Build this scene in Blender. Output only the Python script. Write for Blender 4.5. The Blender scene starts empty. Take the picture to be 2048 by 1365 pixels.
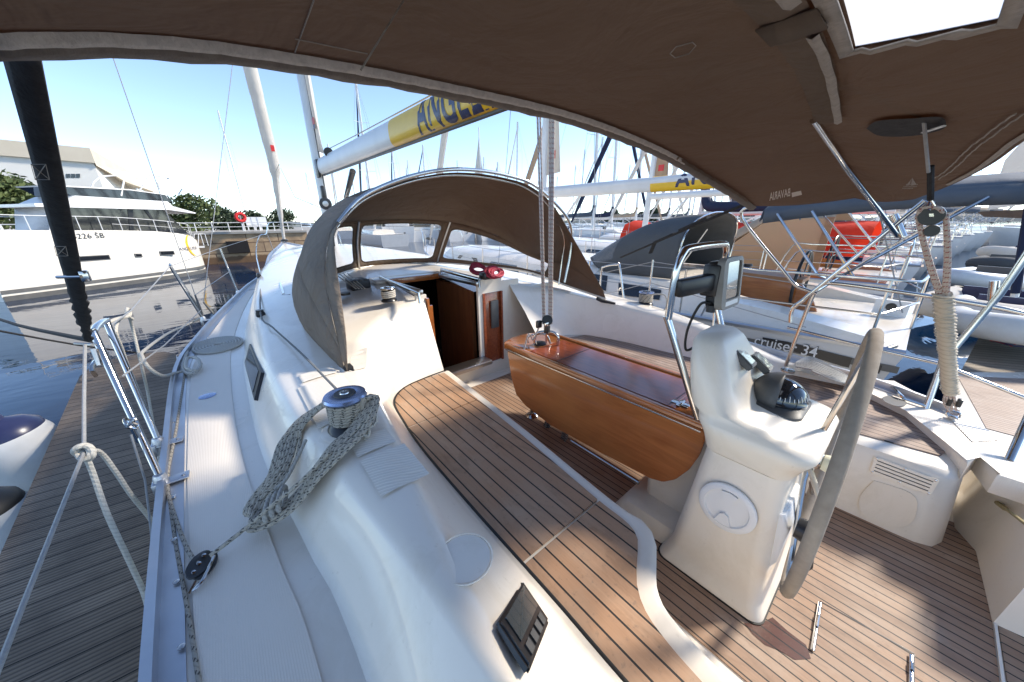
import bpy, bmesh, math, random
from mathutils import Vector, Matrix, noise
random.seed(7)
PI = math.pi
scn = bpy.context.scene
COL = scn.collection
# ------------------------------------------------------------------ camera
FPX = 668.0
TH, YAW, ROLL = math.radians(19.7), math.radians(40), math.radians(0.6)
CAM = Vector((-1.42, 0, 2.35))
Fv = Vector((math.sin(YAW)*math.cos(TH), math.cos(YAW)*math.cos(TH), -math.sin(TH)))
R0 = Vector((math.cos(YAW), -math.sin(YAW), 0))
U0 = Vector((math.sin(YAW)*math.sin(TH), math.cos(YAW)*math.sin(TH), math.cos(TH)))
Rv = R0*math.cos(ROLL) - U0*math.sin(ROLL)
Uv = R0*math.sin(ROLL) + U0*math.cos(ROLL)
cd = bpy.data.cameras.new('camera'); cam = bpy.data.objects.new('camera', cd); COL.objects.link(cam)
M = Matrix((Rv, Uv, -Fv)).transposed().to_4x4(); M.translation = CAM
cam.matrix_world = M
cd.sensor_width = 36; cd.lens = FPX/2048*36; cd.clip_start = 0.05; cd.clip_end = 3000
scn.camera = cam
# ------------------------------------------------------------------ light
SUN_AZ, SUN_EL = math.radians(114), math.radians(37)   # azimuth clockwise from the bow (+y)
w = bpy.data.worlds.new('World'); scn.world = w; w.use_nodes = True
nt = w.node_tree; bg = nt.nodes['Background']
sky = nt.nodes.new('ShaderNodeTexSky'); sky.sky_type = 'NISHITA'; sky.sun_disc = False
sky.sun_elevation = SUN_EL; sky.sun_rotation = SUN_AZ; sky.altitude = 3500; sky.air_density = 1.0; sky.dust_density = 0.05; sky.ozone_density = 0.35
nt.links.new(sky.outputs[0], bg.inputs[0]); bg.inputs[1].default_value = 0.15
sd = bpy.data.lights.new('sun', 'SUN'); sd.energy = 2.7; sd.angle = math.radians(7); sd.color = (1, .91, .78)
sun = bpy.data.objects.new('sun', sd); COL.objects.link(sun)
sdir = Vector((math.sin(SUN_AZ)*math.cos(SUN_EL), math.cos(SUN_AZ)*math.cos(SUN_EL), math.sin(SUN_EL)))
sun.rotation_euler = sdir.to_track_quat('Z', 'Y').to_euler()
sun.location = (0, 0, 30)
scn.view_settings.view_transform = 'Standard'; scn.view_settings.look = 'None'
scn.view_settings.exposure = 1.27; scn.view_settings.gamma = 1
scn.cycles.max_bounces = 8; scn.cycles.transparent_max_bounces = 16
# ------------------------------------------------------------------ ray helpers (photo measurements to metres)
def ray(px, py): return Fv + Rv*((px-1024)/FPX) + Uv*((682.5-py)/FPX)
def onz(px, py, z): d = ray(px, py); return CAM + d*((z-CAM.z)/d.z)
def onx(px, py, x): d = ray(px, py); return CAM + d*((x-CAM.x)/d.x)
def ony(px, py, y): d = ray(px, py); return CAM + d*((y-CAM.y)/d.y)
def onp(px, py, p, n):
    p = Vector(p); n = Vector(n); d = ray(px, py); return CAM + d*((p-CAM).dot(n)/d.dot(n))
# ------------------------------------------------------------------ materials
MATS = {}
def principled(name, col=(.8, .8, .8), rough=.5, metal=0, **kw):
    m = bpy.data.materials.new(name); m.use_nodes = True
    b = m.node_tree.nodes['Principled BSDF']
    b.inputs['Base Color'].default_value = (*col, 1); b.inputs['Roughness'].default_value = rough
    b.inputs['Metallic'].default_value = metal
    for k, v in kw.items(): b.inputs[k].default_value = v
    MATS[name] = m
    return m, m.node_tree, b
class G:                                              # tiny node helper
    def __init__(s, nt): s.nt = nt
    def n(s, t, **kw):
        x = s.nt.nodes.new(t)
        for k, v in kw.items(): setattr(x, k, v)
        return x
    def l(s, a, b): s.nt.links.new(a, b)
    def math(s, op, a, b=None, c=None):
        x = s.n('ShaderNodeMath', operation=op)
        for i, v in enumerate((a, b, c)):
            if v is None: continue
            if isinstance(v, (int, float)): x.inputs[i].default_value = v
            else: s.l(v, x.inputs[i])
        return x.outputs[0]
    def mix(s, f, a, b):
        x = s.n('ShaderNodeMix', data_type='RGBA')
        for i, v in ((0, f), (6, a), (7, b)):
            if isinstance(v, (int, float)): x.inputs[i].default_value = v
            elif isinstance(v, tuple): x.inputs[i].default_value = (*v, 1)
            else: s.l(v, x.inputs[i])
        return x.outputs[2]
    def obj(s): return s.n('ShaderNodeTexCoord').outputs['Object']
    def uv(s): return s.n('ShaderNodeTexCoord').outputs['UV']
    def noise(s, vec, scale, detail=4, rough=.5, sc=None, dist=0):
        if sc:
            mp = s.n('ShaderNodeMapping'); s.l(vec, mp.inputs[0]); mp.inputs['Scale'].default_value = sc; vec = mp.outputs[0]
        x = s.n('ShaderNodeTexNoise'); s.l(vec, x.inputs['Vector']); x.inputs['Scale'].default_value = scale
        x.inputs['Detail'].default_value = detail; x.inputs['Roughness'].default_value = rough; x.inputs['Distortion'].default_value = dist
        return x.outputs['Fac']
    def ramp(s, f, *st):
        x = s.n('ShaderNodeValToRGB'); e = x.color_ramp.elements
        while len(e) < len(st): e.new(.5)
        for i, (p, c) in enumerate(st): e[i].position = p; e[i].color = (*c, 1) if isinstance(c, tuple) else (c, c, c, 1)
        s.l(f, x.inputs[0]); return x.outputs[0]
    def bump(s, h, b, strength=.3, dist=.01):
        x = s.n('ShaderNodeBump'); x.inputs['Strength'].default_value = strength; x.inputs['Distance'].default_value = dist
        s.l(h, x.inputs['Height']); s.l(x.outputs[0], b.inputs['Normal'])
    def xyz(s, vec): x = s.n('ShaderNodeSeparateXYZ'); s.l(vec, x.inputs[0]); return x.outputs
def noisy(name, c1, c2, scale=4, rough=.5, metal=0, bump=0, bscale=60, bdist=.002, sc=None, rr=None, detail=4, grime=0, **kw):
    m, nt, b = principled(name, c1, rough, metal, **kw); g = G(nt); o = g.obj()
    f = g.noise(o, scale, detail, .55, sc); f2 = g.ramp(f, (.3, 0.0), (.7, 1.0))
    g.l(g.mix(f2, c1, c2), b.inputs['Base Color'])
    if rr: g.l(g.math('MULTIPLY_ADD', f, rr[1]-rr[0], rr[0]), b.inputs['Roughness'])
    if bump: g.bump(g.noise(o, bscale, 3), b, bump, bdist)
    if grime:
        d1 = g.ramp(g.noise(o, 3.1, 8, .72, None, .8), (.50, 0.), (.70, .8)); d2 = g.ramp(g.noise(o, 38, 3, .6), (.66, 0.), (.74, .5))
        c0 = g.mix(f2, c1, c2); c0 = g.mix(d1, c0, tuple(v*q for v, q in zip(c1, (.86, .84, .80)))); c0 = g.mix(d2, c0, tuple(v*q for v, q in zip(c1, (.78, .76, .72)))); g.l(c0, b.inputs['Base Color'])
    return m
# white gelcoat, plain and moulded non-skid
noisy('gelcoat', (.86, .79, .69), (.80, .73, .63), 1.3, .22, grime=1, rr=(.16, .34), bump=.05, bscale=9, bdist=.004, **{'Coat Weight': .25})
noisy('gelcoat_cream', (.84, .77, .66), (.78, .70, .59), 1.7, .3, grime=1, rr=(.22, .4))
def nonskid():
    m, nt, b = principled('nonskid', (.78, .75, .71), .5); g = G(nt); o = g.obj(); x, y, z = g.xyz(o)[:3]
    f = g.noise(o, 2.2, 5); g.l(g.mix(g.math('MULTIPLY', f, 1.0), (.90, .815, .70), (.78, .70, .60)), b.inputs['Base Color'])
    s1 = g.math('SINE', g.math('MULTIPLY', g.math('ADD', x, y), 520)); s2 = g.math('SINE', g.math('MULTIPLY', g.math('SUBTRACT', x, y), 520))
    g.bump(g.math('MULTIPLY', s1, s2), b, .3, .0012)
nonskid()
def ribbed():
    m, nt, b = principled('ribbed_nonskid', (.8, .77, .72), .45); g = G(nt); o = g.obj(); x, y, z = g.xyz(o)[:3]
    u = g.math('ADD', g.math('MULTIPLY', x, .35), y)
    s1 = g.math('SINE', g.math('MULTIPLY', u, 420))
    ln = g.math('GREATER_THAN', s1, .35)
    g.l(g.mix(ln, (.76, .70, .61), (.86, .80, .70)), b.inputs['Base Color']); g.bump(s1, b, .35, .0015)
ribbed()
def teak(name, c1, c2, c3, pitch, caulk, ang=0, off=0, rough=.62, seam=.006):
    """planks along local y (or turned by ang), dark caulk between them"""
    m, nt, b = principled(name, c1, rough); g = G(nt); o = g.obj()
    if ang:
        mp = g.n('ShaderNodeMapping'); g.l(o, mp.inputs[0]); mp.inputs['Rotation'].default_value = (0, 0, ang); o = mp.outputs[0]
    x, y, z = g.xyz(o)[:3]
    u = g.math('DIVIDE', g.math('ADD', x, off+50*pitch), pitch)
    fr = g.math('FRACT', u); idn = g.math('FLOOR', u)
    wn = g.n('ShaderNodeTexWhiteNoise', noise_dimensions='1D'); g.l(idn, wn.inputs['W'])
    grain = g.noise(o, 1, 6, .65, (130, 5, 5), .4)
    big = g.noise(o, 3.5, 5, .6)
    c = g.mix(g.ramp(grain, (.3, 0.), (.72, 1.)), c1, c2)
    c = g.mix(g.ramp(big, (.42, 0.), (.66, .8)), c, c3)
    c = g.mix(g.math('MULTIPLY', wn.outputs['Value'], .75), c, c2)
    st = g.noise(o, 7, 5, .7, (1, .45, 1), .6); c = g.mix(g.ramp(st, (.52, 0.), (.66, .5)), c, tuple(v*.62 for v in c2))
    sp = g.noise(o, 55, 3, .6); c = g.mix(g.ramp(sp, (.6, 0.), (.78, .55)), c, (.16, .12, .09))
    cm = g.math('LESS_THAN', g.math('ABSOLUTE', g.math('SUBTRACT', fr, .5)), .5-seam/pitch/1.0)
    g.l(g.mix(cm, caulk, c), b.inputs['Base Color'])
    h = g.math('ADD', g.math('MULTIPLY', grain, .35), g.math('MULTIPLY', cm, .8))
    g.bump(h, b, .35, .0015)
teak('teak_seat', (.50, .30, .175), (.38, .215, .12), (.46, .335, .235), .064, (.012, .011, .01), seam=.0035)
teak('teak_sole', (.42, .265, .165), (.29, .175, .11), (.43, .33, .25), .047, (.012, .011, .01), seam=.003)
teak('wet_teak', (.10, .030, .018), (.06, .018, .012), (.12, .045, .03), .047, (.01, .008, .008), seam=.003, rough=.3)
teak('teak_helm', (.38, .27, .205), (.29, .195, .145), (.42, .335, .28), .05, (.012, .011, .01), seam=.003)
def varnish():
    m, nt, b = principled('varnished_wood', (.4, .14, .04), .12, **{'Coat Weight': .8, 'Coat Roughness': .06}); g = G(nt); o = g.obj()
    a = g.noise(o, 1, 7, .62, (26, 2.2, 26), 1.2); c = g.mix(g.ramp(a, (.3, 0.), (.7, 1.)), (.46, .15, .040), (.29, .085, .022))
    big = g.noise(o, 2.3, 2); g.l(g.mix(g.ramp(big, (.4, 0.), (.7, .55)), c, (.54, .21, .06)), b.inputs['Base Color'])
varnish()
noisy('varnished_panel', (.36, .085, .03), (.20, .045, .018), 5, .2, sc=(9, 1.5, 9), **{'Coat Weight': .45, 'Coat Roughness': .12})
noisy('cabin_wood', (.25, .10, .04), (.16, .06, .025), 3, .35, sc=(6, 6, 1))
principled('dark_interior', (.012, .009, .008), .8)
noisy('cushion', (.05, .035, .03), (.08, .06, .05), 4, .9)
noisy('steel', (.62, .60, .57), (.50, .48, .46), 6, .13, 1.0, rr=(.06, .22))
noisy('brushed_steel', (.55, .54, .53), (.45, .44, .43), 12, .32, 1.0)
noisy('alloy', (.62, .63, .65), (.52, .53, .56), 5, .38, 1.0, rr=(.3, .5))
noisy('mast_white', (.74, .73, .71), (.66, .65, .63), 3, .35)
noisy('black_plastic', (.012, .012, .013), (.03, .03, .032), 8, .35, bump=.1, bscale=90)
noisy('black_strap', (.010, .010, .011), (.028, .028, .03), 30, .85, bump=.6, bscale=160, bdist=.003)
noisy('grey_plastic', (.06, .062, .062), (.10, .10, .10), 10, .5)
principled('rubber', (.01, .01, .01), .5)
noisy('suede', (.31, .265, .215), (.24, .20, .16), 25, .95, bump=.4, bscale=220, bdist=.002)
def fabric(name, c1, c2, transl=.25, wr=1.0, weave=900, tcol=None):
    m, nt, b = principled(name, c1, .9); g = G(nt); o = g.obj()
    f = g.noise(o, 2.2, 6, .6); c = g.mix(g.ramp(f, (.3, 0.), (.75, 1.)), c1, c2)
    fine = g.noise(o, 260, 2); c = g.mix(g.math('MULTIPLY', fine, .35), c, tuple(v*.6 for v in c1))
    g.l(c, b.inputs['Base Color'])
    w1 = g.noise(o, 3.2, 4, .55, (1, 1, 1), 1.5); w2 = g.noise(o, 14, 3, .5)
    g.bump(g.math('ADD', g.math('MULTIPLY', w1, 1.0), g.math('MULTIPLY', w2, .16)), b, .55*wr, .05)
    if transl:
        t = g.n('ShaderNodeBsdfTranslucent'); t.inputs[0].default_value = (*(tcol or tuple(v*1.4 for v in c1)), 1)
        mx = g.n('ShaderNodeMixShader'); mx.inputs[0].default_value = transl
        out = nt.nodes['Material Output']; g.l(b.outputs[0], mx.inputs[1]); g.l(t.outputs[0], mx.inputs[2]); g.l(mx.outputs[0], out.inputs[0])
fabric('canvas_brown', (.155, .118, .085), (.205, .158, .118), .36, 1.7, tcol=(.24, .13, .07))
fabric('canvas_brown_skylit', (.24, .19, .145), (.29, .235, .185), .15, 1.9)  # paler copy of the brown canvas: skylight on the outer cloth put into the colour
fabric('canvas_grey', (.085, .09, .095), (.11, .115, .12), .12, .5)
fabric('canvas_blue', (.10, .12, .15), (.13, .15, .18), .15, .5)
fabric('canvas_beige', (.42, .33, .24), (.5, .41, .31), .2, .6)
fabric('canvas_red', (.75, .045, .012), (.62, .03, .01), .2, 1.0)
fabric('canvas_navy', (.012, .018, .05), (.02, .03, .07), .0, .7)
fabric('sail_cloth', (.72, .69, .64), (.66, .62, .56), .3, .9)
fabric('sail_tan', (.50, .37, .26), (.56, .43, .31), .25, .9)
noisy('hem_tape', (.30, .27, .235), (.22, .195, .165), 40, .6, bump=.5, bscale=90, bdist=.004)
noisy('zip_pale', (.52, .49, .44), (.40, .37, .33), 60, .7, bump=.7, bscale=120, bdist=.004)
noisy('edge_tape', (.125, .105, .085), (.17, .145, .12), 40, .7, bump=.5, bscale=120, bdist=.003)
def clear(name, tint, alpha, rough=.05, haze=0):
    m = bpy.data.materials.new(name); m.use_nodes = True; nt = m.node_tree; g = G(nt)
    for n in list(nt.nodes):
        if n.type != 'OUTPUT_MATERIAL': nt.nodes.remove(n)
    out = nt.nodes['Material Output']
    t = g.n('ShaderNodeBsdfTransparent'); t.inputs[0].default_value = (*tint, 1)
    p = g.n('ShaderNodeBsdfPrincipled'); p.inputs['Base Color'].default_value = (.75, .75, .75, 1); p.inputs['Roughness'].default_value = rough
    mx = g.n('ShaderNodeMixShader'); mx.inputs[0].default_value = alpha
    g.l(t.outputs[0], mx.inputs[1]); g.l(p.outputs[0], mx.inputs[2]); g.l(mx.outputs[0], out.inputs[0]); MATS[name] = m
clear('clear_vinyl', (.93, .93, .93), .13, .12)
def milky():
    m, nt, b = principled('bimini_vinyl', (.9, .88, .84), .4); g = G(nt); t = g.n('ShaderNodeBsdfTranslucent'); t.inputs[0].default_value = (.95, .94, .92, 1)
    tr = g.n('ShaderNodeBsdfTransparent'); a = g.n('ShaderNodeMixShader'); a.inputs[0].default_value = .75; g.l(b.outputs[0], a.inputs[1]); g.l(t.outputs[0], a.inputs[2])
    c = g.n('ShaderNodeMixShader'); c.inputs[0].default_value = .80; g.l(tr.outputs[0], c.inputs[1]); g.l(a.outputs[0], c.inputs[2]); g.l(c.outputs[0], nt.nodes['Material Output'].inputs[0])
milky()
clear('amber_vinyl', (.85, .58, .34), .72, .25)
MATS['amber_vinyl'].node_tree.nodes['Principled BSDF'].inputs['Base Color'].default_value = (.62, .38, .20, 1)
principled('smoked_window', (.012, .014, .018), .06, **{'Coat Weight': .5})
principled('screen', (.05, .06, .062), .12, **{'Coat Weight': 1.0})
principled('lcd', (.16, .18, .18), .2, **{'Coat Weight': .6})
noisy('navy_paint', (.018, .022, .07), (.03, .035, .09), 6, .3)
noisy('yellow_paint', (.82, .50, .02), (.76, .44, .02), 6, .32)
noisy('white_paint', (.78, .77, .75), (.72, .71, .69), 3, .3)
noisy('cream_paint', (.80, .75, .66), (.76, .70, .60), 2, .25, **{'Coat Weight': .3})
noisy('white_hull_shaded', (.62, .60, .57), (.56, .54, .51), 1, .25)  # white hull toned down to grey: shade on its near side put into the colour
noisy('black_paint', (.012, .012, .014), (.02, .02, .022), 5, .3)
noisy('grey_stripe', (.10, .10, .095), (.14, .135, .125), 5, .4)
noisy('grey_letter', (.27, .26, .24), (.2, .2, .19), 5, .5)
principled('winch_blue', (.30, .36, .52), .22, .75)
principled('winch_black', (.02, .02, .022), .3)
principled('red_plastic', (.6, .02, .015), .4)
principled('ivory_plastic', (.72, .68, .50), .4)
principled('white_plastic', (.76, .76, .75), .35)
noisy('fender_white', (.74, .73, .70), (.64, .62, .58), 5, .35)
noisy('pink_rope', (.45, .03, .06), (.25, .02, .04), 60, .7)
noisy('yellow_line', (.42, .34, .16), (.30, .25, .14), 60, .8)
noisy('wood_plain', (.36, .17, .07), (.27, .12, .05), 3, .4, sc=(8, 1, 8))
def rope_mat(name, base, dark, fleck=None, dens=34, rough=.85):
    m, nt, b = principled(name, base, rough); g = G(nt); uv = g.uv(); u, v, _ = g.xyz(uv)[:3]
    f = g.noise(uv, 60, 3, .6, (1, .05, 1)); c = g.mix(f, base, dark)
    br = g.math('SINE', g.math('MULTIPLY', g.math('ADD', g.math('MULTIPLY', u, dens*1.6), g.math('MULTIPLY', v, 2)), 2*PI))
    c = g.mix(g.math('MULTIPLY', g.math('LESS_THAN', br, -.6), .3), c, tuple(x*.5 for x in dark))
    if fleck:
        fu = g.math('FRACT', g.math('ADD', g.math('MULTIPLY', u, dens), g.math('MULTIPLY', v, 1)))
        fv = g.math('FRACT', g.math('SUBTRACT', g.math('MULTIPLY', u, dens*2.2), g.math('MULTIPLY', v, 3)))
        k = g.math('MULTIPLY', g.math('GREATER_THAN', fu, .66), g.math('GREATER_THAN', fv, .55))
        c = g.mix(g.math('MULTIPLY', k, .9), c, fleck)
    g.l(c, b.inputs['Base Color']); g.bump(br, b, .35, .0015)
rope_mat('rope_fleck', (.50, .45, .37), (.36, .32, .26), (.03, .03, .03), 26)
rope_mat('rope_pale', (.60, .57, .50), (.44, .41, .36))
rope_mat('rope_grey', (.48, .46, .41), (.34, .32, .29))
rope_mat('rope_red_fleck', (.56, .50, .44), (.42, .36, .32), (.22, .03, .03))
rope_mat('rope_dark', (.18, .18, .17), (.10, .10, .10), (.6, .6, .58), 60)
rope_mat('wire', (.42, .42, .42), (.22, .22, .22), None, 200, .35)
rope_mat('rope_black', (.02, .02, .022), (.012, .012, .012))
rope_mat('leather_wrap', (.56, .50, .40), (.46, .40, .31), None, 18)
def water():
    m, nt, b = principled('water', (.003, .018, .05), .02, **{'IOR': 1.33, 'Specular IOR Level': .35}); g = G(nt); o = g.obj()
    n1 = g.noise(o, .55, 3, .5, (1, 1.6, 1), .8); n2 = g.noise(o, 3.2, 3, .5, (1, 1.5, 1), .5); n3 = g.noise(o, .12, 2, .5)
    g.bump(g.math('ADD', g.math('ADD', n1, g.math('MULTIPLY', n2, .12)), n3), b, .05, .22)
water()
def stone():
    m, nt, b = principled('quay_stone', (.45, .3, .18), .85); g = G(nt); o = g.obj()
    br = g.n('ShaderNodeTexBrick'); mp = g.n('ShaderNodeMapping'); g.l(o, mp.inputs[0]); mp.inputs['Rotation'].default_value = (PI/2, 0, 0); g.l(mp.outputs[0], br.inputs[0])
    br.inputs['Scale'].default_value = 1; br.inputs['Brick Width'].default_value = 1.7; br.inputs['Row Height'].default_value = .62; br.inputs['Mortar Size'].default_value = .025
    br.inputs[1].default_value = (.52, .36, .21, 1); br.inputs[2].default_value = (.42, .28, .16, 1); br.inputs[3].default_value = (.13, .08, .05, 1)
    f = g.noise(o, 1.3, 6, .65); z = g.xyz(o)[2]
    c = g.mix(g.ramp(f, (.45, 0.), (.7, .7)), br.outputs[0], (.2, .13, .08))
    wet = g.ramp(g.math('ADD', z, g.math('MULTIPLY', f, .5)), (.62, 1.), (.72, 0.)); c = g.mix(wet, c, (.16, .09, .045))
    g.l(c, b.inputs['Base Color']); g.bump(g.math('ADD', f, g.math('MULTIPLY', br.outputs['Fac'], -1)), b, .8, .05)
stone()
noisy('concrete', (.36, .34, .30), (.28, .26, .23), 2, .85, bump=.4, bscale=30)
noisy('building_cream', (.60, .53, .42), (.55, .48, .37), 1, .8)
noisy('building_white', (.72, .70, .65), (.66, .64, .59), 1, .7)
noisy('far_hill', (.09, .11, .10), (.12, .14, .14), .02, .9)
noisy('foliage', (.055, .085, .025), (.10, .125, .035), 1.5, .7, **{'Subsurface Weight': 0})
noisy('foliage_dark', (.022, .040, .018), (.04, .06, .025), 1.5, .8)
noisy('bark', (.09, .065, .045), (.06, .045, .03), 8, .9)
def dockwood(name, ang, c1, c2, c3):
    m, nt, b = principled(name, c1, .85); g = G(nt); o = g.obj()
    if ang:
        mp = g.n('ShaderNodeMapping'); g.l(o, mp.inputs[0]); mp.inputs['Rotation'].default_value = (0, 0, ang); o = mp.outputs[0]
    x, y, z = g.xyz(o)[:3]
    p = .115; u = g.math('DIVIDE', g.math('ADD', y, 50), p); fr = g.math('FRACT', u)
    wn = g.n('ShaderNodeTexWhiteNoise', noise_dimensions='1D'); g.l(g.math('FLOOR', u), wn.inputs['W'])
    rib = g.math('SINE', g.math('MULTIPLY', fr, 2*PI*5)); ribm = g.math('LESS_THAN', rib, -.25)
    gr = g.noise(o, 1, 6, .7, (4, 90, 4)); big = g.noise(o, 2.5, 5, .65)
    c = g.mix(gr, c1, c2); c = g.mix(g.ramp(big, (.4, 0.), (.7, .8)), c, c3)
    c = g.mix(g.math('MULTIPLY', wn.outputs['Value'], .45), c, tuple(v*.5 for v in c1))
    c = g.mix(g.math('MULTIPLY', ribm, .6), c, (.045, .035, .028))
    gap = g.math('LESS_THAN', fr, .06); c = g.mix(gap, c, (.012, .01, .009))
    g.l(c, b.inputs['Base Color']); g.bump(g.math('ADD', g.math('MULTIPLY', rib, .4), g.math('MULTIPLY', gap, -1.5)), b, .7, .006)
dockwood('dock_ribbed', math.radians(5), (.25, .18, .125), (.38, .29, .21), (.12, .085, .06))
dockwood('dock_pale', math.radians(60), (.42, .35, .27), (.50, .43, .34), (.34, .28, .22))
# ------------------------------------------------------------------ mesh helpers
def V(*a): return Vector(a)
def mk(name, bm, mat, parent=None, smooth=True, ang=40, world=True):
    me = bpy.data.meshes.new(name); bmesh.ops.recalc_face_normals(bm, faces=bm.faces) if smooth != 'raw' else None
    bm.to_mesh(me); bm.free()
    for p in me.polygons: p.use_smooth = bool(smooth)
    if smooth: me.set_sharp_from_angle(angle=math.radians(ang))
    o = bpy.data.objects.new(name, me); COL.objects.link(o)
    for m in (mat if isinstance(mat, (list, tuple)) else [mat]): me.materials.append(MATS[m] if isinstance(m, str) else m)
    if parent:
        o.parent = parent
        if world:
            R = parent
            loc = Matrix.Identity(4)
            while R: loc = R.matrix_basis @ loc; R = R.parent
            me.transform(loc.inverted())
    return o
def thing(name, label, cat, loc=(0, 0, 0), group=None, rz=0):
    o = bpy.data.objects.new(name, None); COL.objects.link(o); o.location = loc; o.rotation_euler = (0, 0, rz)
    o['label'] = label; o['category'] = cat; o.empty_display_size = .1
    o.matrix_basis = Matrix.Translation(Vector(loc)) @ Matrix.Rotation(rz, 4, 'Z')
    if group: o['group'] = group
    return o
def tag(o, label, cat, group=None):
    o['label'] = label; o['category'] = cat
    if group: o['group'] = group
    return o
def struct(o): o['kind'] = 'structure'; return o
def BM(): return bmesh.new()
def R4(r): return Matrix.Identity(4) if r is None else (r.to_matrix().to_4x4() if hasattr(r, 'to_matrix') else r.to_4x4())
def box(bm, c, s, rot=None, bev=0, seg=2):
    r = bmesh.ops.create_cube(bm, size=1); vs = r['verts']
    m = Matrix.Translation(Vector(c)) @ R4(rot) @ Matrix.Diagonal((*s, 1))
    bmesh.ops.transform(bm, matrix=m, verts=vs)
    if bev:
        es = {e for v in vs for e in v.link_edges}
        bmesh.ops.bevel(bm, geom=list(es), offset=bev, segments=seg, affect='EDGES', profile=.5)
    return bm
def smoothpath(pts, n=8):
    P = [Vector(p) for p in pts]
    if len(P) < 3: return P
    out = []
    for i in range(len(P)-1):
        p0 = P[max(i-1, 0)]; p1 = P[i]; p2 = P[i+1]; p3 = P[min(i+2, len(P)-1)]
        for k in range(n):
            t = k/n
            out.append(.5*((2*p1)+(-p0+p2)*t+(2*p0-5*p1+4*p2-p3)*t*t+(-p0+3*p1-3*p2+p3)*t**3))
    out.append(P[-1]); return out
def tube(bm, pts, r, seg=10, smooth=0, closed=False, cap=True, flat=1, up=None):
    P = smoothpath(pts, smooth) if smooth else [Vector(p) for p in pts]
    n = len(P); rr = r if isinstance(r, (list, tuple)) else None
    uvl = bm.loops.layers.uv.verify()
    rings = []; L = 0; Ls = []
    nrm = None
    for i, p in enumerate(P):
        if closed: t = (P[(i+1) % n]-P[i-1])
        else: t = P[min(i+1, n-1)]-P[max(i-1, 0)]
        if t.length < 1e-9: t = Vector((0, 0, 1))
        t.normalize()
        if nrm is None:
            a = Vector(up) if up else (Vector((0, 0, 1)) if abs(t.z) < .9 else Vector((1, 0, 0)))
            nrm = (a - t*a.dot(t)).normalized()
        else:
            nrm = nrm - t*nrm.dot(t)
            nrm = nrm.normalized() if nrm.length > 1e-6 else Vector((1, 0, 0))
        bn = t.cross(nrm)
        if i: L += (P[i]-P[i-1]).length
        Ls.append(L)
        q = (rr[min(int(i*len(rr)/n), len(rr)-1)] if rr and len(rr) != n else rr[i]) if rr else r
        rings.append([bm.verts.new(p+nrm*math.cos(2*PI*k/seg)*q*flat+bn*math.sin(2*PI*k/seg)*q) for k in range(seg)])
    m = n if closed else n-1
    for i in range(m):
        a, b = rings[i], rings[(i+1) % n]
        for k in range(seg):
            f = bm.faces.new((a[k], a[(k+1) % seg], b[(k+1) % seg], b[k]))
            u0 = Ls[i]; u1 = Ls[i+1] if i+1 < n else Ls[i]+(P[0]-P[i]).length
            for lp, uv in zip(f.loops, ((u0, k/seg), (u0, (k+1)/seg), (u1, (k+1)/seg), (u1, k/seg))): lp[uvl].uv = uv
    if cap and not closed: bm.faces.new(rings[0][::-1]); bm.faces.new(rings[-1])
    return bm
def lathe(bm, prof, c=(0, 0, 0), seg=28, rot=None, cap=True):
    rings = []; M = Matrix.Translation(Vector(c)) @ R4(rot)
    for r, z in prof: rings.append([bm.verts.new(M @ Vector((r*math.cos(2*PI*k/seg), r*math.sin(2*PI*k/seg), z))) for k in range(seg)])
    for a, b in zip(rings, rings[1:]):
        for k in range(seg): bm.faces.new((a[k], a[(k+1) % seg], b[(k+1) % seg], b[k]))
    if cap: bm.faces.new(rings[0][::-1]); bm.faces.new(rings[-1])
    return bm
def prism(bm, poly, z0, z1, bev=0):
    """poly: list of (x,y); vertical extrusion z0..z1"""
    b = [bm.verts.new((x, y, z0)) for x, y in poly]; t = [bm.verts.new((x, y, z1)) for x, y in poly]
    n = len(poly); bm.faces.new(b[::-1]); ft = bm.faces.new(t)
    for i in range(n): bm.faces.new((b[i], b[(i+1) % n], t[(i+1) % n], t[i]))
    if bev: bmesh.ops.bevel(bm, geom=list(ft.edges), offset=bev, segments=2, affect='EDGES', profile=.5)
    return bm
def slab(bm, pts, nrm, th):
    """planar polygon pts (3-D) thickened by th along -nrm"""
    nrm = Vector(nrm).normalized(); a = [bm.verts.new(p) for p in pts]; b = [bm.verts.new(Vector(p)-nrm*th) for p in pts]
    bm.faces.new(a); bm.faces.new(b[::-1]); n = len(a)
    for i in range(n): bm.faces.new((a[i], b[i], b[(i+1) % n], a[(i+1) % n]))
    return bm
def grid(bm, rows, closed=False, uv=False):
    vr = [[bm.verts.new(p) for p in r] for r in rows]; out = []
    for a, b in zip(vr, vr[1:]):
        n = len(a)
        for k in range(n if closed else n-1):
            out.append(bm.faces.new((a[k], a[(k+1) % n], b[(k+1) % n], b[k])))
    return vr
def resamp(pts, n):
    P = [Vector(p) for p in pts]; L = [0]
    for a, b in zip(P, P[1:]): L.append(L[-1]+(b-a).length)
    out = []; j = 0
    for i in range(n):
        s = L[-1]*i/(n-1)
        while j < len(L)-2 and L[j+1] < s: j += 1
        t = (s-L[j])/max(L[j+1]-L[j], 1e-9); out.append(P[j].lerp(P[j+1], min(max(t, 0), 1)))
    return out
def curve(pts, n): return resamp(smoothpath(pts, 10), n)
def loft(bm, curves, n, smooth_across=0):
    C = [curve(c, n) for c in curves]
    if smooth_across:
        cols = [smoothpath([c[i] for c in C], smooth_across) for i in range(n)]
        C = [[cols[i][k] for i in range(n)] for k in range(len(cols[0]))]
    grid(bm, C); return C
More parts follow.
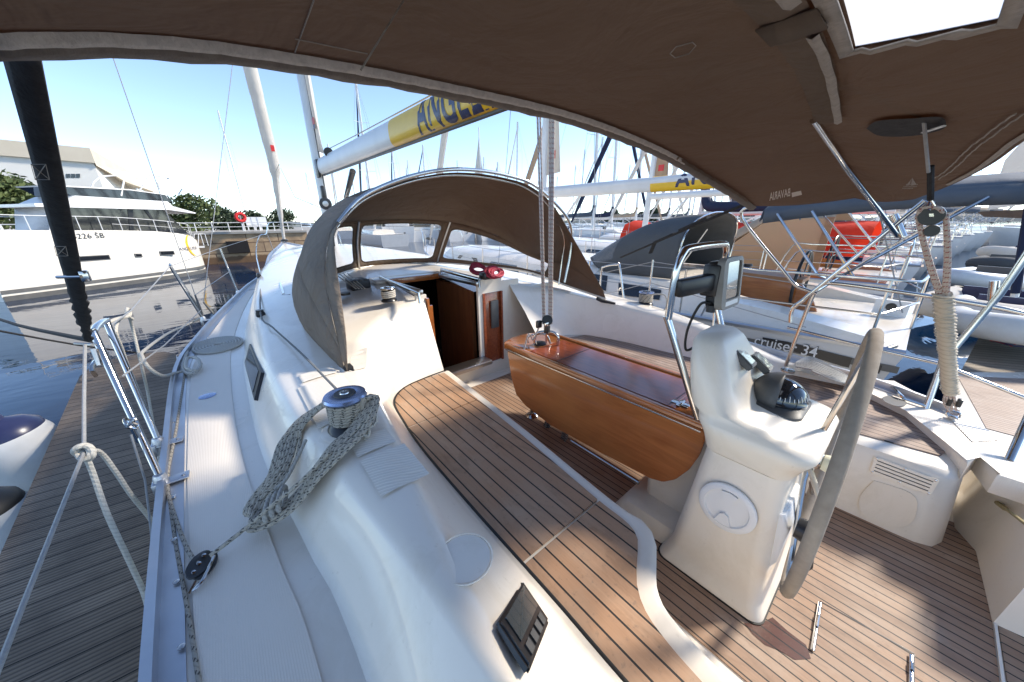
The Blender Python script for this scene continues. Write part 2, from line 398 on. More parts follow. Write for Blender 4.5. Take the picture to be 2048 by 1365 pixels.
def rrect(cx, cy, w, h, r, n=5):
    out = []
    for sx, sy, a0 in ((1, 1, 0), (-1, 1, 90), (-1, -1, 180), (1, -1, 270)):
        for k in range(n+1):
            a = math.radians(a0+90*k/n); out.append((cx+sx*(w/2-r)+r*math.cos(a), cy+sy*(h/2-r)+r*math.sin(a)))
    return out
def solid(o, th, off=-1):
    m = o.modifiers.new('solid', 'SOLIDIFY'); m.thickness = th; m.offset = off; return o
def subd(o, l=2):
    m = o.modifiers.new('sub', 'SUBSURF'); m.levels = l; m.render_levels = l; return o
def text(name, s, mat, parent, origin, xdir, ydir, h, ext=.001, shear=0, bold=0, sx=1, fn=None, sp=1):
    """letters as a mesh of their own; fn maps local (u,v) metres to a point when the surface is curved"""
    c = bpy.data.curves.new(name, 'FONT'); c.body = s; c.size = h/.72; c.shear = shear; c.offset = bold; c.extrude = 0; c.space_character = sp
    c.resolution_u = 4
    t = bpy.data.objects.new('tmp', c); COL.objects.link(t); dg = bpy.context.evaluated_depsgraph_get()
    me = bpy.data.meshes.new_from_object(t.evaluated_get(dg)); bpy.data.objects.remove(t)
    bm = bmesh.new(); bm.from_mesh(me)
    if fn: 
        bmesh.ops.triangulate(bm, faces=bm.faces)
        for _ in range(2): bmesh.ops.subdivide_edges(bm, edges=[e for e in bm.edges if e.calc_length() > h*.12], cuts=1); bmesh.ops.triangulate(bm, faces=bm.faces)
    X = Vector(xdir).normalized(); Y = Vector(ydir).normalized(); N = X.cross(Y); O = Vector(origin)
    for v in bm.verts:
        u, w_ = v.co.x*sx, v.co.y
        v.co = fn(u, w_) if fn else O+X*u+Y*w_+N*ext
    return mk(name, bm, mat, parent, smooth=False)
def loopcoil(c, ax, ay, n, r, lift=0, jit=0, per=14, seed=0):
    """points of n turns of rope around c with half axes ax, ay (vectors)"""
    rnd = random.Random(seed); P = []; c = Vector(c); ax = Vector(ax); ay = Vector(ay)
    for i in range(n):
        k = rnd.uniform(1-jit, 1+jit); k2 = rnd.uniform(1-jit, 1+jit); d = Vector((rnd.uniform(-1, 1), rnd.uniform(-1, 1), rnd.uniform(0, 1)))*jit*.12
        for j in range(per):
            a = 2*PI*j/per; P.append(c+d+ax*math.cos(a)*k+ay*math.sin(a)*k2+V(0, 0, lift*(i+j/per)))
    return P
# ================================================================== setting
bm = BM(); grid(bm, [[V(x, y, 0) for x in (-600, -60, -12, 0, 12, 60, 900)] for y in (-500, -40, -8, 0, 12, 40, 90, 900)])
struct(mk('water', bm, 'water'))
# ================================================================== own yacht
CX = .37
Y = thing('sailing_yacht', 'white sailing yacht with teak cockpit and brown canvas that the photo is taken aboard', 'sailboat', (CX, 5, 0))
mir = lambda P: [V(2*CX-p[0], p[1], p[2]) for p in P]
SHEER = [V(-1.60, -1.2, 1.26), V(-1.72, 0, 1.26), V(-1.80, 1.0, 1.26), V(-1.855, 2.2, 1.265), V(-1.885, 3.5, 1.28), onz(395, 682, 1.30), onz(440, 630, 1.33), onz(492, 578, 1.37), onz(527, 548, 1.43), V(-.45, 11.3, 1.53), V(.0, 13.4, 1.62), V(.35, 15.0, 1.7)]
SHS = [V(1.80, -.40, 1.2), V(1.98, -.05, 1.21), V(2.06, .4, 1.22), V(2.15, 1.0, 1.24), V(2.28, 2.0, 1.26)] + mir(SHEER[4:])
bm = BM()
def hullc(S, k): return [V(CX+(p.x-CX)*(1-.16*k*k)+0, p.y-(.5*k if p.y > 14 else 0)*1.2, p.z*(1-k)-.35*k) for p in S]
for S in (SHEER, SHS): loft(bm, [hullc(S, k) for k in (0, .25, .5, .75, 1)], 60)
mk('hull', bm, 'gelcoat', Y)
# side decks / foredeck
CAB = [V(-1.40, -1.2, 1.26), V(-1.39, .64, 1.26), V(-1.43, 1.15, 1.26), V(-1.50, 1.92, 1.265), V(-1.50, 3.0, 1.275), V(-1.43, 4.3, 1.30), V(-1.22, 6.0, 1.34), V(-.80, 8.2, 1.41), V(-.30, 10.2, 1.49), V(.1, 11.6, 1.54), V(.36, 12.2, 1.57)]
bm = BM(); loft(bm, [SHEER, CAB+[V(.36, 14.9, 1.7)], [p+V(.06, 0, .0) for p in CAB+[V(.36, 14.9, 1.7)]]], 90)
CABS = mir(CAB)
loft(bm, [SHS, [V(1.86, -.1, 1.2), V(1.86, .6, 1.22), V(2.0, 1.2, 1.25)]+CABS[4:]+[V(.38, 14.9, 1.7)]], 90)
mk('side_deck', bm, 'gelcoat', Y)
sA_, cA_ = curve(SHEER, 200), curve(CAB+[V(.36, 14.9, 1.7)], 200)
for i0_, i1_ in ((0, 62), (63, 96), (97, 150)):
    bm = BM(); grid(bm, [[sA_[i].lerp(cA_[i], t)+V(0, 0, .005) for t in (.22, .4, .6, .80)] for i in range(i0_, i1_+1)]); mk('non_skid_panel', bm, 'nonskid', Y)
# toe rails (perforated aluminium)
for S, n in ((SHEER, 0), (SHS, 1)):
    C = curve(S, 110); bm = BM(); sg = -1 if n == 0 else 1
    rows = []
    for off, z in ((0.012, -.04), (.012, .045), (-.012, .045), (-.012, .006), (-.065, .006), (-.065, .0)):
        rows.append([p+V(sg*off, 0, z) for p in C])
    grid(bm, rows)
    mk('toe_rail', bm, 'alloy', Y, ang=30)
for py, px in ((845, 337), (995, 334), (1165, 341), (1295, 351), (790, 345), (1080, 336)):
    bm = BM(); p = onz(px+12, py, 1.272); lathe(bm, [(.009, 0), (.009, .003), (.004, .005)], p, 10); mk('rail_screw', bm, 'steel', Y)
# cabin side + coaming, port
TOP = [V(-1.17, -1.2, 1.42), V(-1.17, .1, 1.46), V(-1.19, .4, 1.47), V(-1.22, .7, 1.485), V(-1.26, 1.05, 1.49), V(-1.31, 1.6, 1.495), V(-1.335, 2.2, 1.505), V(-1.345, 2.8, 1.53), V(-1.33, 3.4, 1.56)]
MID = [a.lerp(b, .88)+V(-.02, 0, -.0) for a, b in zip(curve(CAB[:5]+[V(-1.49, 3.4, 1.28)], 30), curve(TOP, 30))]
INN = [V(-1.10, -1.2, 1.38), V(-1.12, .2, 1.43), V(-1.12, .5, 1.465), V(-1.085, .9, 1.50), V(-1.01, 1.4, 1.505), V(-.95, 1.8, 1.51), V(-.86, 2.2, 1.53), V(-.70, 2.48, 1.58), V(-.45, 2.66, 1.65), V(-.13, 2.76, 1.71)]
SEATO = [V(-.86, -1.2, 1.16), V(-.85, .1, 1.16), V(-.84, .5, 1.16), V(-.835, 1.0, 1.16), V(-.82, 1.5, 1.16), V(-.785, 1.85, 1.16), V(-.735, 2.13, 1.16), V(-.60, 2.285, 1.16), V(-.40, 2.34, 1.16), V(-.20, 2.36, 1.16)]
def coaming(f, nm):
    bm = BM(); N = 70
    base = curve(f(CAB[:5]+[V(-1.49, 3.4, 1.28)]), N); top = curve(f(TOP), N); inn = curve(f(INN), N); so = curve(f(SEATO), N)
    R = []
    for i in range(N):
        b, t, n, s = base[i], top[i], inn[i], so[i]
        up = V(0, 0, 1); m = t.lerp(n, .5)+V(0, 0, .012)
        row = [b-V(0, 0, .01), b.lerp(t, .10)+V(0, 0, -.006), b.lerp(t, .5)+V(0, 0, .004), b.lerp(t, .93)+V(0, 0, .0), t.lerp(n, .05)+V(0, 0, .003), t.lerp(n, .3)+V(0, 0, .010), m, t.lerp(n, .86)+V(0, 0, .008), n+V(0, 0, -.004), n.lerp(s, .12), n.lerp(s, .5), n.lerp(s, .84), s-V(0, 0, -.008), s+V(0, 0, -.02)]
        R.append(row)
    grid(bm, R)
    if nm == 'S': pass
    o = mk('coaming', bm, 'gelcoat', Y, ang=60); return o
coaming(lambda P: P, 'P')
# starboard coaming: drops towards the helm
S_TOP = [V(1.96, .35, 1.22), V(1.94, .55, 1.26), V(1.94, .9, 1.36), V(1.96, 1.3, 1.44), V(2.02, 1.8, 1.49), V(2.07, 2.3, 1.51), V(2.08, 2.8, 1.53), V(2.07, 3.4, 1.56)]
S_INN = [V(1.94, .35, 1.22), V(1.86, .55, 1.25), V(1.80, .9, 1.36), V(1.76, 1.3, 1.44), V(1.71, 1.8, 1.49), V(1.60, 2.2, 1.53), V(1.44, 2.48, 1.58), V(1.19, 2.66, 1.65), V(.87, 2.76, 1.71)]
S_SO = [V(1.93, .35, 1.165), V(1.78, .55, 1.165), V(1.68, .9, 1.165), V(1.62, 1.3, 1.165), V(1.56, 1.8, 1.165), V(1.45, 2.16, 1.165), V(1.30, 2.29, 1.165), V(1.14, 2.34, 1.165), V(.94, 2.36, 1.165)]
bm = BM(); N = 60
bs = curve(mir([V(-1.46, 1.15, 1.26), V(-1.50, 1.92, 1.265), V(-1.5, 3.0, 1.275), V(-1.49, 3.4, 1.28)]), N); tp = curve(S_TOP, N); inn = curve(S_INN, N); so = curve(S_SO, N)
bs = curve([V(1.97, .3, 1.21), V(2.05, .9, 1.22), V(2.12, 1.5, 1.23), V(2.2, 2.2, 1.25), V(2.24, 3.4, 1.27)], N)
grid(bm, [[b, b.lerp(t, .5), t.lerp(n, .1), t.lerp(n, .5)+V(0, 0, .01), n, n.lerp(s, .15), n.lerp(s, .5)+V(.01, .0, 0), n.lerp(s, .85), s+V(0, 0, -.01)] for b, t, n, s in zip(bs, tp, inn, so)])
mk('coaming', bm, 'gelcoat', Y, ang=60)
# coach roof with companionway opening
ys = [2.78, 3.12, 3.5, 4.2, 5.0, 6.0, 7.0, 8.2, 9.4, 10.4, 11.2, 11.9, 12.2]
def cabx(y):
    C = CAB
    for a, b in zip(C, C[1:]):
        if a.y <= y <= b.y: t = (y-a.y)/(b.y-a.y); return a.lerp(b, t)
    return C[-1]
zt = {2.78: 1.49, 3.12: 1.525, 3.5: 1.565, 4.2: 1.61, 5.0: 1.65, 6.0: 1.70, 7.0: 1.74, 8.2: 1.77, 9.4: 1.77, 10.4: 1.74, 11.2: 1.68, 11.9: 1.62, 12.2: 1.575}
bm = BM(); rows = []
for y in ys:
    c = cabx(y); zt_ = zt[y]; cr = .19 if y < 4 else .15 if y < 9 else .07
    if y > 11.5: cr = .01
    xe = c.x + (.155 if y < 11 else .05)
    row = [V(c.x, y, c.z-.01), V(xe-.02, y, zt_-.02), V(xe+.03, y, zt_+.012)]
    for x in (-1.0, -.6, -.13, .14, .42, .87, 1.34, 1.74):
        t = (x-xe)/(2*CX-2*xe)
        t = min(max(t, 0.02), .98); xx = xe+(2*CX-2*xe)*t if y > 4.5 else min(max(x, xe+.05), 2*CX-xe-.05)
        if y > 4.5: k = (-1.0, -.6, -.13, .14, .42, .87, 1.34, 1.74).index(x); xx = xe+(2*CX-2*xe)*(k+1)/9.; t = (k+1)/9.
        row.append(V(xx, y, zt_+.012+cr*math.sin(PI*min(max(t, 0), 1))**.7))
    row += [V(2*CX-xe-.03, y, zt_+.012), V(2*CX-xe+.02, y, zt_-.02), V(2*CX-c.x, y, c.z-.01)]
    rows.append(row)
vr = [[bm.verts.new(p) for p in r] for r in rows]
for i in range(len(vr)-1):
    for k in range(len(vr[0])-1):
        if i < 2 and k in (5, 6): continue
        bm.faces.new((vr[i][k], vr[i][k+1], vr[i+1][k+1], vr[i+1][k]))
mk('coach_roof', bm, 'gelcoat', Y, ang=50)
# cabin side window (port) and its recess line
nW = V(-.83, 0, .52).normalized(); pW = V(-1.475, 2.9, 1.29)
Wp = [onp(a, b, pW+nW*.030, nW) for a, b in ((499, 688), (522, 745), (508, 801), (489, 726))]
bm = BM(); slab(bm, Wp, nW, .035); wn = mk('cabin_window', bm, 'black_plastic', Y, smooth=False)
cW = sum(Wp, V(0, 0, 0))/4
bm = BM(); slab(bm, [cW+(p-cW)*.78+nW*.004 for p in Wp], nW, .004); mk('window_pane', bm, 'smoked_window', wn, smooth=False)
# ribbed non-skid patches on the coaming tops
def patch(pts, nm='non_skid_panel', mat='ribbed_nonskid', z=.004):
    bm = BM(); vs = [bm.verts.new(V(*p)+V(0, 0, z)) for p in pts]; bm.faces.new(vs); mk(nm, bm, mat, Y, smooth=False)
def cz(x, y):
    # height of the port coaming top
    T = curve(TOP, 60); I = curve(INN, 60)
    i = min(range(60), key=lambda k: abs(T[k].lerp(I[k], .5).y-y)); t, n = T[i], I[i]; f = min(max((x-t.x)/(n.x-t.x), 0), 1)
    return t.z+(n.z-t.z)*f+.012*math.sin(PI*f)+.003
def ribs(x0, x1, y0, y1, nx=8, ny=14, sk=0):
    bm = BM(); grid(bm, [[V(x0+(x1-x0)*i/nx+sk*j/ny, y0+(y1-y0)*j/ny, cz(x0+(x1-x0)*i/nx+sk*j/ny, y0+(y1-y0)*j/ny)+.004) for i in range(nx+1)] for j in range(ny+1)]); mk('non_skid_panel', bm, 'ribbed_nonskid', Y)
ribs(-1.27, -1.04, 1.50, 1.98); ribs(-1.20, -1.03, .93, 1.15); ribs(-1.20, -1.05, 1.18, 1.3); ribs(-1.0, -.9, 2.0, 2.3, sk=.1) ; ribs(-1.24, -1.06, 2.03, 2.14)
# deck filler cap and engraved ring
p = onz(415, 793, 1.275); bm = BM(); lathe(bm, [(.045, 0), (.046, .004), (.03, .006), (.0, .006)], p, 30, cap=False); mk('deck_filler_cap', bm, 'winch_blue', Y)
p = onz(930, 1115, cz(-1.08, .62)+.005)
bm = BM(); tube(bm, [p+V(.075*math.cos(2*PI*k/40), .075*math.sin(2*PI*k/40), .0) for k in range(40)], .0022, 6, closed=True); lathe(bm, [(.072, 0), (.070, .002), (0, .003)], p+V(0, 0, -.002), 40, cap=False); mk('locker_cap', bm, 'gelcoat', Y)
# instrument panel on the coaming's inner face
pI = V(-.985, .5, 1.46); a_, b_ = INN[2], SEATO[2]
nI = V(.30, .0, .28).normalized()
pI = a_.lerp(b_, .5)+nI*.012
Ip = [onp(a, b, pI, nI) for a, b in ((1045, 1160), (1100, 1240), (1062, 1337), (998, 1240))]
cI = sum(Ip, V(0, 0, 0))/4
bm = BM(); slab(bm, Ip, nI, .02); bmesh.ops.bevel(bm, geom=[e for e in bm.edges], offset=.006, segments=2, affect='EDGES'); ip = mk('engine_panel', bm, 'black_plastic', Y)
L = lambda u, v: (Ip[3]*(1-u)+Ip[0]*u)*(1-v)+(Ip[2]*(1-u)+Ip[1]*u)*v   # u along top edge, v towards buttons
bm = BM(); slab(bm, [L(u, v)+nI*.004 for u, v in ((.10, .1), (.9, .1), (.9, .62), (.10, .62))], nI, .003); mk('screen', bm, 'screen', ip, smooth=False)
bm = BM()
for u in (.12, .32, .52, .72): slab(bm, [L(u+a, v)+nI*.005 for a, v in ((0, .72), (.13, .72), (.13, .92), (0, .92))], nI, .004)
mk('button_row', bm, 'grey_plastic', ip, smooth=False)
# cockpit sole
bm = BM(); prism(bm, [(-.42, -1.3), (1.75, -1.3), (1.75, 0), (1.16, .2), (1.16, 2.78), (-.42, 2.78)], .70, .746); mk('sole_moulding', bm, 'gelcoat', Y)
bm = BM(); prism(bm, [(-.30, -.575), (.69, -.585), (1.16, -.565), (1.35, -.50), (1.35, -.3), (1.12, 0), (1.12, 2.2), (.98, 2.62), (-.18, 2.62), (-.30, 2.2)], .7465, .752); mk('cockpit_sole', bm, 'teak_sole', Y, smooth=False)
bm = BM()
for a, b in (((1640, 1207), (1625, 1302)), ((1823, 1312), (1823, 1372))):
    p, q = onz(*a, .757), onz(*b, .757); tube(bm, [p+V(0, 0, .003), q+V(0, 0, .003)], .007, 8, flat=.5)
    tube(bm, [p.lerp(q, .3)+V(0, 0, .008), p.lerp(q, .55)+V(0, 0, .008)], .006, 8)
mk('hatch_hinge', bm, 'steel', Y)
bm = BM(); c1, c2, c3 = onz(1640, 1203, .7525), onz(1828, 1308, .7525), onz(1826, 1365, .7525)
for a, b in ((c1, c2), (c2, c2+(c2-c3)*-3)):
    d = (b-a).normalized(); s_ = V(-d.y, d.x, 0)*.0025; f = bm.faces.new([bm.verts.new(a-s_+V(0, 0, .001)), bm.verts.new(b-s_+V(0, 0, .001)), bm.verts.new(b+s_+V(0, 0, .001)), bm.verts.new(a+s_+V(0, 0, .001))])
mk('hatch_seam', bm, 'black_paint', Y, smooth=False)
# wet stain aft of the pedestal
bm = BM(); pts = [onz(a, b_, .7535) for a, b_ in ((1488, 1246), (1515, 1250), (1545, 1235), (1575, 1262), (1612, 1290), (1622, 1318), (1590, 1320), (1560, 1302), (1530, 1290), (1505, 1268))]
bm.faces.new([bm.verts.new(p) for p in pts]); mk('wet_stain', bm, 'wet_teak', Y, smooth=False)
# port seat: white moulding, teak panels
SI = [V(x, y, 1.15) for x, y in ((-.20, 2.36), (-.235, 1.9), (-.285, 1.3), (-.34, .8), (-.358, .62), (-.362, .52), (-.388, .445), (-.475, .395), (-.56, .348), (-.618, .285), (-.648, .2), (-.665, .1), (-.70, -.2), (-.74, -1.2))]
si = curve(SI, 90); soo = curve(list(reversed(SEATO)), 90)
lip = []
for i, p in enumerate(si):
    d = (si[min(i+1, 89)]-si[max(i-1, 0)]).normalized(); n_ = V(-d.y, d.x, 0); n_ = n_ if n_.x > 0 or i > 50 else -n_
    if n_.dot(V(1, -.3, 0)) < 0: n_ = -n_
    lip.append(p+n_*(.045 if p.y > .5 else .062))
bm = BM(); grid(bm, [[s+V(0, 0, -.006), a+V(0, 0, -.004), a.lerp(l, .6)+V(0, 0, .004), l+V(0, 0, -.004), l+V(.006, 0, -.03), V(l.x-.02, l.y, .75)] for s, a, l in zip(soo, si, lip)])
mk('seat_moulding', bm, 'gelcoat_cream', Y, ang=50)
def seatpanel(y0, y1, mat='teak_seat', nm='seat_panel'):
    n = 60; bm = BM(); rows = []
    for j in range(n+1):
        y = y0+(y1-y0)*j/n
        def xat(C):
            for a, b in zip(C, C[1:]):
                if min(a.y, b.y) <= y <= max(a.y, b.y) and abs(a.y-b.y) > 1e-6: t = (y-a.y)/(b.y-a.y); return a.x+(b.x-a.x)*t
            return C[0].x if abs(y-C[0].y) < abs(y-C[-1].y) else C[-1].x
        xo = xat(SEATOs); xi = xat(si)-.012
        rows.append([V(xo+.018, y, 1.158), V(xi, y, 1.158)])
    vr = grid(bm, rows)
    r = bmesh.ops.extrude_face_region(bm, geom=list(bm.faces)); bmesh.ops.translate(bm, vec=(0, 0, -.01), verts=[v for v in r['geom'] if isinstance(v, bmesh.types.BMVert)])
    mk(nm, bm, mat, Y, smooth=False)
SEATOs = curve(SEATO, 80)
seatpanel(1.775, 2.335); seatpanel(.665, 1.765); seatpanel(-1.2, .652)
bm = BM(); C = curve([V(p.x+.010, p.y, 1.160) for p in SEATO], 80); tube(bm, C, .007, 6, flat=.6); mk('seat_gasket', bm, 'rubber', Y)
# starboard seat / helm seat
bm = BM()
SB = [(1.07, 2.5), (1.07, -.25), (1.075, -.33), (1.10, -.39), (1.18, -.425), (1.30, -.44), (1.60, -.40), (1.85, -.27), (1.93, -.08), (1.96, .3), (1.94, .8), (1.9, 1.5), (1.7, 2.3), (1.6, 2.5)]
b0 = [(x-.07 if x < 1.3 else x, y-(0 if y > -.2 else .03)) for x, y in SB]
v0 = [bm.verts.new((x, y, .745)) for x, y in b0]; v1 = [bm.verts.new((x, y, 1.11)) for x, y in SB]
v2 = [bm.verts.new((x+(.018 if x < 1.3 else -.0), y+(.02 if y < -.2 else 0), 1.145)) for x, y in SB]; v3 = [bm.verts.new((x+(.045 if x < 1.3 else -.0), y+(.045 if y < -.2 else 0), 1.152)) for x, y in SB]
n = len(SB)
for A, B_ in ((v0, v1), (v1, v2), (v2, v3)):
    for i in range(n): bm.faces.new((A[i], A[(i+1) % n], B_[(i+1) % n], B_[i]))
bm.faces.new(v3); mk('helm_seat_moulding', bm, 'gelcoat_cream', Y, ang=45)
T2 = [(1.16, 2.25)] + [tuple(onz(a, b, 1.157)[:2]) for a, b in ((1697, 862), (1880, 912), (1893, 903), (1888, 888), (1815, 828), (1760, 797), (1700, 772), (1600, 745))] + [(1.86, .8), (1.66, 1.2), (1.6, 1.8), (1.5, 2.15)]
bm = BM(); prism(bm, T2, 1.150, 1.160); mk('helm_seat_panel', bm, 'teak_helm', Y, smooth=False)
# vent and moulded recess on the seat's inner face
xf = lambda z: 1.07-.07*(1.11-z)/.365
nS = V(-.365, 0, .07).normalized(); pS = V(1.07, 0, 1.11)+nS*.004
bm = BM(); q = [onp(a, b, pS+nS*.006, nS) for a, b in ((1748, 912), (1880, 962), (1862, 992), (1738, 945))]
slab(bm, q, nS, .012); bmesh.ops.bevel(bm, geom=list(bm.edges), offset=.004, segments=2, affect='EDGES'); vt = mk('locker_vent', bm, 'gelcoat', Y)
bm = BM()
for k in range(4):
    t = .2+.2*k; a = q[0].lerp(q[3], t).lerp(q[1].lerp(q[2], t), .07); b = q[0].lerp(q[3], t).lerp(q[1].lerp(q[2], t), .93)
    tube(bm, [a+nS*.0005, b+nS*.0005], .0028, 6)
mk('vent_slot', bm, 'grey_plastic', vt)
bm = BM()
for t, s_ in ((.08, .05), (.08, .5), (.08, .95), (.92, .05), (.92, .5), (.92, .95)):
    c = q[0].lerp(q[3], t).lerp(q[1].lerp(q[2], t), s_); lathe(bm, [(.005, -.002), (.005, .002), (.002, .003)], c, 8, rot=nS.to_track_quat('Z', 'Y'))
mk('vent_screw', bm, 'steel', vt)
bm = BM(); q = [onp(a, b, pS+nS*.003, nS) for a, b in ((1748, 962), (1826, 990), (1832, 1030), (1812, 1053), (1780, 1052), (1735, 1036), (1718, 1015), (1722, 990))]
slab(bm, curve(q+[q[0]], 28)[:-1], nS, .006); mk('drain_cover', bm, 'gelcoat_cream', Y)
# stern quarter block, transom step, swim platform
bm = BM(); P1 = (1.16, -.565); P2 = (.69, -.585)
q = [(1.30, -.50), P1, P2, tuple(onz(2060, 1282, .75)[:2]), (.80, -1.2), (1.7, -1.2), (1.72, -.5)]
v0 = [bm.verts.new((x, y, .745)) for x, y in q]; v1 = [bm.verts.new((x+(.1 if x < 1.4 else 0), y-(.05 if x < 1.4 else 0), 1.18)) for x, y in q]; n = len(q)
for i in range(n): bm.faces.new((v0[i], v0[(i+1) % n], v1[(i+1) % n], v1[i]))
bm.faces.new(v1); mk('stern_locker', bm, 'gelcoat', Y, ang=30)
bm = BM(); prism(bm, [(-.4, -.577), (.69, -.587), (.69, -.595), (-.4, -.585)], .753, .759); mk('transom_sill', bm, 'gelcoat', Y)
bm = BM(); prism(bm, [(-1.0, -1.3), (.9, -1.3), (.9, -.6), (-1.0, -.6)], .747, .7525); mk('transom_step', bm, 'teak_sole', Y, smooth=False)
# aft deck, starboard quarter
AD = [tuple(onz(a, b, 1.2)[:2]) for a, b in ((1690, 762), (1815, 823), (1895, 890), (1935, 930))]
AD = [(1.86, .5)] + AD + [(1.33, -.46), (1.14, -.5), (1.16, -1.2), (1.9, -1.2), tuple(onz(2048, 905, 1.22)[:2]), tuple(onz(1960, 858, 1.22)[:2]), tuple(onz(1860, 795, 1.22)[:2]), tuple(onz(1790, 757, 1.22)[:2]), (2.0, .1), (2.04, .5)]
bm = BM(); prism(bm, AD, 1.10, 1.205, bev=.012); mk('aft_deck', bm, 'nonskid', Y)
bm = BM(); vs = [bm.verts.new(onz(a, b, 1.209)) for a, b in ((1875, 812), (1905, 818), (2010, 880), (1945, 884))]; bm.faces.new(vs); mk('non_skid_panel', bm, 'ribbed_nonskid', Y, smooth=False)
# bulkhead, companionway
bm = BM(); yB = 2.765
def wall(bm, x0, x1, z0, z1, y=yB, t=.03): box(bm, ((x0+x1)/2, y+t/2, (z0+z1)/2), (x1-x0, t, z1-z0))
wall(bm, -.20, -.10, .74, 1.74); wall(bm, .46, .52, .92, 1.80); wall(bm, -.10, .52, .74, .93); wall(bm, .52, .76, .74, .88); wall(bm, .52, .76, 1.66, 1.80); wall(bm, .76, 1.7, .74, 1.66); wall(bm, .76, 1.0, 1.66, 1.76)
mk('bulkhead', bm, 'gelcoat_cream', Y, smooth=False)
bm = BM(); box(bm, (.18, 2.70, .955), (.66, .16, .05), bev=.01); mk('companionway_sill', bm, 'brushed_steel', Y)
bm = BM(); box(bm, (.64, yB+.02, 1.27), (.24, .012, .78), bev=.004); box(bm, (.525, yB-.005, 1.27), (.025, .02, .78)); box(bm, (.755, yB-.005, 1.27), (.02, .02, .78)); mk('wood_panel', bm, 'varnished_panel', Y)
bm = BM(); box(bm, (.66, yB-.004, 1.42), (.10, .02, .3), bev=.006); mk('vent_grille', bm, 'grey_plastic', Y)
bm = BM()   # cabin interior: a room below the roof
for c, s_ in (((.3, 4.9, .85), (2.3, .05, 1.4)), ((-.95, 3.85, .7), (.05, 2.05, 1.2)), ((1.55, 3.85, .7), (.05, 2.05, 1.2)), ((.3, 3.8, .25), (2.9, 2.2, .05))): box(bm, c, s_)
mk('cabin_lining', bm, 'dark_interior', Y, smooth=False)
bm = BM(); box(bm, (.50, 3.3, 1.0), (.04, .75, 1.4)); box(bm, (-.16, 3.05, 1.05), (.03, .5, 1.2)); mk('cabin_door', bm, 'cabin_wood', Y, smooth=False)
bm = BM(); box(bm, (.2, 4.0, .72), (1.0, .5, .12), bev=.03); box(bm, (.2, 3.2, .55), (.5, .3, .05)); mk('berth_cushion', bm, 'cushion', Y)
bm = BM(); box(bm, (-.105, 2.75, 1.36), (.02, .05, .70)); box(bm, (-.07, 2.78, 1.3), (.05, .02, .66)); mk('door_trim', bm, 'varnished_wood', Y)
bm = BM(); box(bm, (.14, 3.52, 1.765), (.62, .03, .06), bev=.006); mk('hatch_trim', bm, 'varnished_wood', Y)
for x_, w_ in ((.45, .05), (-.155, .04)): bm = BM(); box(bm, (x_, 3.13, 1.77), (w_, .78, .045), bev=.01); mk('hatch_rail', bm, 'brushed_steel', Y)
bm = BM(); box(bm, (.15, 3.66, 1.765), (.85, .26, .04), bev=.015); mk('sliding_hatch', bm, 'gelcoat', Y)
for P in (((760, 555), (838, 590), 1.80), ((882, 540), (958, 560), 1.84)):
    a = onz(*P[0], P[2]); b = onz(*P[1], P[2]); bm = BM(); tube(bm, [a+V(0, 0, -.06), a+V(0, 0, 0), b, b+V(0, 0, -.07)], .021, 8, smooth=0, flat=.5); mk('hatch_handrail', bm, 'steel', Y)
# winches
def winch(c, r, h, nm='winch', top='winch_blue', wraps=5, rp='rope_fleck'):
    c = V(*c); bm = BM(); lathe(bm, [(r*1.15, 0), (r*1.18, h*.06), (r*1.05, h*.16), (r*.82, h*.25), (r*.78, h*.6), (r*.86, h*.8), (r*1.0, h*.84)], c, 32)
    wo = mk(nm, bm, 'winch_black', Y)
    bm = BM(); lathe(bm, [(r*.9, h*.82), (r*1.10, h*.88), (r*1.12, h*.92), (r*1.05, h*.98), (r*.6, h*1.0), (r*.55, h*.99), (0, h*.99)], c, 40, cap=False); mk('top_cap', bm, top, wo)
    bm = BM(); lathe(bm, [(r*.56, h*.995), (r*.54, h*1.02), (r*.26, h*1.025), (r*.22, h*.98), (0, h*.98)], c, 30, cap=False); mk('socket', bm, 'black_plastic', wo)
    bm = BM(); lathe(bm, [(r*.27, h*1.02), (r*.25, h*1.045), (r*.16, h*1.045), (r*.14, h*.99)], c, 16, cap=False); mk('socket_ring', bm, 'steel', wo)
    if wraps:
        bm = BM(); P = []
        for i in range(int(wraps*20)):
            a = 2*PI*i/20; t = i/(wraps*20); P.append(c+V((r*.86+.006)*math.cos(a), (r*.86+.006)*math.sin(a), h*(.25+.56*t)))
        tube(bm, P, .0072, 7); mk('rope_wrap', bm, rp, wo)
    return wo
winch((-1.155, 1.425, 1.505), .078, .165, wraps=7)
bm = BM(); lathe(bm, [(.12, 0), (.11, .006), (0, .008)], (-1.155, 1.425, 1.503), 36, cap=False); mk('winch_pad', bm, 'gelcoat', Y)
winch((-.41, 2.84, 1.715), .055, .12, wraps=4.5, rp='rope_pale', top='steel')
# rope clutch bank + block by the cabin-top winch
bm = BM(); c = onz(720, 575, 1.74); box(bm, c+V(0, .05, .03), (.18, .22, .10), bev=.01)
for k in (-1, 0, 1): box(bm, c+V(k*.05, .0, .075), (.03, .13, .025), bev=.006)
mk('rope_clutch', bm, 'black_plastic', Y)
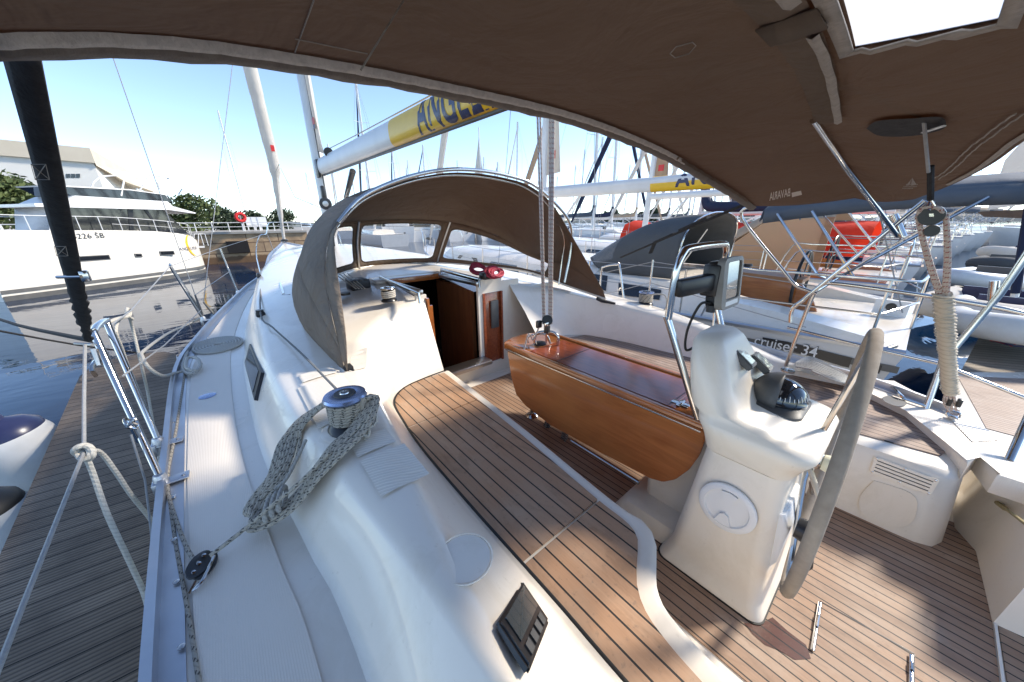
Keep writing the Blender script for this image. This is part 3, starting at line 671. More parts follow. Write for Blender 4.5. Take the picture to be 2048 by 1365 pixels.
# cockpit table
za = 1.42
A, B_, C_, D_ = onz(1018, 692, za), onz(1412, 848, za), onz(1378, 760, za), onz(1110, 662, za)
A = V(.17, 1.97, za); B_ = V(.155, .455, za); C_ = V(.62, .50, za); D_ = V(.60, 1.95, za)
bm = BM(); poly = [(.19, 2.02), (.15, 1.97), (.15, .46), (.17, .43), (.60, .43), (.63, .46), (.63, 1.93), (.57, 2.02), (.46, 2.06), (.30, 2.06)]
prism(bm, poly, za-.035, za, bev=.008); tb = mk('cockpit_table', bm, 'varnished_wood', Y)
bm = BM(); prism(bm, [(.205, .62), (.575, .62), (.575, 1.72), (.205, 1.72)], za+.001, za+.004); mk('lid_panel', bm, 'varnished_panel', tb, smooth=False)
bm = BM()
for x in (.15, .61): box(bm, (x+.01, 1.2, za+.006), (.028, 1.5, .018), bev=.005)
box(bm, (.39, .64, za+.0045), (.37, .006, .002)); mk('fiddle_rail', bm, 'varnished_wood', tb)
bm = BM()
for y in (.66, 1.45): box(bm, (.39, y, za+.0052), (.37, .004, .0015))
mk('lid_seam', bm, 'black_paint', tb, smooth=False)
for x in (.27, .51):
    bm = BM(); box(bm, (x, .62, za+.008), (.035, .09, .004), bev=.0015); box(bm, (x, .62, za+.010), (.075, .022, .006), bev=.002); lathe(bm, [(.006, 0), (.006, .005)], (x, .62, za+.011), 10); mk('hinge', bm, 'steel', tb)
bm = BM(); box(bm, (.142, 1.2, za-.03), (.012, 1.48, .012), bev=.002); mk('leaf_hinge', bm, 'steel', tb)
lp = [(1014, 702), (1410, 864), (1408, 885), (1398, 912), (1378, 940), (1350, 960), (1325, 965), (1300, 958), (1200, 905), (1100, 850), (1050, 812), (1032, 790), (1022, 755)]
bm = BM(); L_ = [onp(a, b, V(.135, 1, 1.38), V(-1, 0, .12)) for a, b in lp]; slab(bm, L_, V(-1, 0, .12), .022); bmesh.ops.bevel(bm, geom=list(bm.edges), offset=.005, segments=2, affect='EDGES'); mk('table_leaf', bm, 'varnished_wood', tb)
bm = BM(); slab(bm, [V(1.30-p.x*.0-.64, p.y, p.z) for p in L_], V(1, 0, .12), .022); mk('table_leaf', bm, 'varnished_wood', tb)
bm = BM(); box(bm, (.39, 1.2, 1.30), (.34, 1.35, .16), bev=.02); mk('table_box', bm, 'varnished_wood', tb)
bm = BM(); tube(bm, [(.34, 1.83, 1.3), (.34, 1.83, .76)], .022, 12); lathe(bm, [(.06, 0), (.05, .012), (.024, .03)], (.34, 1.83, .752), 20); mk('table_leg', bm, 'steel', tb)
bm = BM(); tube(bm, [onx(1143, 882, .12), onx(1278, 966, .12)], .014, 10); mk('foot_rail', bm, 'steel', Y)
# table support fairing and plinth forward of the pedestal
bm = BM()
def rsec(bm, secs, n=6):
    rings = []
    for (x0, x1, y0, y1, z, r) in secs:
        r = min(r, (x1-x0)/2-.001, (y1-y0)/2-.001)
        rings.append([bm.verts.new((x, y, z)) for x, y in rrect((x0+x1)/2, (y0+y1)/2, x1-x0, y1-y0, r, n)])
    for a, b in zip(rings, rings[1:]):
        m = len(a)
        for k in range(m): bm.faces.new((a[k], a[(k+1) % m], b[(k+1) % m], b[k]))
    bm.faces.new(rings[0][::-1]); bm.faces.new(rings[-1]); return bm
rsec(bm, [(.17, .52, .42, .70, .83, .05), (.17, .53, .42, .70, .86, .05), (.19, .50, .42, .74, 1.38, .04)]); mk('table_support', bm, 'gelcoat_cream', Y)
bm = BM(); rsec(bm, [(-.0, .60, .36, .80, .747, .04), (.0, .60, .36, .80, .757, .04), (.04, .56, .38, .76, .835, .05), (.07, .53, .4, .73, .845, .04)]); mk('plinth', bm, 'gelcoat_cream', Y)
# pedestal
bm = BM(); rsec(bm, [(-.075, .61, .03, .49, .747, .05), (-.075, .61, .03, .49, .757, .05)]); mk('pedestal_gasket', bm, 'rubber', Y)
bm = BM(); rsec(bm, [(-.07, .605, .035, .485, .755, .05), (-.065, .60, .04, .48, .775, .05), (-.045, .58, .055, .465, .80, .05), (-.035, .57, .065, .45, .86, .055), (-.02, .52, .085, .42, 1.15, .06), (-.012, .50, .10, .395, 1.40, .06), (-.012, .50, .10, .395, 1.418, .06)], 8)
pd = mk('steering_pedestal', bm, 'gelcoat_cream', Y, ang=50)
bm = BM(); rsec(bm, [(-.016, .50, .095, .40, 1.422, .06), (-.02, .505, .09, .405, 1.43, .07), (-.035, .51, .07, .42, 1.475, .09), (-.05, .52, .045, .435, 1.515, .10), (-.05, .52, .04, .45, 1.535, .10), (-.045, .51, .055, .455, 1.56, .10), (-.03, .49, .09, .46, 1.572, .09),
     (-.028, .49, .29, .49, 1.60, .08), (-.02, .48, .35, .515, 1.68, .08), (0.01, .43, .39, .54, 1.78, .07), (.05, .37, .425, .55, 1.85, .05), (.09, .32, .45, .54, 1.88, .035)], 8)
hd = mk('binnacle_head', bm, 'gelcoat_cream', pd, ang=70)
bm = BM(); nP = V(-1, 0, .06).normalized(); pP = V(-.03, .25, 1.15)+nP*.006
def pe(a, b, o=0): return onp(a, b, pP+nP*o, nP)
cP = pe(1453, 1016); ex = (pe(1510, 1048)-cP); ey = (pe(1420, 1060)-cP)
e1 = V(0, 1, 0).cross(nP).normalized(); e2 = nP.cross(e1)
for r0, r1, o in ((.092, .092, -.004), (.092, .088, .004), (.074, .072, .005), (.068, .06, .002)): pass
rot = nP.to_track_quat('Z', 'Y')
lathe(bm, [(.108, -.006), (.108, .004), (.102, .009), (.084, .009), (.080, .001), (.0, .001)], cP, 44, rot=rot, cap=False)
ih = mk('inspection_hatch', bm, 'white_plastic', pd)
for sg in (1, -1):
    bm = BM(); pts = [cP+nP*.012+e1*sg*a+e2*b for a, b in ((.074, .030), (.034, .016), (.024, -.0), (.034, -.016), (.074, -.030), (.080, 0))]
    slab(bm, pts if sg > 0 else pts[::-1], nP, .012); mk('grip', bm, 'white_plastic', ih, smooth=False)
# compass
cc = onz(1556, 806, 1.585); bm = BM(); rsec(bm, [(cc.x-.13, cc.x+.13, cc.y-.10, cc.y+.10, 1.555, .05), (cc.x-.13, cc.x+.13, cc.y-.10, cc.y+.10, 1.592, .05), (cc.x-.11, cc.x+.11, cc.y-.085, cc.y+.085, 1.606, .05)]); cp = mk('compass', bm, 'grey_plastic', Y)
bm = BM(); lathe(bm, [(.097, .0), (.097, .012)]+[(.095*math.cos(a), .014+.085*math.sin(a)) for a in [k*PI/2/8 for k in range(9)]], cc+V(0, 0, .018), 32, cap=False); mk('dome', bm, 'smoked_window', cp)
bm = BM()
for k in range(36):
    a = 2*PI*k/36; ra, rb = .070, .070*math.cos(.28); z0 = cc.z+.018+.014+.070*math.sin(.22); z1 = cc.z+.032+.070*math.sin(.40 if k % 3 else .5)
    b1, b2 = .097*math.cos(.22), .097*math.cos(.40 if k % 3 else .5); zz1 = cc.z+.032+.0875*math.sin(.22); zz2 = cc.z+.032+.0875*math.sin(.40 if k % 3 else .5)
    tube(bm, [cc*1+V(b1*math.cos(a), b1*math.sin(a), zz1-cc.z+.0005), cc*1+V(b2*math.cos(a), b2*math.sin(a), zz2-cc.z+.0005)], .0014, 4)
mk('dial_marks', bm, 'white_plastic', cp)
bm = BM(); rows = []
for i in range(13):
    a = math.radians(20+ 165*i/12); rows.append([cc+V(.110*math.cos(a)*math.cos(e), .110*math.sin(a)*math.cos(e), .018+.118*math.sin(e)) for e in [k*PI/2/8*1.0 for k in range(9)]])
grid(bm, rows); hdo = mk('hood', bm, 'grey_plastic', cp); solid(hdo, .006, 0)
# instruments on the binnacle's aft face
p = onz(1488, 704, 1.80); bm = BM(); nn = V(.15, -.55, .75).normalized(); rt = nn.to_track_quat('Z', 'Y'); 
def gauge(px, py, x, wd, hh, nm, scr):
    c = onx(px, py, x); c = c+(CAM-c).normalized()*.03; ux = V(1, 0, 0); uy = nn.cross(ux).normalized(); ux = uy.cross(nn)
    bm = BM(); slab(bm, [c+ux*a+uy*b for a, b in ((-wd, -hh), (wd, -hh), (wd, hh), (-wd, hh))], nn, .03); bmesh.ops.bevel(bm, geom=list(bm.edges), offset=.005, segments=2, affect='EDGES'); o = mk(nm, bm, 'grey_plastic', Y)
    bm = BM(); slab(bm, [c+nn*.002+ux*a*.78+uy*b*.72 for a, b in ((-wd, -hh), (wd, -hh), (wd, hh), (-wd, hh))], nn, .004); mk('display', bm, scr, o, smooth=False)
gauge(1492, 712, .27, .055, .055, 'instrument', 'lcd'); gauge(1528, 722, .42, .06, .05, 'instrument', 'screen')
# grab rail
gx0, gx1 = .02, .56
g0 = V(gx0+.04, .46, 1.50); g1 = onx(1336, 640, gx0); g2 = onx(1352, 545, gx0); g3 = onx(1366, 508, gx0+.03)
dz = lambda p, x: V(x, p.y, p.z)
bm = BM(); gp = [g0, g1+(g0-g1)*.04, g1, g1+(g2-g1)*.1, g2, g3, dz(g3, gx0+.10)+V(0, 0.0, .02), dz(g3, gx1-.10)+V(0, 0, .02), dz(g3, gx1-.03), dz(g2, gx1), dz(g1, gx1)+V(0, 0, .02), dz(g1, gx1), dz(g0, gx1-.04)]
tube(bm, gp, .0155, 12, smooth=4); mk('grab_rail', bm, 'steel', Y)
# chart plotter on its arm
cpz = onx(1466, 566, .30); a0 = onx(1345, 580, .0); nn2 = V(-.02, -.99, .10).normalized(); up2 = (V(0, 0, 1)-nn2*nn2.z).normalized(); ri = up2.cross(nn2)
bm = BM(); slab(bm, [cpz+ri*a+up2*b-nn2*.012 for a, b in rrect(0, 0, .19, .20, .02, 4)], nn2, .06); 
q1 = a0; q2 = onx(1440, 560, .25); d = (q2-q1)
box(bm, q1.lerp(q2, .55), ((q2-q1).length*.95, .05, .075), rot=(q2-q1).to_track_quat('X', 'Z'), bev=.012); box(bm, q2+V(-.03, .02, -.0), (.07, .07, .14), bev=.01)
lathe(bm, [(.02, 0), (.02, .03), (.012, .035)], q2+V(-.04, -.0, -.14), 12)
cpo = mk('chart_plotter', bm, 'black_plastic', Y, ang=30)
bm = BM(); fr = rrect(0, 0, .215, .225, .03, 5); fi = rrect(0, .012, .155, .165, .012, 5)
vo = [bm.verts.new(cpz+ri*a+up2*b) for a, b in fr]; vi = [bm.verts.new(cpz+ri*a+up2*b+nn2*.004) for a, b in fi]; vb = [bm.verts.new(cpz+ri*a+up2*b-nn2*.03) for a, b in fr]; vj = [bm.verts.new(cpz+ri*a+up2*b-nn2*.004) for a, b in fi]
for A1, A2 in ((vb, vo), (vo, vi), (vi, vj)):
    for k in range(len(A1)): bm.faces.new((A1[k], A1[(k+1) % len(A1)], A2[(k+1) % len(A1)], A2[k]))
mk('bezel', bm, 'grey_letter', cpo, ang=30)
bm = BM(); slab(bm, [cpz+ri*a+up2*b+nn2*-.002 for a, b in fi], nn2, .003); mk('screen', bm, 'screen', cpo, smooth=False)
bm = BM(); slab(bm, [cpz+ri*a+up2*b+nn2*.0035 for a, b in ((-.07, -.098), (.07, -.098), (.07, -.078), (-.07, -.078))], nn2, .002); mk('name_strip', bm, 'white_plastic', cpo, smooth=False)
bm = BM(); tube(bm, [q2+V(-.05, 0, -.10), onx(1400, 610, .2), onx(1375, 660, .2), onx(1372, 700, .2), onx(1395, 690, .25)], .006, 8, smooth=8); mk('cable', bm, 'rubber', Y)
# steering wheel: transverse plane just aft of the camera's own
hubc = V(.26, .075, 1.415); WR = .525; wc = V(.25, .024, 1.435); WXD = V(1, .06, 0).normalized()
bm = BM(); tube(bm, [wc+WXD*WR*math.cos(a)+V(0, 0, WR*math.sin(a)) for a in [2*PI*k/72 for k in range(72)]], .020, 12, closed=True)
wh = mk('steering_wheel', bm, 'suede', Y)
for k in range(5):
    a = 2*PI*k/5+PI/2+.05; d = WXD*math.cos(a)+V(0, 0, math.sin(a)); bm = BM()
    sx = V(-d.z, 0, d.x)
    tube(bm, [hubc+d*.02+sx*.013, hubc+d*.1+sx*.013, wc+d*WR+sx*.013], .0095, 8); mk('spoke', bm, 'steel', wh)
bm = BM(); lathe(bm, [(.022, -.09), (.022, 0), (.035, .0), (.04, .02), (.03, .035), (.018, .04)], hubc, 20, rot=Matrix.Rotation(PI/2, 3, 'X')); mk('hub', bm, 'steel', wh)
bm = BM(); lathe(bm, [(.032, .035), (.036, .05), (.03, .085), (.01, .09)], hubc, 14, rot=Matrix.Rotation(PI/2, 3, 'X')); mk('brake_knob', bm, 'ivory_plastic', wh)
# engine lever and housing on the pedestal's aft face
bm = BM(); rsec(bm, [(.02, .28, .075, .13, .98, .02), (.02, .28, .06, .13, 1.02, .02), (.02, .28, .055, .13, 1.2, .02), (.02, .28, .08, .13, 1.26, .02)]); mk('control_housing', bm, 'white_plastic', pd)
bm = BM(); lathe(bm, [(.0, .0), (.035, .012), (.045, .0), (.04, -.03)], (.05, .012, 1.22), 20, rot=Matrix.Rotation(PI/2, 3, 'X'), cap=False); tube(bm, [(.03, .0, 1.24), (.0, -.02, 1.12), (.0, -.02, 1.10)], [.018, .02, .012], 10); mk('throttle_lever', bm, 'black_plastic', Y)
# ------------------------------------------------------------ dodger
def dcurve(P, n=61): return smoothpath(P, 11)
zb = 1.79
BASE = [V(-1.02, 2.03, 1.51), onz(612, 664, 1.53), onz(594, 612, 1.56), onz(600, 575, 1.64), V(-.62, 4.15, zb-.02), V(-.09, 4.70, zb), V(.40, 4.80, zb), V(.93, 4.50, zb), V(1.15, 3.8, zb), V(1.37, 3.05, zb-.02), V(1.62, 2.6, 1.62), V(1.70, 2.10, 1.53)]
WTOP = [V(-1.00, 2.10, 1.62), ony(606, 560, 2.5), ony(600, 515, 3.0), ony(624, 474, 3.4), ony(676, 448, 3.8), ony(716, 443, 4.15), ony(806, 439, 4.3), ony(898, 444, 4.0), ony(985, 468, 3.4), ony(1068, 512, 2.8), V(1.60, 2.55, 1.85), V(1.69, 2.15, 1.64)]
BOW = [V(-1.01, 2.06, 1.58), V(-.985, 2.25, 1.95), V(-.87, 2.45, 2.27), V(-.62, 2.52, 2.49), V(-.32, 2.53, 2.62), V(.0, 2.53, 2.70), V(.30, 2.53, 2.725), V(.62, 2.52, 2.71), V(.92, 2.50, 2.655), V(1.20, 2.47, 2.50), V(1.43, 2.4, 2.2), V(1.69, 2.12, 1.6)]
n = 122; cb, cw, ct = dcurve(BASE, n), dcurve(WTOP, n), dcurve(BOW, n)
def lower(s, t):   # s along 0..1, t 0..1 base to window top
    i = s*(n-1); k = min(int(i), n-2); f = i-k; a = cb[k].lerp(cb[k+1], f); b = cw[k].lerp(cw[k+1], f)
    c = a.lerp(b, t); o = (c-V(CX, 2.8, c.z)); o.z = 0; return c+o.normalized()*.045*math.sin(PI*t)*(1 if .08 < s < .92 else max(0, min(s, 1-s)/.08))
def sfind(C, p): return min(range(n), key=lambda k: (C[k]-p).length)/(n-1)
rr = [0]; 
# window panels: s ranges found from the base curve
sA, sB, sC, sD, sE = (sfind(cb, V(*p)) for p in ((-1.10, 3.6, 1.62), (-.40, 4.38, zb), (.42, 4.8, zb), (.42, 4.8, zb), (1.37, 3.05, zb)))
s1, s2, s3, s4 = 3.25/11, 5/11, 7/11, 9.5/11
bmc0 = bmc_side = BM()
bmc = BM(); glass = []
def panel(sa, sb, win=None, N=32):
    if not win:
        K = 14; grid(bmc_side if sb < .5 else bmc, [[lower(sa+(sb-sa)*i/K, j/6) for j in range(7)] for i in range(K+1)]); return
    m0, m1, t0, t1 = win; W = sb-sa
    n_ = 6; inner = rrect((sa+m0+sb-m1)/2, (t0+t1)/2, W-m0-m1, t1-t0, min(.007, .1), n_)
    cx_, cy_ = (sa+m0+sb-m1)/2, (t0+t1)/2; inner = []
    hw, hh = (W-m0-m1)/2, (t1-t0)/2; rs, rt = hw*.16, hh*.22
    for sx, sy, a0 in ((1, 1, 0), (-1, 1, 90), (-1, -1, 180), (1, -1, 270)):
        for k in range(n_+1):
            a = math.radians(a0+90*k/n_); inner.append((cx_+sx*(hw-rs)+rs*math.cos(a), cy_+sy*(hh-rt)+rt*math.sin(a)))
    # densify straight runs
    dn = []
    for k in range(len(inner)):
        a, b = inner[k], inner[(k+1) % len(inner)]; q = 6 if math.dist(a, b) > .03 or abs(a[0]-b[0]) > .012 else 1
        for j in range(q): dn.append((a[0]+(b[0]-a[0])*j/q, a[1]+(b[1]-a[1])*j/q))
    outer = []
    for a, b in dn:
        dx, dy = (a-cx_)/hw, (b-cy_)/hh; k = max(abs(dx), abs(dy)); dx /= k; dy /= k
        outer.append((cx_+(sb-cx_ if dx > 0 else cx_-sa)*dx, cy_+((1-cy_) if dy > 0 else cy_)*dy))
    vi = [bmc.verts.new(lower(*p)) for p in dn]; vo = [bmc.verts.new(lower(*p)) for p in outer]; m = len(dn)
    for k in range(m): bmc.faces.new((vi[k], vi[(k+1) % m], vo[(k+1) % m], vo[k]))
    g_ = BM(); rings = [[g_.verts.new(lower(cx_+(a-cx_)*q, cy_+(b-cy_)*q)) for a, b in dn] for q in (1.01, .75, .5, .25)]
    for A1, A2 in zip(rings, rings[1:]):
        for k in range(m): g_.faces.new((A1[k], A1[(k+1) % m], A2[(k+1) % m], A2[k]))
    g_.faces.new(rings[-1]); glass.append((g_, [lower(*p) for p in dn]))
panel(0, s1); panel(s1, s2, (.012, .010, .14, .92)); panel(s2, s3, (.010, .010, .12, .93)); panel(s3, s4, (.010, .012, .12, .88)); panel(s4, 1)
K = 60; rows = []
for i in range(n):
    a, b = cw[i], ct[i]; row = []
    for j in range(13):
        t = j/12; p = a.lerp(b, t); row.append(p+V(0, 0, .10*math.sin(PI*t)*min(1, max(0, (min(i, n-1-i)/18)))))
    rows.append(row)
grid(bmc, rows[35:]); grid(bmc_side, rows[:36])
# wing aft of the bow, port side and starboard side
W0 = [V(-1.01, 2.00, 1.53), V(-.97, 2.06, 1.72), V(-.93, 2.18, 1.95), V(-.90, 2.28, 2.14), V(-.84, 2.40, 2.32), V(-.70, 2.46, 2.44)]
W1 = [V(-1.01, 2.06, 1.58), V(-.985, 2.25, 1.95), V(-.95, 2.33, 2.1), V(-.87, 2.45, 2.27), V(-.78, 2.49, 2.37), V(-.66, 2.52, 2.46)]
loft(bmc_side, [W0, W1], 14)
j_ = 40
dg_ = mk('dodger', bmc, 'canvas_brown', Y, ang=80); solid(dg_, .004, 0)
solid(mk('side_panel', bmc_side, 'canvas_brown_skylit', dg_, ang=80), .004, 0)
for g_, rim in glass:
    mk('window_pane', g_, 'clear_vinyl', dg_)
    bm = BM(); tube(bm, rim, .010, 6, closed=True, flat=.5); mk('window_seam', bm, 'canvas_brown', dg_)
bm = BM(); tube(bm, [p+V(0, -.02, .022) for p in curve([V(-.80, 2.49, 2.33)]+BOW[3:10]+[V(1.45, 2.47, 2.30), V(1.50, 2.48, 2.05), V(1.44, 2.5, 1.68)], 60)], .015, 12); mk('dodger_bow', bm, 'steel', Y)
bm = BM(); tube(bm, [p+V(0, .05, -.012) for p in curve(BOW[2:10]+[V(1.44, 2.47, 2.2), V(1.46, 2.5, 1.95), V(1.42, 2.5, 1.68)], 60)], .009, 10); mk('dodger_bow', bm, 'steel', Y)
for s_ in (s2, s3):
    bm = BM(); tube(bm, [lower(s_+.002, t)-V(0, .012, 0) for t in (0, .3, .6, 1)], .012, 8, smooth=4); mk('dodger_strut', bm, 'brushed_steel', Y)
bm = BM(); pth = [lower(i/60, 0)+V(0, 0, .004) for i in range(61)]; tube(bm, pth, .012, 8); mk('base_track', bm, 'gelcoat', Y)
# black foot strap of the dodger
bm = BM(); c = onz(697, 742, 1.51); tube(bm, [onz(683, 700, 1.60), onz(690, 720, 1.56), c], [.022, .022, .02], 6, flat=.35, up=(1, 0, 0)); box(bm, c+V(0, 0, .014), (.05, .07, .045), bev=.008); tube(bm, [c+V(.0, -.02, .02), c+V(.02, -.05, .012)], .007, 6); mk('dodger_buckle', bm, 'black_strap', Y)
bm = BM(); c = onz(1204, 602, 1.54); tube(bm, [c+V(-.05, .03, .03), c, c+V(.1, -.1, -.03)], [.02, .02, .012], 6); mk('dodger_buckle', bm, 'black_strap', Y)
# ------------------------------------------------------------ bimini
FR = [V(-2.0, 1.25, 2.50), V(-1.85, 1.15, 2.57), ony(-60, 88, 1.05), ony(0, 92, 1.0), ony(250, 100, 1.0), ony(500, 132, 1.0), ony(830, 190, 1.0), ony(1130, 250, 1.0), ony(1300, 310, 1.0), ony(1400, 362, 1.0), V(1.45, .97, 2.49), V(1.78, .935, 2.41)]
MB_ = [V(-1.95, .30, 2.48), V(-1.6, .30, 2.58), V(-1.2, .29, 2.66), V(-.75, .285, 2.715), V(-.2, .31, 2.745), V(.25, .345, 2.735), V(.66, .375, 2.70), V(1.1, .38, 2.65), V(1.5, .37, 2.57), V(1.80, .36, 2.47)]
AE = [V(-2.0, -1.3, 2.48), V(-1.4, -1.2, 2.6), V(-.8, -.9, 2.66), V(-.2, -.55, 2.69), V(.3, -.28, 2.69), V(.85, -.165, 2.63), V(1.3, -.11, 2.57), V(1.62, -.02, 2.51), V(1.80, .10, 2.45)]  # unseen port end stretched further aft to shade the near deck
FR = [p+V(0, 0, (.004, .004, .006, .008, .016, .026)[i] if i < 6 else .034) for i, p in enumerate(FR)]
n = 71; fr = curve(FR, n); mb = curve(MB_, n); ae = curve(AE, n)
FRb = [a.copy() for a in fr]
rows = []
for i in range(n):
    row = []
    for j in range(13):
        t = j/12; p = fr[i].lerp(mb[i], t); p.z -= .018*math.sin(PI*t); row.append(p)
    for j in range(1, 13):
        t = j/12; p = mb[i].lerp(ae[i], t); p.z -= .018*math.sin(PI*t); row.append(p)
    rows.append(row)
WX0, WX1, WY0, WY1 = -.55, -.17, .005, .215     # clear panel
bm = BM(); vr = [[bm.verts.new(p) for p in r] for r in rows]
# clear panel corners in the photo
WC = [onz(a, b, 2.70) for a, b in ((1688, 0), (1706, 118), (1980, 56), (2012, 0))]
uvw = []
for a, b in zip(vr, vr[1:]):
    for k in range(len(a)-1): bm.faces.new((a[k], a[k+1], b[k+1], b[k]))
def inside(p): return WX0-.5 < p.x < WX1 and WY0 < p.y < WY1
bmesh.ops.bisect_plane(bm, geom=bm.verts[:]+bm.edges[:]+bm.faces[:], plane_co=(WX1, 0, 0), plane_no=(1, -.06, 0))
bmesh.ops.bisect_plane(bm, geom=bm.verts[:]+bm.edges[:]+bm.faces[:], plane_co=(-.95, 0, 0), plane_no=(1, 0, 0))
bmesh.ops.bisect_plane(bm, geom=bm.verts[:]+bm.edges[:]+bm.faces[:], plane_co=(0, .015, 0), plane_no=(0, 1, 0))
bmesh.ops.bisect_plane(bm, geom=bm.verts[:]+bm.edges[:]+bm.faces[:], plane_co=(-.19, .220, 0), plane_no=(-.055, 1, 0))
hole = []
for f in bm.faces:
    c = f.calc_center_median()
    if -.95 < c.x and (c.x-WX1)-.06*c.y < 0 and .015 < c.y and (c.y-.220)-.055*(c.x+.19) < 0: hole.append(f)
g2 = BM(); mp_ = {}
for f in hole:
    g2.faces.new([mp_.setdefault(v, g2.verts.new(v.co)) if v not in mp_ else mp_[v] for v in f.verts])
rim_e = [e for e in {e for f in hole for e in f.edges} if len([f for f in e.link_faces if f in set(hole)]) == 1]
rim = []
for e in rim_e: rim.append((e.verts[0].co.copy(), e.verts[1].co.copy()))
bmesh.ops.delete(bm, geom=hole, context='FACES')
bo = mk('bimini', bm, 'canvas_brown', Y, ang=80); solid(bo, .003, 1)
mk('clear_panel', g2, 'bimini_vinyl', bo)
bm = BM()
zc_ = lambda x, y: min((v for r in rows for v in r), key=lambda v: (v.x-x)**2+(v.y-y)**2).z
x0, x1, y0, y1 = -.95, WX1+.003, .015, .222
fr1 = [(x0, y0), (x1-.01, y0), (x1, y1), (x0, y1-.04)]
fr0 = [(x0-.03, y0-.028), (x1+.02, y0-.028), (x1+.032, y1+.028), (x0-.03, y1-.01)]
for k in range(4):
    m_ = 14; a, b = fr0[k], fr0[(k+1) % 4]; c, d = fr1[k], fr1[(k+1) % 4]
    r0_ = [V(a[0]+(b[0]-a[0])*j/m_, a[1]+(b[1]-a[1])*j/m_, 0) for j in range(m_+1)]; r1_ = [V(c[0]+(d[0]-c[0])*j/m_, c[1]+(d[1]-c[1])*j/m_, 0) for j in range(m_+1)]
    for p in r0_+r1_: p.z = zc_(p.x, p.y)-.012
    grid(bm, [r0_, r1_])
solid(mk('panel_border', bm, 'hem_tape', bo), .004, 0)
# front hem with its rope-like edge, bow pocket and stitched tapes
sub = lambda C, a, b: C[int(a*(len(C)-1)):int(b*(len(C)-1))+1]
bm = BM(); rg = []
for i, p in enumerate(fr):
    wv = .0016*math.sin(i*2.3)+.0012*math.sin(i*5.1+1)
    rg.append([p+V(0, .012, -.004+wv), p+V(0, .014, -.022+wv), p+V(0, -.0, -.030+wv*1.3), p+V(0, -.028, -.030), p+V(0, -.045, -.010)])
grid(bm, rg); mk('front_hem', bm, 'edge_tape', bo, ang=80)
bm = BM(); rg = []
fine = curve(fr, 240)
for i, p in enumerate(fine):
    wv = .002*math.sin(i*1.3)+.0012*math.sin(i*2.9)
    rg.append([p+V(0, -.040+wv, -.020), p+V(0, -.047+wv, -.028), p+V(0, -.055+wv, -.024), p+V(0, -.060+wv*.5, -.012)])
k = int(.70*len(rg)); grid(bm, rg[:k]); mk('zip_tape', bm, 'zip_pale', bo, ang=80)
bm = BM(); rg = []
for i, p in enumerate(fine[k-8:228]):
    wv = .0035*math.sin(i*.9)
    rg.append([p+V(0, -.046+wv, -.018), p+V(0, -.054+wv, -.026), p+V(0, -.062+wv, -.014)])
grid(bm, rg); mk('zip_tape', bm, 'canvas_brown', bo, ang=80)
bm = BM(); m1 = curve(mb, 140)
def band(bm, C, w0, w1, dz, wob=.0009):
    grid(bm, [[p+V(0, w0+wob*math.sin(i*.8), -dz), p+V(0, (w0+w1)/2, -dz-.006), p+V(0, w1+wob*math.sin(i*.8+1), -dz)] for i, p in enumerate(C)])
i0 = min(range(140), key=lambda i: abs(m1[i].x+1.9)); i1 = min(range(140), key=lambda i: abs(m1[i].x-.50)); iq = min(range(140), key=lambda i: abs(m1[i].x+.45))
band(bm, m1[:i1], -.05, .03, .018); mk('bow_pocket', bm, 'canvas_brown', bo, ang=80)
bm = BM(); band(bm, m1[:iq-3], -.05, -.022, .026); band(bm, m1[iq+3:i1], -.05, -.028, .026); mk('zip_tape', bm, 'hem_tape', bo, ang=80)
bm = BM(); c = m1[iq]; grid(bm, [[c+V(x, y, -.028) for y in (-.065, -.02, .03)] for x in (-.055, 0, .05)]); solid(mk('reinforcement_patch', bm, 'canvas_brown', bo), .004, 0)
bm = BM(); a_ = curve(ae, 120); j0 = min(range(120), key=lambda i: abs(a_[i].x-.5)); 
zp = [onz(2060, 232, 2.60), onz(1990, 285, 2.59)]
band(bm, a_[int(.5*120):112], .022, .042, .012); mk('zip_tape', bm, 'hem_tape', bo, ang=80)
# slot for the backstay
bm = BM(); sl = [onz(a, b, 2.705) for a, b in ((1738, 240), (1760, 226), (1830, 213), (1890, 206), (1906, 212), (1895, 222), (1840, 236), (1770, 245))]
sl = [V(p.x, p.y, zc_(p.x, p.y)-.012) for p in sl]; grid_ = bm.faces.new([bm.verts.new(p) for p in curve(sl+[sl[0]], 30)[:-1]]); mk('backstay_slot', bm, 'black_strap', bo)
bm = BM(); a, b = onz(1860, 228, 2.70), onz(1902, 212, 2.70); zz = zc_(a.x, a.y)-.018; tube(bm, [V(a.x, a.y, zz), V(b.x, b.y, zz)], .008, 6, flat=.4); mk('slot_rim', bm, 'white_plastic', bo)
bm = BM(); q = [V(a_[i].x, a_[i].y+.11, zc_(a_[i].x, a_[i].y+.11)-.014) for i in range(40, 108)]; tube(bm, [p for p in q if p.x > .52], .003, 5); tube(bm, [V(p.x, p.y+.02, p.z) for p in q if p.x > .52], .003, 5); mk('seam_tape', bm, 'hem_tape', bo)
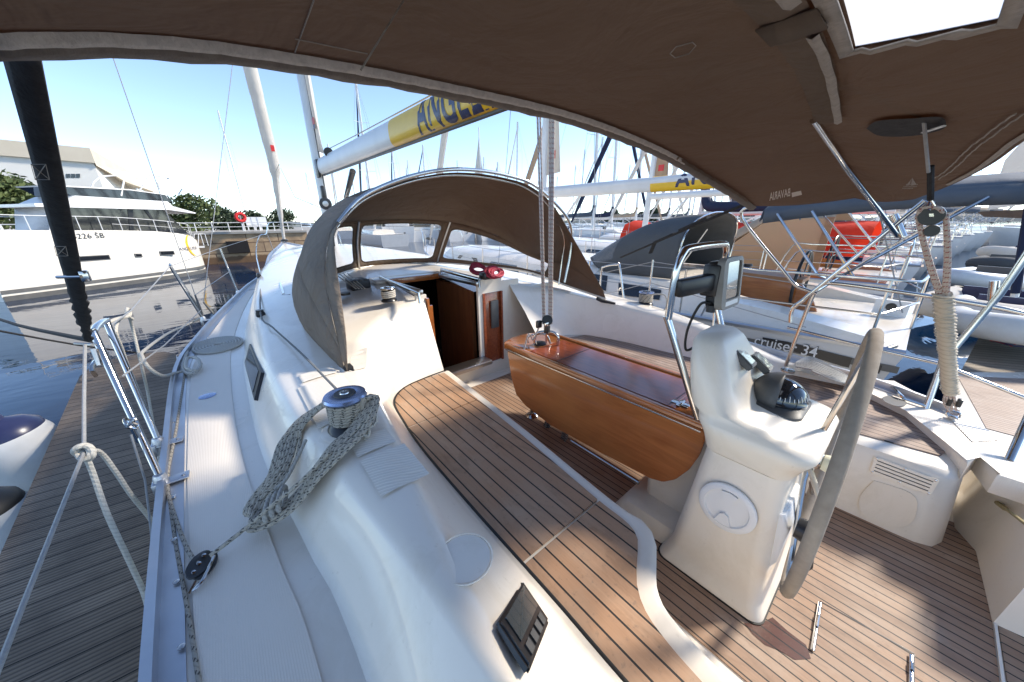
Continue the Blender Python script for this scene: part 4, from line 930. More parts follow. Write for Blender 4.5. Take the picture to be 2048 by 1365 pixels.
# stitched port reinforcement at the front, oval stitches
from mathutils.bvhtree import BVHTree
_fl = [v for r in rows for v in r]; _w = len(rows[0]); BVH = BVHTree.FromPolygons(_fl, [(i*_w+k, i*_w+k+1, (i+1)*_w+k+1, (i+1)*_w+k) for i in range(len(rows)-1) for k in range(_w-1)])
def und(px, py, d=.016):
    v = ray(px, py).normalized(); h = BVH.ray_cast(CAM, v, 30)[0]
    if h is None: h = onz(px, py, 2.5) if onz(px, py, 2.5).y < 3 else onx(px, py, 1.8)
    return h-v*d
for P in (((628, 0), (590, 105)), ((808, 0), (722, 140)), ((590, 78), (735, 108)), ((1340, 108), (1352, 94), (1385, 85), (1392, 92), (1378, 108), (1350, 116), (1340, 108))):
    bm = BM(); tube(bm, [und(*q) for q in P], .0012, 4); mk('stitching', bm, 'hem_tape', bo)
# maker's words printed on the outside, seen reversed through the cloth
def sidepatch(nm, s_, px, py, h, mat, sx=1, mirror=True):
    c = und(px, py, .008); ux = und(px+40, py-8, .008)-c; ux.normalize(); uy = (und(px, py-12, .008)-c); uy = (uy-ux*uy.dot(ux)).normalized()
    return c, ux, uy
c, ux, uy = sidepatch('', '', 1535, 402, 0, '')
c2 = und(1580, 392, .008); ux = (c2-c).normalized(); L_ = (c2-c).length
cu = und(1537, 390, .008); uy = (cu-c); uy = uy-ux*uy.dot(ux); hh = uy.length; uy.normalize(); nn_ = ux.cross(uy)
def mt(u, v): return und(1581-45*u, 392+10.5*u-11*v, .009)
text('printed_name', 'BAVARIA', 'sail_cloth', bo, c, ux, uy, 1, fn=lambda u, v: mt(u/6.0, v*1.45), bold=.02)
bm = BM(); bm.faces.new([bm.verts.new(und(*q, .009)) for q in ((1583, 386), (1602, 382), (1604, 390), (1584, 395))]); mk('printed_patch', bm, 'sail_cloth', bo)
bm = BM()
for T_ in (((1824, 355), (1833, 370), (1822, 372)), ((1823, 358), (1819, 371), (1812, 372))): bm.faces.new([bm.verts.new(und(*q, .009)) for q in T_])
mk('printed_mark', bm, 'hem_tape', bo)
for (xa, xb, y_) in ((1812, 1835, 369.5), (1807, 1833, 373.5), (1805, 1824, 377)):
    bm = BM(); x_ = xa
    while x_ < xb: bm.faces.new([bm.verts.new(und(*q, .009)) for q in ((x_, y_-1), (x_+1.8, y_-1), (x_+1.8, y_+1), (x_, y_+1))]); x_ += 2.7
    mk('printed_line', bm, 'hem_tape', bo)
# frame tubes, starboard side
def pole(pts, r=.0125, nm='bimini_frame', sm=0, mat='steel', seg=10): bm = BM(); tube(bm, pts, r, seg, smooth=sm); return mk(nm, bm, mat, Y)
hx = 1.86
pole([fr[-1]+V(-.02, -.02, 0), V(hx, 1.0, 2.36), onx(1565, 540, hx), onx(1590, 570, hx), onx(1612, 580, hx), onx(1634, 588, hx)], sm=4)
pole([onx(1608, 600, hx), onx(1585, 618, hx), onx(1580, 645, hx)], .014, sm=4); 
pole([onx(1590, 614, hx), onx(1618, 590, hx), onx(1850, 402, hx), V(1.83, .02, 2.42)], .0135)
pole([und(1628, 240, .02), und(1652, 276, .02), und(1690, 332, .022), onx(1795, 472, 1.88)], .0135)
pole([onx(1787, 430, 1.88), onx(1806, 474, 1.88)], .020, 'bimini_joint')
# port strap from the bimini down to the gate rail
GT = onx(182, 690, -1.93); GT2 = V(-1.93, 2.28, 1.95)
st0 = ony(44, 108, 1.09)
bm = BM(); C = [st0.lerp(GT+V(0, 0, .02), t) for t in [i/60 for i in range(61)]]
for side in (0,):
    rows_ = []
    wdir = V(.75, -.55, 0).normalized()
    for i, p in enumerate(C):
        t = i/60; wd = .029-.004*t if t < .55 else .026 if t < .88 else .015; jt = 0 if t < .62 else .004*math.sin(i*2.1)+.003*math.sin(i*3.7)
        rows_.append([p-wdir*(wd+jt), p-wdir*wd*.4+V(-.004, -.004, 0), p+wdir*wd*.4+V(-.004, -.004, 0), p+wdir*(wd-jt)])
    grid(bm, rows_)
so_ = mk('webbing_strap', bm, 'black_strap', Y); solid(so_, .008, 0)
bm = BM(); 
for t in (.22, .46):
    p = st0.lerp(GT, t)+V(-.009, -.009, 0)*1.2; d = (GT-st0).normalized(); a, b = wdir*.015, d*.025
    q = [p-a-b, p+a-b, p+a+b, p-a+b, p-a-b, p+a+b, p+a-b, p-a+b]; q = [v-wdir.cross(d)*(.002) for v in q]; q = [v+(CAM-v).normalized()*.008 for v in q]; tube(bm, q, .0008, 4)
mk('stitch_box', bm, 'hem_tape', so_)
bm = BM(); p = st0.lerp(GT, .57); tube(bm, [p-wdir*.034+V(-.01, -.01, 0), p+wdir*.036+V(-.01, -.01, 0)], .005, 8); box(bm, p+wdir*.03, (.02, .02, .035), bev=.004); mk('strap_buckle', bm, 'steel', so_)
# starboard strap forward
bm = BM(); p, q = fr[-4]+V(.05, 0, -.02), onx(1242, 515, 2.25); tube(bm, [fr[-3]+V(0, 0, -.02), q], [.026, .020], 6, flat=.4, smooth=0); tube(bm, [fr[-3].lerp(q, .45), fr[-3].lerp(q, .62)+V(0, 0, -.0), fr[-3].lerp(q, .66)+V(.05, .02, -.10)], .024, 6, flat=.3); tube(bm, [fr[-3].lerp(q, .2), fr[-3].lerp(q, .4)], .032, 6, flat=.6); mk('webbing_strap', bm, 'black_strap', Y)
# ------------------------------------------------------------ guard rails, port side
def base_bracket(p, nm='stanchion_base'):
    bm = BM(); box(bm, p+V(.03, 0, .005), (.12, .055, .008), bev=.003); lathe(bm, [(.026, 0), (.024, .035), (.018, .05)], p, 14); box(bm, p+V(-.02, 0, -.01), (.02, .06, .06), bev=.004)
    lathe(bm, [(.007, 0), (.007, .004), (.003, .006)], p+V(.07, .0, .01), 8); mk(nm, bm, 'alloy', Y)
b1, b2 = onz(325, 968, 1.275), onz(320, 892, 1.275)
base_bracket(b1); base_bracket(b2)
GT = onx(190, 672, -1.93); G2 = onx(215, 650, -1.93)
pole([b1+V(0, 0, .02), b1.lerp(GT, .93), GT+V(0, .02, .02), G2+V(0, 0, .02), b2.lerp(G2, .93), b2+V(0, 0, .02)], .0135, 'gate_stanchion', sm=5, seg=14)
bm = BM(); c = onx(262, 846, -1.88)
for k in range(3): tube(bm, [c+V(.016*math.cos(a+k), .02*math.sin(a+k), .012*math.sin(2*a)+k*.012-.015) for a in [2*PI*i/14 for i in range(14)]], .005, 6, closed=True)
lathe(bm, [(.013, -.07), (.014, 0)], c+V(0, .01, -.03), 10); mk('rail_shackle', bm, 'steel', Y)
wtop = onx(168, 905, -1.94)
bm = BM(); tube(bm, [onx(170, 690, -1.94), onx(168, 800, -1.94), wtop, onx(118, 1030, -1.94), onx(50, 1200, -1.94), onx(-10, 1355, -1.93), onx(-60, 1480, -1.93)], .0055, 8); mk('lifeline', bm, 'wire', Y)
bm = BM(); tube(bm, [onx(262, 870, -1.89), onx(290, 960, -1.90), onx(302, 1060, -1.90), onx(312, 1200, -1.89), onx(330, 1400, -1.86)], .004, 8); mk('lifeline', bm, 'wire', Y)
bm = BM(); a = onx(183, 690, -1.94); tube(bm, [a+V(0, 0, -.02), a+V(0, -.02, -.09)], [.010, .008], 8); tube(bm, [a+V(-.0, .01, -.0), a+V(-.05, .03, .01), a+V(-.04, .05, 0), a], .005, 6); mk('lifeline_fitting', bm, 'brushed_steel', Y)
# next stanchion with its brace, shrouds and chainplates
s3 = onz(408, 642, 1.315); t3 = ony(340, 533, s3.y-.05)
base_bracket(s3)
pole([s3, s3.lerp(t3, .9), t3, t3+V(0, .10, 0), t3+V(0, .16, -.05), ony(368, 655, s3.y)*0+s3+V(-.02, .45, 0)], .011, 'stanchion', sm=4)
q = onx(216, 655, -1.93)
bm = BM(); tube(bm, [q, onx(262, 622, -1.9), t3], .004, 6); mk('lifeline', bm, 'wire', Y)
bm = BM(); tube(bm, [onx(246, 752, -1.88), onx(330, 690, -1.85), s3+V(0, 0, .12)], .004, 6); mk('lifeline', bm, 'wire', Y)
s4 = onz(477, 588, 1.36); t4 = ony(440, 497, s4.y); base_bracket(s4); pole([s4, t4], .011, 'stanchion')
bm = BM(); tube(bm, [t3, t4], .004, 6); tube(bm, [s3+V(0, 0, .3), s4.lerp(t4, .5)], .004, 6); mk('lifeline', bm, 'wire', Y)
# pulpit
bm = BM(); PB = [onz(521, 548, 1.45), ony(512, 505, 11.0), ony(519, 472, 11.2), ony(533, 468, 12), V(.1, 15.1, 2.38), V(.6, 15.1, 2.38), V(.95, 12, 2.30), V(1.25, 11.0, 2.2), V(1.3, 10.9, 1.55)]
tube(bm, PB, .013, 8, smooth=3); tube(bm, [ony(535, 470, 12), ony(548, 505, 12.4), V(.0, 13.0, 1.65)], .011, 8); mk('pulpit', bm, 'steel', Y)
bm = BM(); tube(bm, [t4, PB[2]], .004, 6); mk('lifeline', bm, 'wire', Y)
cp1 = onz(412, 640, 1.30); cp2 = onz(392, 648, 1.30)
mastx = V(.37, 7.85, 0)
u1 = ony(393, 590, 5.2); 
for c0, m0, tp in ((V(-1.76, 5.35, 1.30), ony(390, 590, 5.35), ony(222, 104, 5.42)), (V(-1.66, 5.45, 1.30), ony(407, 605, 5.5), ony(465, 130, 6.4))):
    d = (tp-m0).normalized(); tp2 = tp+d*6
    bm = BM(); tube(bm, [m0, tp2], .004, 6); mk('shroud', bm, 'wire', Y)
    bm = BM(); tube(bm, [c0, c0.lerp(m0, .45), m0], [.008, .014, .008], 8); mk('turnbuckle', bm, 'grey_plastic', Y)
# pushpit, starboard quarter
px_ = 1.88
pole([onx(1568, 742, px_), onx(1600, 655, px_), onx(1628, 588, px_), onx(1645, 570, px_), onx(1680, 568, px_), onx(1850, 592, px_), onx(1985, 614, px_), onx(2060, 630, px_)], .0135, 'pushpit', sm=4)
pole([onx(1575, 655, px_), onx(1735, 695, px_), onx(1880, 728, px_), onx(2060, 800, px_)], .0115, 'pushpit')
pole([onz(1852, 818, 1.2), onz(1852, 818, 1.2).lerp(onx(1885, 725, px_), 1), onx(2000, 588, px_), onx(2060, 500, px_)], .017, 'pushpit_post')
pole([onz(2018, 922, 1.2), onx(2060, 830, 1.55)], .017, 'pushpit_post')
pole([onx(1960, 560, 1.9)+V(0, -.05, 0), onx(1985, 600, 1.9)], .019, 'bimini_joint')
# backstay with its cascade block and wrapped tail
k0, k1 = V(.53, .10, 2.72), onz(1905, 833, 1.225)
pA = onx(1858, 385, 1.0)
def onray(px, py, ref):       # point on the pixel's ray nearest to the line k0-k1
    d1 = ray(px, py).normalized(); d2 = (k1-k0).normalized(); w0 = CAM-k0; b = d1.dot(d2); D = 1-b*b
    t = (b*d2.dot(w0)-d1.dot(w0))/D; return CAM+d1*t
pA, pB, pC, pD = onray(1857, 345, 0), onray(1861, 400, 0), onray(1886, 590, 0), onray(1900, 785, 0)
bt = thing('backstay_tackle', 'backstay tensioner with black cascade block and beige rope wrapped round its lower end', 'tackle', tuple(k1))
bm = BM(); tube(bm, [pA+(pA-pB).normalized()*.9+V(0, 0, .0), onray(1847, 235, 0), pA], .0055, 8); mk('wire', bm, 'wire', bt)
bm = BM(); tube(bm, [pA+V(0, 0, .02), pB], .010, 8); mk('swage', bm, 'black_strap', bt)
vdir = (CAM-pB).normalized(); side = vdir.cross(V(0, 0, 1)).normalized(); dn = (pD-pB).normalized()
bb = onray(1863, 432, 0); bc2 = onray(1864, 462, 0); rv = vdir.to_track_quat('Z', 'Y')
bm = BM(); lathe(bm, [(0, -.014), (.036, -.014), (.038, 0), (.036, .014), (0, .014)], bb, 24, rot=rv, cap=False); lathe(bm, [(0, -.012), (.022, -.012), (.024, 0), (.022, .012), (0, .012)], bc2, 20, rot=rv, cap=False); mk('block', bm, 'black_plastic', bt)
bm = BM()
for s_ in (-1, 0, 1): box(bm, bb+vdir*.0155-dn*(.008*s_)+side*(.0*s_), (.006, .012, .003), rot=None)
tube(bm, [pB, pB.lerp(bb, .5)+side*.012, bb-dn*.03], .004, 6); tube(bm, [pB, pB.lerp(bb, .5)-side*.012, bb-dn*.03], .004, 6); mk('shackle', bm, 'steel', bt)
bm = BM()
for a, b, c in ((-1, -.055, -.012), (-1, -.045, -.003), (1, .045, .004), (1, .055, .013)):
    tube(bm, [bb+side*a*.037+vdir*.004, bb.lerp(pC, .5)+side*(a*.037+c)*.5+side*(b*.1), pC+side*c], .0085, 8, smooth=3)
tube(bm, [bb-side*.037, bb-dn*.035-side*.02, bb-dn*.045, bb-dn*.035+side*.025, bb+side*.037], .007, 8, smooth=4)
mk('fall', bm, 'rope_red_fleck', bt)
bm = BM(); P = []; rd = random.Random(3)
for i in range(34*12):
    t = i/(34*12); a = 2*PI*i/12; r = .031+.002*math.sin(t*40)+.002*math.sin(t*7); P.append(pC.lerp(pD, t)+side*r*math.cos(a)+vdir*r*math.sin(a)+dn*.002*math.sin(a*.37))
tube(bm, P, .0052, 6); mk('rope_wrap', bm, 'leather_wrap', bt)
bm = BM(); tube(bm, [pC, pD], .0295, 10); mk('core', bm, 'leather_wrap', bt)
bm = BM(); box(bm, pD.lerp(k1, .35)-side*.03, (.03, .02, .05), bev=.006); box(bm, pD.lerp(k1, .3), (.02, .02, .08), bev=.006); mk('cam_cleat', bm, 'black_plastic', bt)
bm = BM()
for s_ in (-.012, 0, .012): tube(bm, [pD+side*s_, pD.lerp(k1, .7)+side*s_*1.4], .006, 8)
tube(bm, [pD+side*.014, pD.lerp(k1, .5)+side*.028, k1+side*.012+V(0, 0, .02), k1-side*.01+V(0, 0, .012), k1-side*.02+V(0, 0, .03)], .005, 6, smooth=4); mk('tail', bm, 'rope_red_fleck', bt)
bm = BM(); tube(bm, [k1+side*.025, k1+side*.02+V(0, 0, .03), k1-side*.02+V(0, 0, .03), k1-side*.025], .005, 6, smooth=3); box(bm, k1+V(0, 0, .0), (.06, .04, .006)); mk('chainplate', bm, 'steel', bt)
# ------------------------------------------------------------ mast, boom, vang, furled sails
def mastprof(bm, p, q, rx, ry, seg=20):
    p, q = Vector(p), Vector(q); tube(bm, [p, q], ry, seg, flat=rx/ry, up=(1, 0, 0))
bm = BM(); mastprof(bm, (.37, 7.85, 1.80), (.37, 7.35, 15.5), .10, .145); mk('mast', bm, 'mast_white', Y)
bm = BM(); tube(bm, [(.37, 7.705, 1.9), (.37, 7.2, 15.4)], .012, 6); mk('mast_groove', bm, 'black_paint', Y)
bm = BM(); box(bm, (.30, 7.62, 3.31), (.05, .16, .30), bev=.01); tube(bm, [(.37, 7.66, 3.36), (.37, 7.45, 3.36)], .03, 8); mk('gooseneck', bm, 'black_plastic', Y)
# sail leech showing aft of the mast
def sail(name, P, mat, parent, th=.01, nx=10):
    bm = BM(); a, b, c, d = [Vector(p) for p in P]
    grid(bm, [[a.lerp(b, i/nx).lerp(d.lerp(c, i/nx), j/nx)+V(.03*math.sin(i*1.1)*math.sin(PI*j/nx), 0, 0) for i in range(nx+1)] for j in range(nx+1)]); o = mk(name, bm, mat, parent, ang=80); solid(o, th, 0); return o
ms = sail('mainsail', [V(.37, 7.70, 3.62), ony(655, 305, 7.05)*0+onx(648, 308, .37), onx(610, 110, .37)+V(0, 0, 0), V(.37, 7.5, 6.5)], 'sail_cloth', Y)
bm = BM(); p = onx(629, 243, .36); box(bm, p+V(-.02, 0, 0), (.005, .13, .10)); mk('sail_badge', bm, 'red_plastic', ms)
bm = BM(); box(bm, p+V(-.02, -.0, -.085), (.005, .13, .06)); mk('sail_badge', bm, 'navy_paint', ms)
bm = BM(); lathe(bm, [(0, -.03), (.07, -.03), (.075, 0), (.07, .03), (0, .03)], onx(657, 305, .34), 18, rot=(CAM-onx(657, 305, .34)).to_track_quat('Z', 'Y'), cap=False); mk('clew_block', bm, 'black_plastic', Y)
p = onx(651, 408, .28); rv = (CAM-p).to_track_quat('Z', 'Y')
bm = BM(); lathe(bm, [(0, -.03), (.10, -.03), (.11, 0), (.10, .03), (.05, .035), (.045, .03)], p, 24, rot=rv, cap=False); mk('mast_winch', bm, 'black_plastic', Y)
bm = BM(); lathe(bm, [(.045, .03), (.05, .045), (.02, .05), (0, .05)], p, 20, rot=rv, cap=False); mk('winch_face', bm, 'brushed_steel', Y)
bm = BM(); box(bm, p+V(-.0, 0.02, .2), (.07, .09, .22), bev=.02); mk('mast_cleat', bm, 'black_plastic', Y)
# boom
BH, BWd = .135, .085
bz0, bz1 = 3.345, 3.235
def bcen(y): t = (7.62-y)/7.0; return V(.37, y, bz0+(bz1-bz0)*t)
def bpt(y, a, e=0):    # a angle round the boom: 0 = port side, +90 = top
    c = bcen(y); ca, sa = math.cos(a), math.sin(a)
    k = (abs(ca)**2.6+abs(sa)**2.6)**(-1/2.6); return c+V(-(BWd*k*ca+e*ca), 0, BH*k*sa+e*sa)
def boomseg(y0, y1, nm, mat, par, e=0, n=28):
    bm = BM(); ys_ = [y0+(y1-y0)*i/24 for i in range(25)]; grid(bm, [[bpt(y, 2*PI*k/n, e) for k in range(n)] for y in ys_], closed=True)
    return mk(nm, bm, mat, par)
bmo = boomseg(7.58, .75, 'boom', 'mast_white', Y)
yb0 = onx(780, 290, .285).y
boomseg(yb0, .76, 'boom_band', 'yellow_paint', bmo, .003)
def onboom(u, v):      # u metres aft from start, v up
    yy = yA-u; a = math.atan2(v/BH*1.0, 1)*1.0; a = max(-1.2, min(1.2, v/BH*.95)); return bpt(yy, a, .006)
yA = onx(835, 262, .285).y
text('boom_lettering', 'ANGELINA', 'navy_paint', bmo, (0, 0, 0), (1, 0, 0), (0, 0, 1), 1, fn=lambda u, v: onboom(u*.235, (v-.36)*.40), bold=.03)
bm = BM(); tube(bm, [bcen(7.55)+V(0, 0, -BH-.01), bcen(.8)+V(0, 0, -BH-.01)], .018, 6); mk('boom_track', bm, 'grey_plastic', bmo)
bm = BM(); tube(bm, [bcen(7.3)+V(0, 0, BH+.08), bcen(5.5)+V(0, 0, BH+.05), bcen(2.6)+V(0, 0, BH+.03)], .008, 6); mk('outhaul_line', bm, 'rope_pale', Y)
v0_, v1_ = onx(705, 352, .37), V(.37, 7.6, 2.1)
bm = BM(); tube(bm, [v0_.lerp(v1_, .25), v1_], .032, 12); mk('boom_vang', bm, 'mast_white', Y)
bm = BM(); tube(bm, [v0_+V(0, -.05, .06), v0_.lerp(v1_, .3)], [.045, .035], 10); mk('vang_fitting', bm, 'black_plastic', Y)
bm = BM(); tube(bm, [v0_, v0_.lerp(v1_, 1)+V(-.1, -.2, 0)], .006, 6); mk('vang_line', bm, 'rope_grey', Y)
# furled headsail on the forestay
f0, f1 = V(.36, 15.3, 1.72), V(.36, 15.3, 2.05)
fa, fb, fc = ony(566, 470, 15.2), ony(548, 330, 14.8), ony(500, 135, 14.2); fd = fc+(fc-fb)*3
bm = BM(); lathe(bm, [(.05, 0), (.14, .03), (.14, .09), (.05, .12), (.05, .2), (.12, .22), (.12, .27), (.04, .3)], fa+V(0, 0, -.45), 16); mk('furler_drum', bm, 'black_plastic', Y)
bm = BM(); pts = [fa+V(0, 0, -.15), fa.lerp(fb, .3), fa.lerp(fb, .65), fb, fb.lerp(fc, .33), fb.lerp(fc, .66), fc, fc.lerp(fd, .5), fd]
tube(bm, pts, [.05, .085, .11, .16, .17, .17, .18, .17, .05], 12, smooth=4); hs = mk('furled_headsail', bm, 'sail_cloth', Y)
bm = BM(); tube(bm, [fa, fa.lerp(fb, .9)+V(.0, -.2, 0), fb+V(.12, -.25, 0)], .012, 6); tube(bm, [fb+V(.16, -.1, -.1), ony(590, 395, 9.5), ony(700, 440, 8)], .010, 6); mk('furled_sheet', bm, 'rope_pale', Y)
bm = BM(); pp = fb.lerp(fc, .18); box(bm, pp+V(.05, -.18, 0), (.10, .02, .18)); mk('sail_badge', bm, 'red_plastic', hs)
# deck gear forward
bm = BM(); tube(bm, [onz(548, 542, 1.62), onz(556, 552, 1.66), onz(561, 568, 1.69), onz(567, 589, 1.67)], .013, 8, smooth=5); tube(bm, [onz(560, 592, 1.655), onz(580, 590, 1.675)], .008, 6); mk('handrail', bm, 'steel', Y)
bm = BM(); tube(bm, [onz(521, 632, 1.57), onz(524, 590, 1.60), onz(522, 548, 1.63), onz(545, 528, 1.66)], .018, 6, flat=.5); mk('jib_track', bm, 'alloy', Y)
bm = BM(); c = onz(521, 629, 1.60); box(bm, c, (.07, .05, .05), bev=.015); lathe(bm, [(.03, 0), (.03, .03)], c+V(-.0, .0, .01), 14); mk('track_stop', bm, 'black_plastic', Y)
c = onz(519, 557, 1.66); bm = BM(); box(bm, c+V(0, 0, .03), (.05, .10, .08), bev=.02); mk('sheet_block', bm, 'black_plastic', Y)
bm = BM(); lathe(bm, [(.05, 0), (.05, .02)], onz(690, 590, 1.72), 12); mk('deck_organiser', bm, 'black_plastic', Y)
# ------------------------------------------------------------ ropes and loose things aboard
js = thing('jib_sheet', 'fleck jib sheet led aft along the port coaming to the big winch', 'rope', tuple(onz(520, 628, 1.62)))
bm = BM(); tube(bm, [onz(522, 560, 1.66), onz(521, 628, 1.625), onz(545, 655, 1.60), onz(600, 705, 1.585), onz(672, 778, 1.60)], .0065, 8, smooth=4); mk('line', bm, 'rope_dark', js)
# hank of sheet hanging from the winch
hk = thing('sheet_hank', 'bundled hank of cream fleck rope hanging from the big port winch', 'rope hank', (-1.3, 1.35, 1.4))
RB = [(742, 800, 1.615), (735, 835, 1.58), (712, 870, 1.545), (675, 905, 1.525), (640, 945, 1.47), (612, 985, 1.40), (575, 1022, 1.345), (535, 1045, 1.31), (510, 1050, 1.30)]
LB = [(506, 1030, 1.31), (522, 1000, 1.33), (552, 965, 1.37), (570, 925, 1.41), (580, 890, 1.44), (600, 855, 1.49), (635, 825, 1.545), (662, 808, 1.60)]
rnd = random.Random(5)
RBp = [onz(*q) for q in RB]; LBp = [onz(*q) for q in LB]
for k in range(8):
    u = (k-3.5)/3.5
    def offs(P, u, side_):
        out = []
        for i, p in enumerate(P):
            a = P[max(i-1, 0)]; b = P[min(i+1, len(P)-1)]; d = (b-a).normalized(); s_ = d.cross(V(0, 0, 1)).normalized()
            t = i/(len(P)-1) if side_ > 0 else 1-i/(len(P)-1)
            wv = .046*(1-.38*abs(2*t-1)); out.append(p+s_*u*wv*side_+V(0, 0, .010+.012*math.cos(u*1.4)+rnd.uniform(-.003, .003))+V(rnd.uniform(-1, 1), rnd.uniform(-1, 1), 0)*.003)
        return out
    R_ = offs(RBp, u, 1); L_ = offs(LBp, u, -1)
    bm = BM(); tube(bm, [V(-1.145, 1.35, 1.655-.007*k)+V(.03, 0, 0)]+R_+L_+[V(-1.21, 1.38, 1.65-.007*k)], .0072, 8, smooth=5); mk('strand', bm, 'rope_fleck', hk)
bm = BM(); kc = onz(548, 1010, 1.365)
d = (RBp[5]-RBp[7]).normalized(); s_ = d.cross(V(0, 0, 1)).normalized()
for k in range(3):
    c = kc+d*(.028*k-.02); tube(bm, [c+s_*.055*math.cos(a)+V(0, 0, .03*math.sin(a)) for a in [2*PI*i/16 for i in range(16)]], .0082, 8, closed=True)
tube(bm, [kc-s_*.05, kc-s_*.09+V(0, 0, .01), kc-s_*.10-d*.03, kc-s_*.06-d*.04, kc-s_*.03], .008, 8, smooth=5); tube(bm, [kc-s_*.04+V(0, 0, .035), onz(575, 955, 1.42), onz(612, 880, 1.50)], .0065, 8, smooth=4)
mk('wrapping_turns', bm, 'rope_grey', hk)
bm = BM(); kk = onz(733, 868, 1.53); tube(bm, [onz(748, 815, 1.60), onz(752, 845, 1.56), kk+V(0, 0, .02), kk+V(-.015, -.01, .01), kk+V(0, -.02, .0), kk+V(.012, -.005, .02), kk+V(-.005, .0, .0), onz(733, 885, 1.51)], .0065, 8, smooth=5); mk('end_knot', bm, 'rope_pale', hk)
fb0 = onz(398, 1128, 1.30)
bm = BM(); tube(bm, [onz(660, 905, 1.545), onz(600, 965, 1.46), onz(540, 1015, 1.40), onz(500, 1050, 1.34), fb0+V(0.03, .0, .01)], .0072, 8, smooth=4); mk('standing_part', bm, 'rope_fleck', hk)
# foot block
fbk = thing('foot_block', 'black double foot block lying on the port side deck next to the toe rail', 'block', tuple(fb0))
dd = (onz(415, 1100, 1.3)-onz(378, 1160, 1.3)).normalized(); nb = (CAM-fb0).normalized(); nb = (nb-dd*nb.dot(dd)+V(-.3, -.2, 0)).normalized()
for o_ in (0, .022):
    bm = BM(); ss = dd.cross(nb)
    P = [fb0+dd*.052*math.cos(a)+ss*(.030*math.sin(a))+ss*o_*.8+nb*o_*-.3 for a in [2*PI*i/24 for i in range(24)]]; slab(bm, P, nb, .012); bmesh.ops.bevel(bm, geom=[e for e in bm.edges], offset=.002, segments=1, affect='EDGES'); mk('cheek', bm, 'black_plastic', fbk)
bm = BM()
for t in (-.6, 0, .6): lathe(bm, [(.006, 0), (.006, .003), (.002, .004)], fb0+dd*.05*t+nb*.002, 10, rot=nb.to_track_quat('Z', 'Y'))
mk('rivet', bm, 'steel', fbk)
bm = BM(); tube(bm, [fb0+dd*.03+ss*.03, onz(405, 1160, 1.29), onz(385, 1182, 1.275)], .006, 8, flat=.5, smooth=3); tube(bm, [onz(392, 1162, 1.285), onz(378, 1188, 1.27)], .004, 6); mk('shackle', bm, 'steel', fbk)
fl = thing('furling_line', 'white furling line with black flecks running inside the port toe rail', 'rope', tuple(onz(345, 1000, 1.27)))
bm = BM(); tube(bm, [onz(372, 730, 1.29), onz(352, 860, 1.275), onz(334, 960, 1.275), onz(352, 1040, 1.275), onz(378, 1105, 1.285), fb0], .0062, 8, smooth=3); mk('line', bm, 'rope_fleck', fl)
bm = BM(); tube(bm, [onz(338, 990, 1.275), onz(350, 1080, 1.27), onz(368, 1180, 1.27), onz(385, 1280, 1.268), onz(402, 1390, 1.268)], .0055, 8, smooth=3); mk('line', bm, 'rope_fleck', fl)
# flat coil on deck
fc = thing('flat_rope_coil', 'grey rope laid in a flat spiral on the port side deck beside the cabin', 'rope coil', (-1.65, 4.15, 1.30))
c = onz(436, 692, 1.295); bm = BM(); P = []
for i in range(int(7.5*28)):
    a = 2*PI*i/28; r = .03+.025*i/28; P.append(c+V(r*math.cos(a)*.88, r*math.sin(a)*1.2, .010))
tube(bm, P, .0105, 8); mk('spiral', bm, 'rope_pale', fc)
bm = BM(); kq = onz(381, 726, 1.30); tube(bm, [P[-1], onz(375, 700, 1.31), onz(366, 735, 1.31), onz(380, 748, 1.31), onz(400, 735, 1.32), onz(395, 718, 1.34), onz(376, 716, 1.34), onz(372, 735, 1.33), onz(392, 742, 1.32), onz(402, 728, 1.31)], .0115, 8, smooth=5); mk('knot', bm, 'rope_pale', fc)
# mooring lines at the port gate
ml = thing('bow_spring_rope', 'pale rope running from the flat deck coil over the toe rail', 'rope', tuple(onz(330, 750, 1.33)))
bm = BM(); tube(bm, [onz(368, 742, 1.31), onz(345, 748, 1.33), onx(325, 752, -1.9), onx(300, 738, -1.93), onx(285, 715, -1.95), onx(290, 700, -1.97), onx(340, 665, -1.97), onx(385, 645, -1.9), s3+V(0, 0, .05)], .010, 8, smooth=4); mk('line', bm, 'rope_pale', ml)
ml = thing('fender_rope', 'pale braided rope knotted round the port lifeline with a long hanging loop', 'rope', tuple(wtop))
kn = wtop
bm = BM(); sd_ = V(.55, -.35, 0).normalized()
tube(bm, [kn+V(.0, 0, .0)+sd_*.026*math.cos(a)+V(0, .008*math.sin(2*a), .026*math.sin(a)) for a in [2*PI*i/18 for i in range(18)]], .0095, 8, closed=True)
tube(bm, [kn+sd_*.018*math.cos(a)+V(.0, .02*math.sin(a), .018*math.sin(a)) for a in [2*PI*i/18 for i in range(18)]], .009, 8, closed=True); mk('knot', bm, 'rope_pale', ml)
bm = BM(); tube(bm, [kn, onx(200, 905, -1.95), onx(232, 945, -1.95), onx(262, 990, -1.95), onx(305, 1045, -1.95), onx(324, 1090, -1.94), onx(318, 1130, -1.93), onx(300, 1175, -1.93), onx(290, 1190, -1.93)], .0085, 8, smooth=5)
tube(bm, [kn, onx(185, 945, -1.95), onx(215, 1030, -1.95), onx(262, 1130, -1.95), onx(292, 1200, -1.95), V(-1.95, 1.5, .85)], .0085, 8, smooth=4); mk('hanging_loop', bm, 'rope_pale', ml)
ml = thing('slip_rope', 'pale rope tied in a bow above the finger pier near the gate stanchion', 'rope', tuple(onx(255, 628, -1.93)))
kn = onx(258, 632, -1.95)
bm = BM(); tube(bm, [onx(205, 652, -1.95), onx(230, 640, -1.95), kn, kn+V(0, .05, .02), kn+V(0, .02, .04), kn+V(0, -.02, .0), kn+V(0, .04, -.03)], .010, 8, smooth=4)
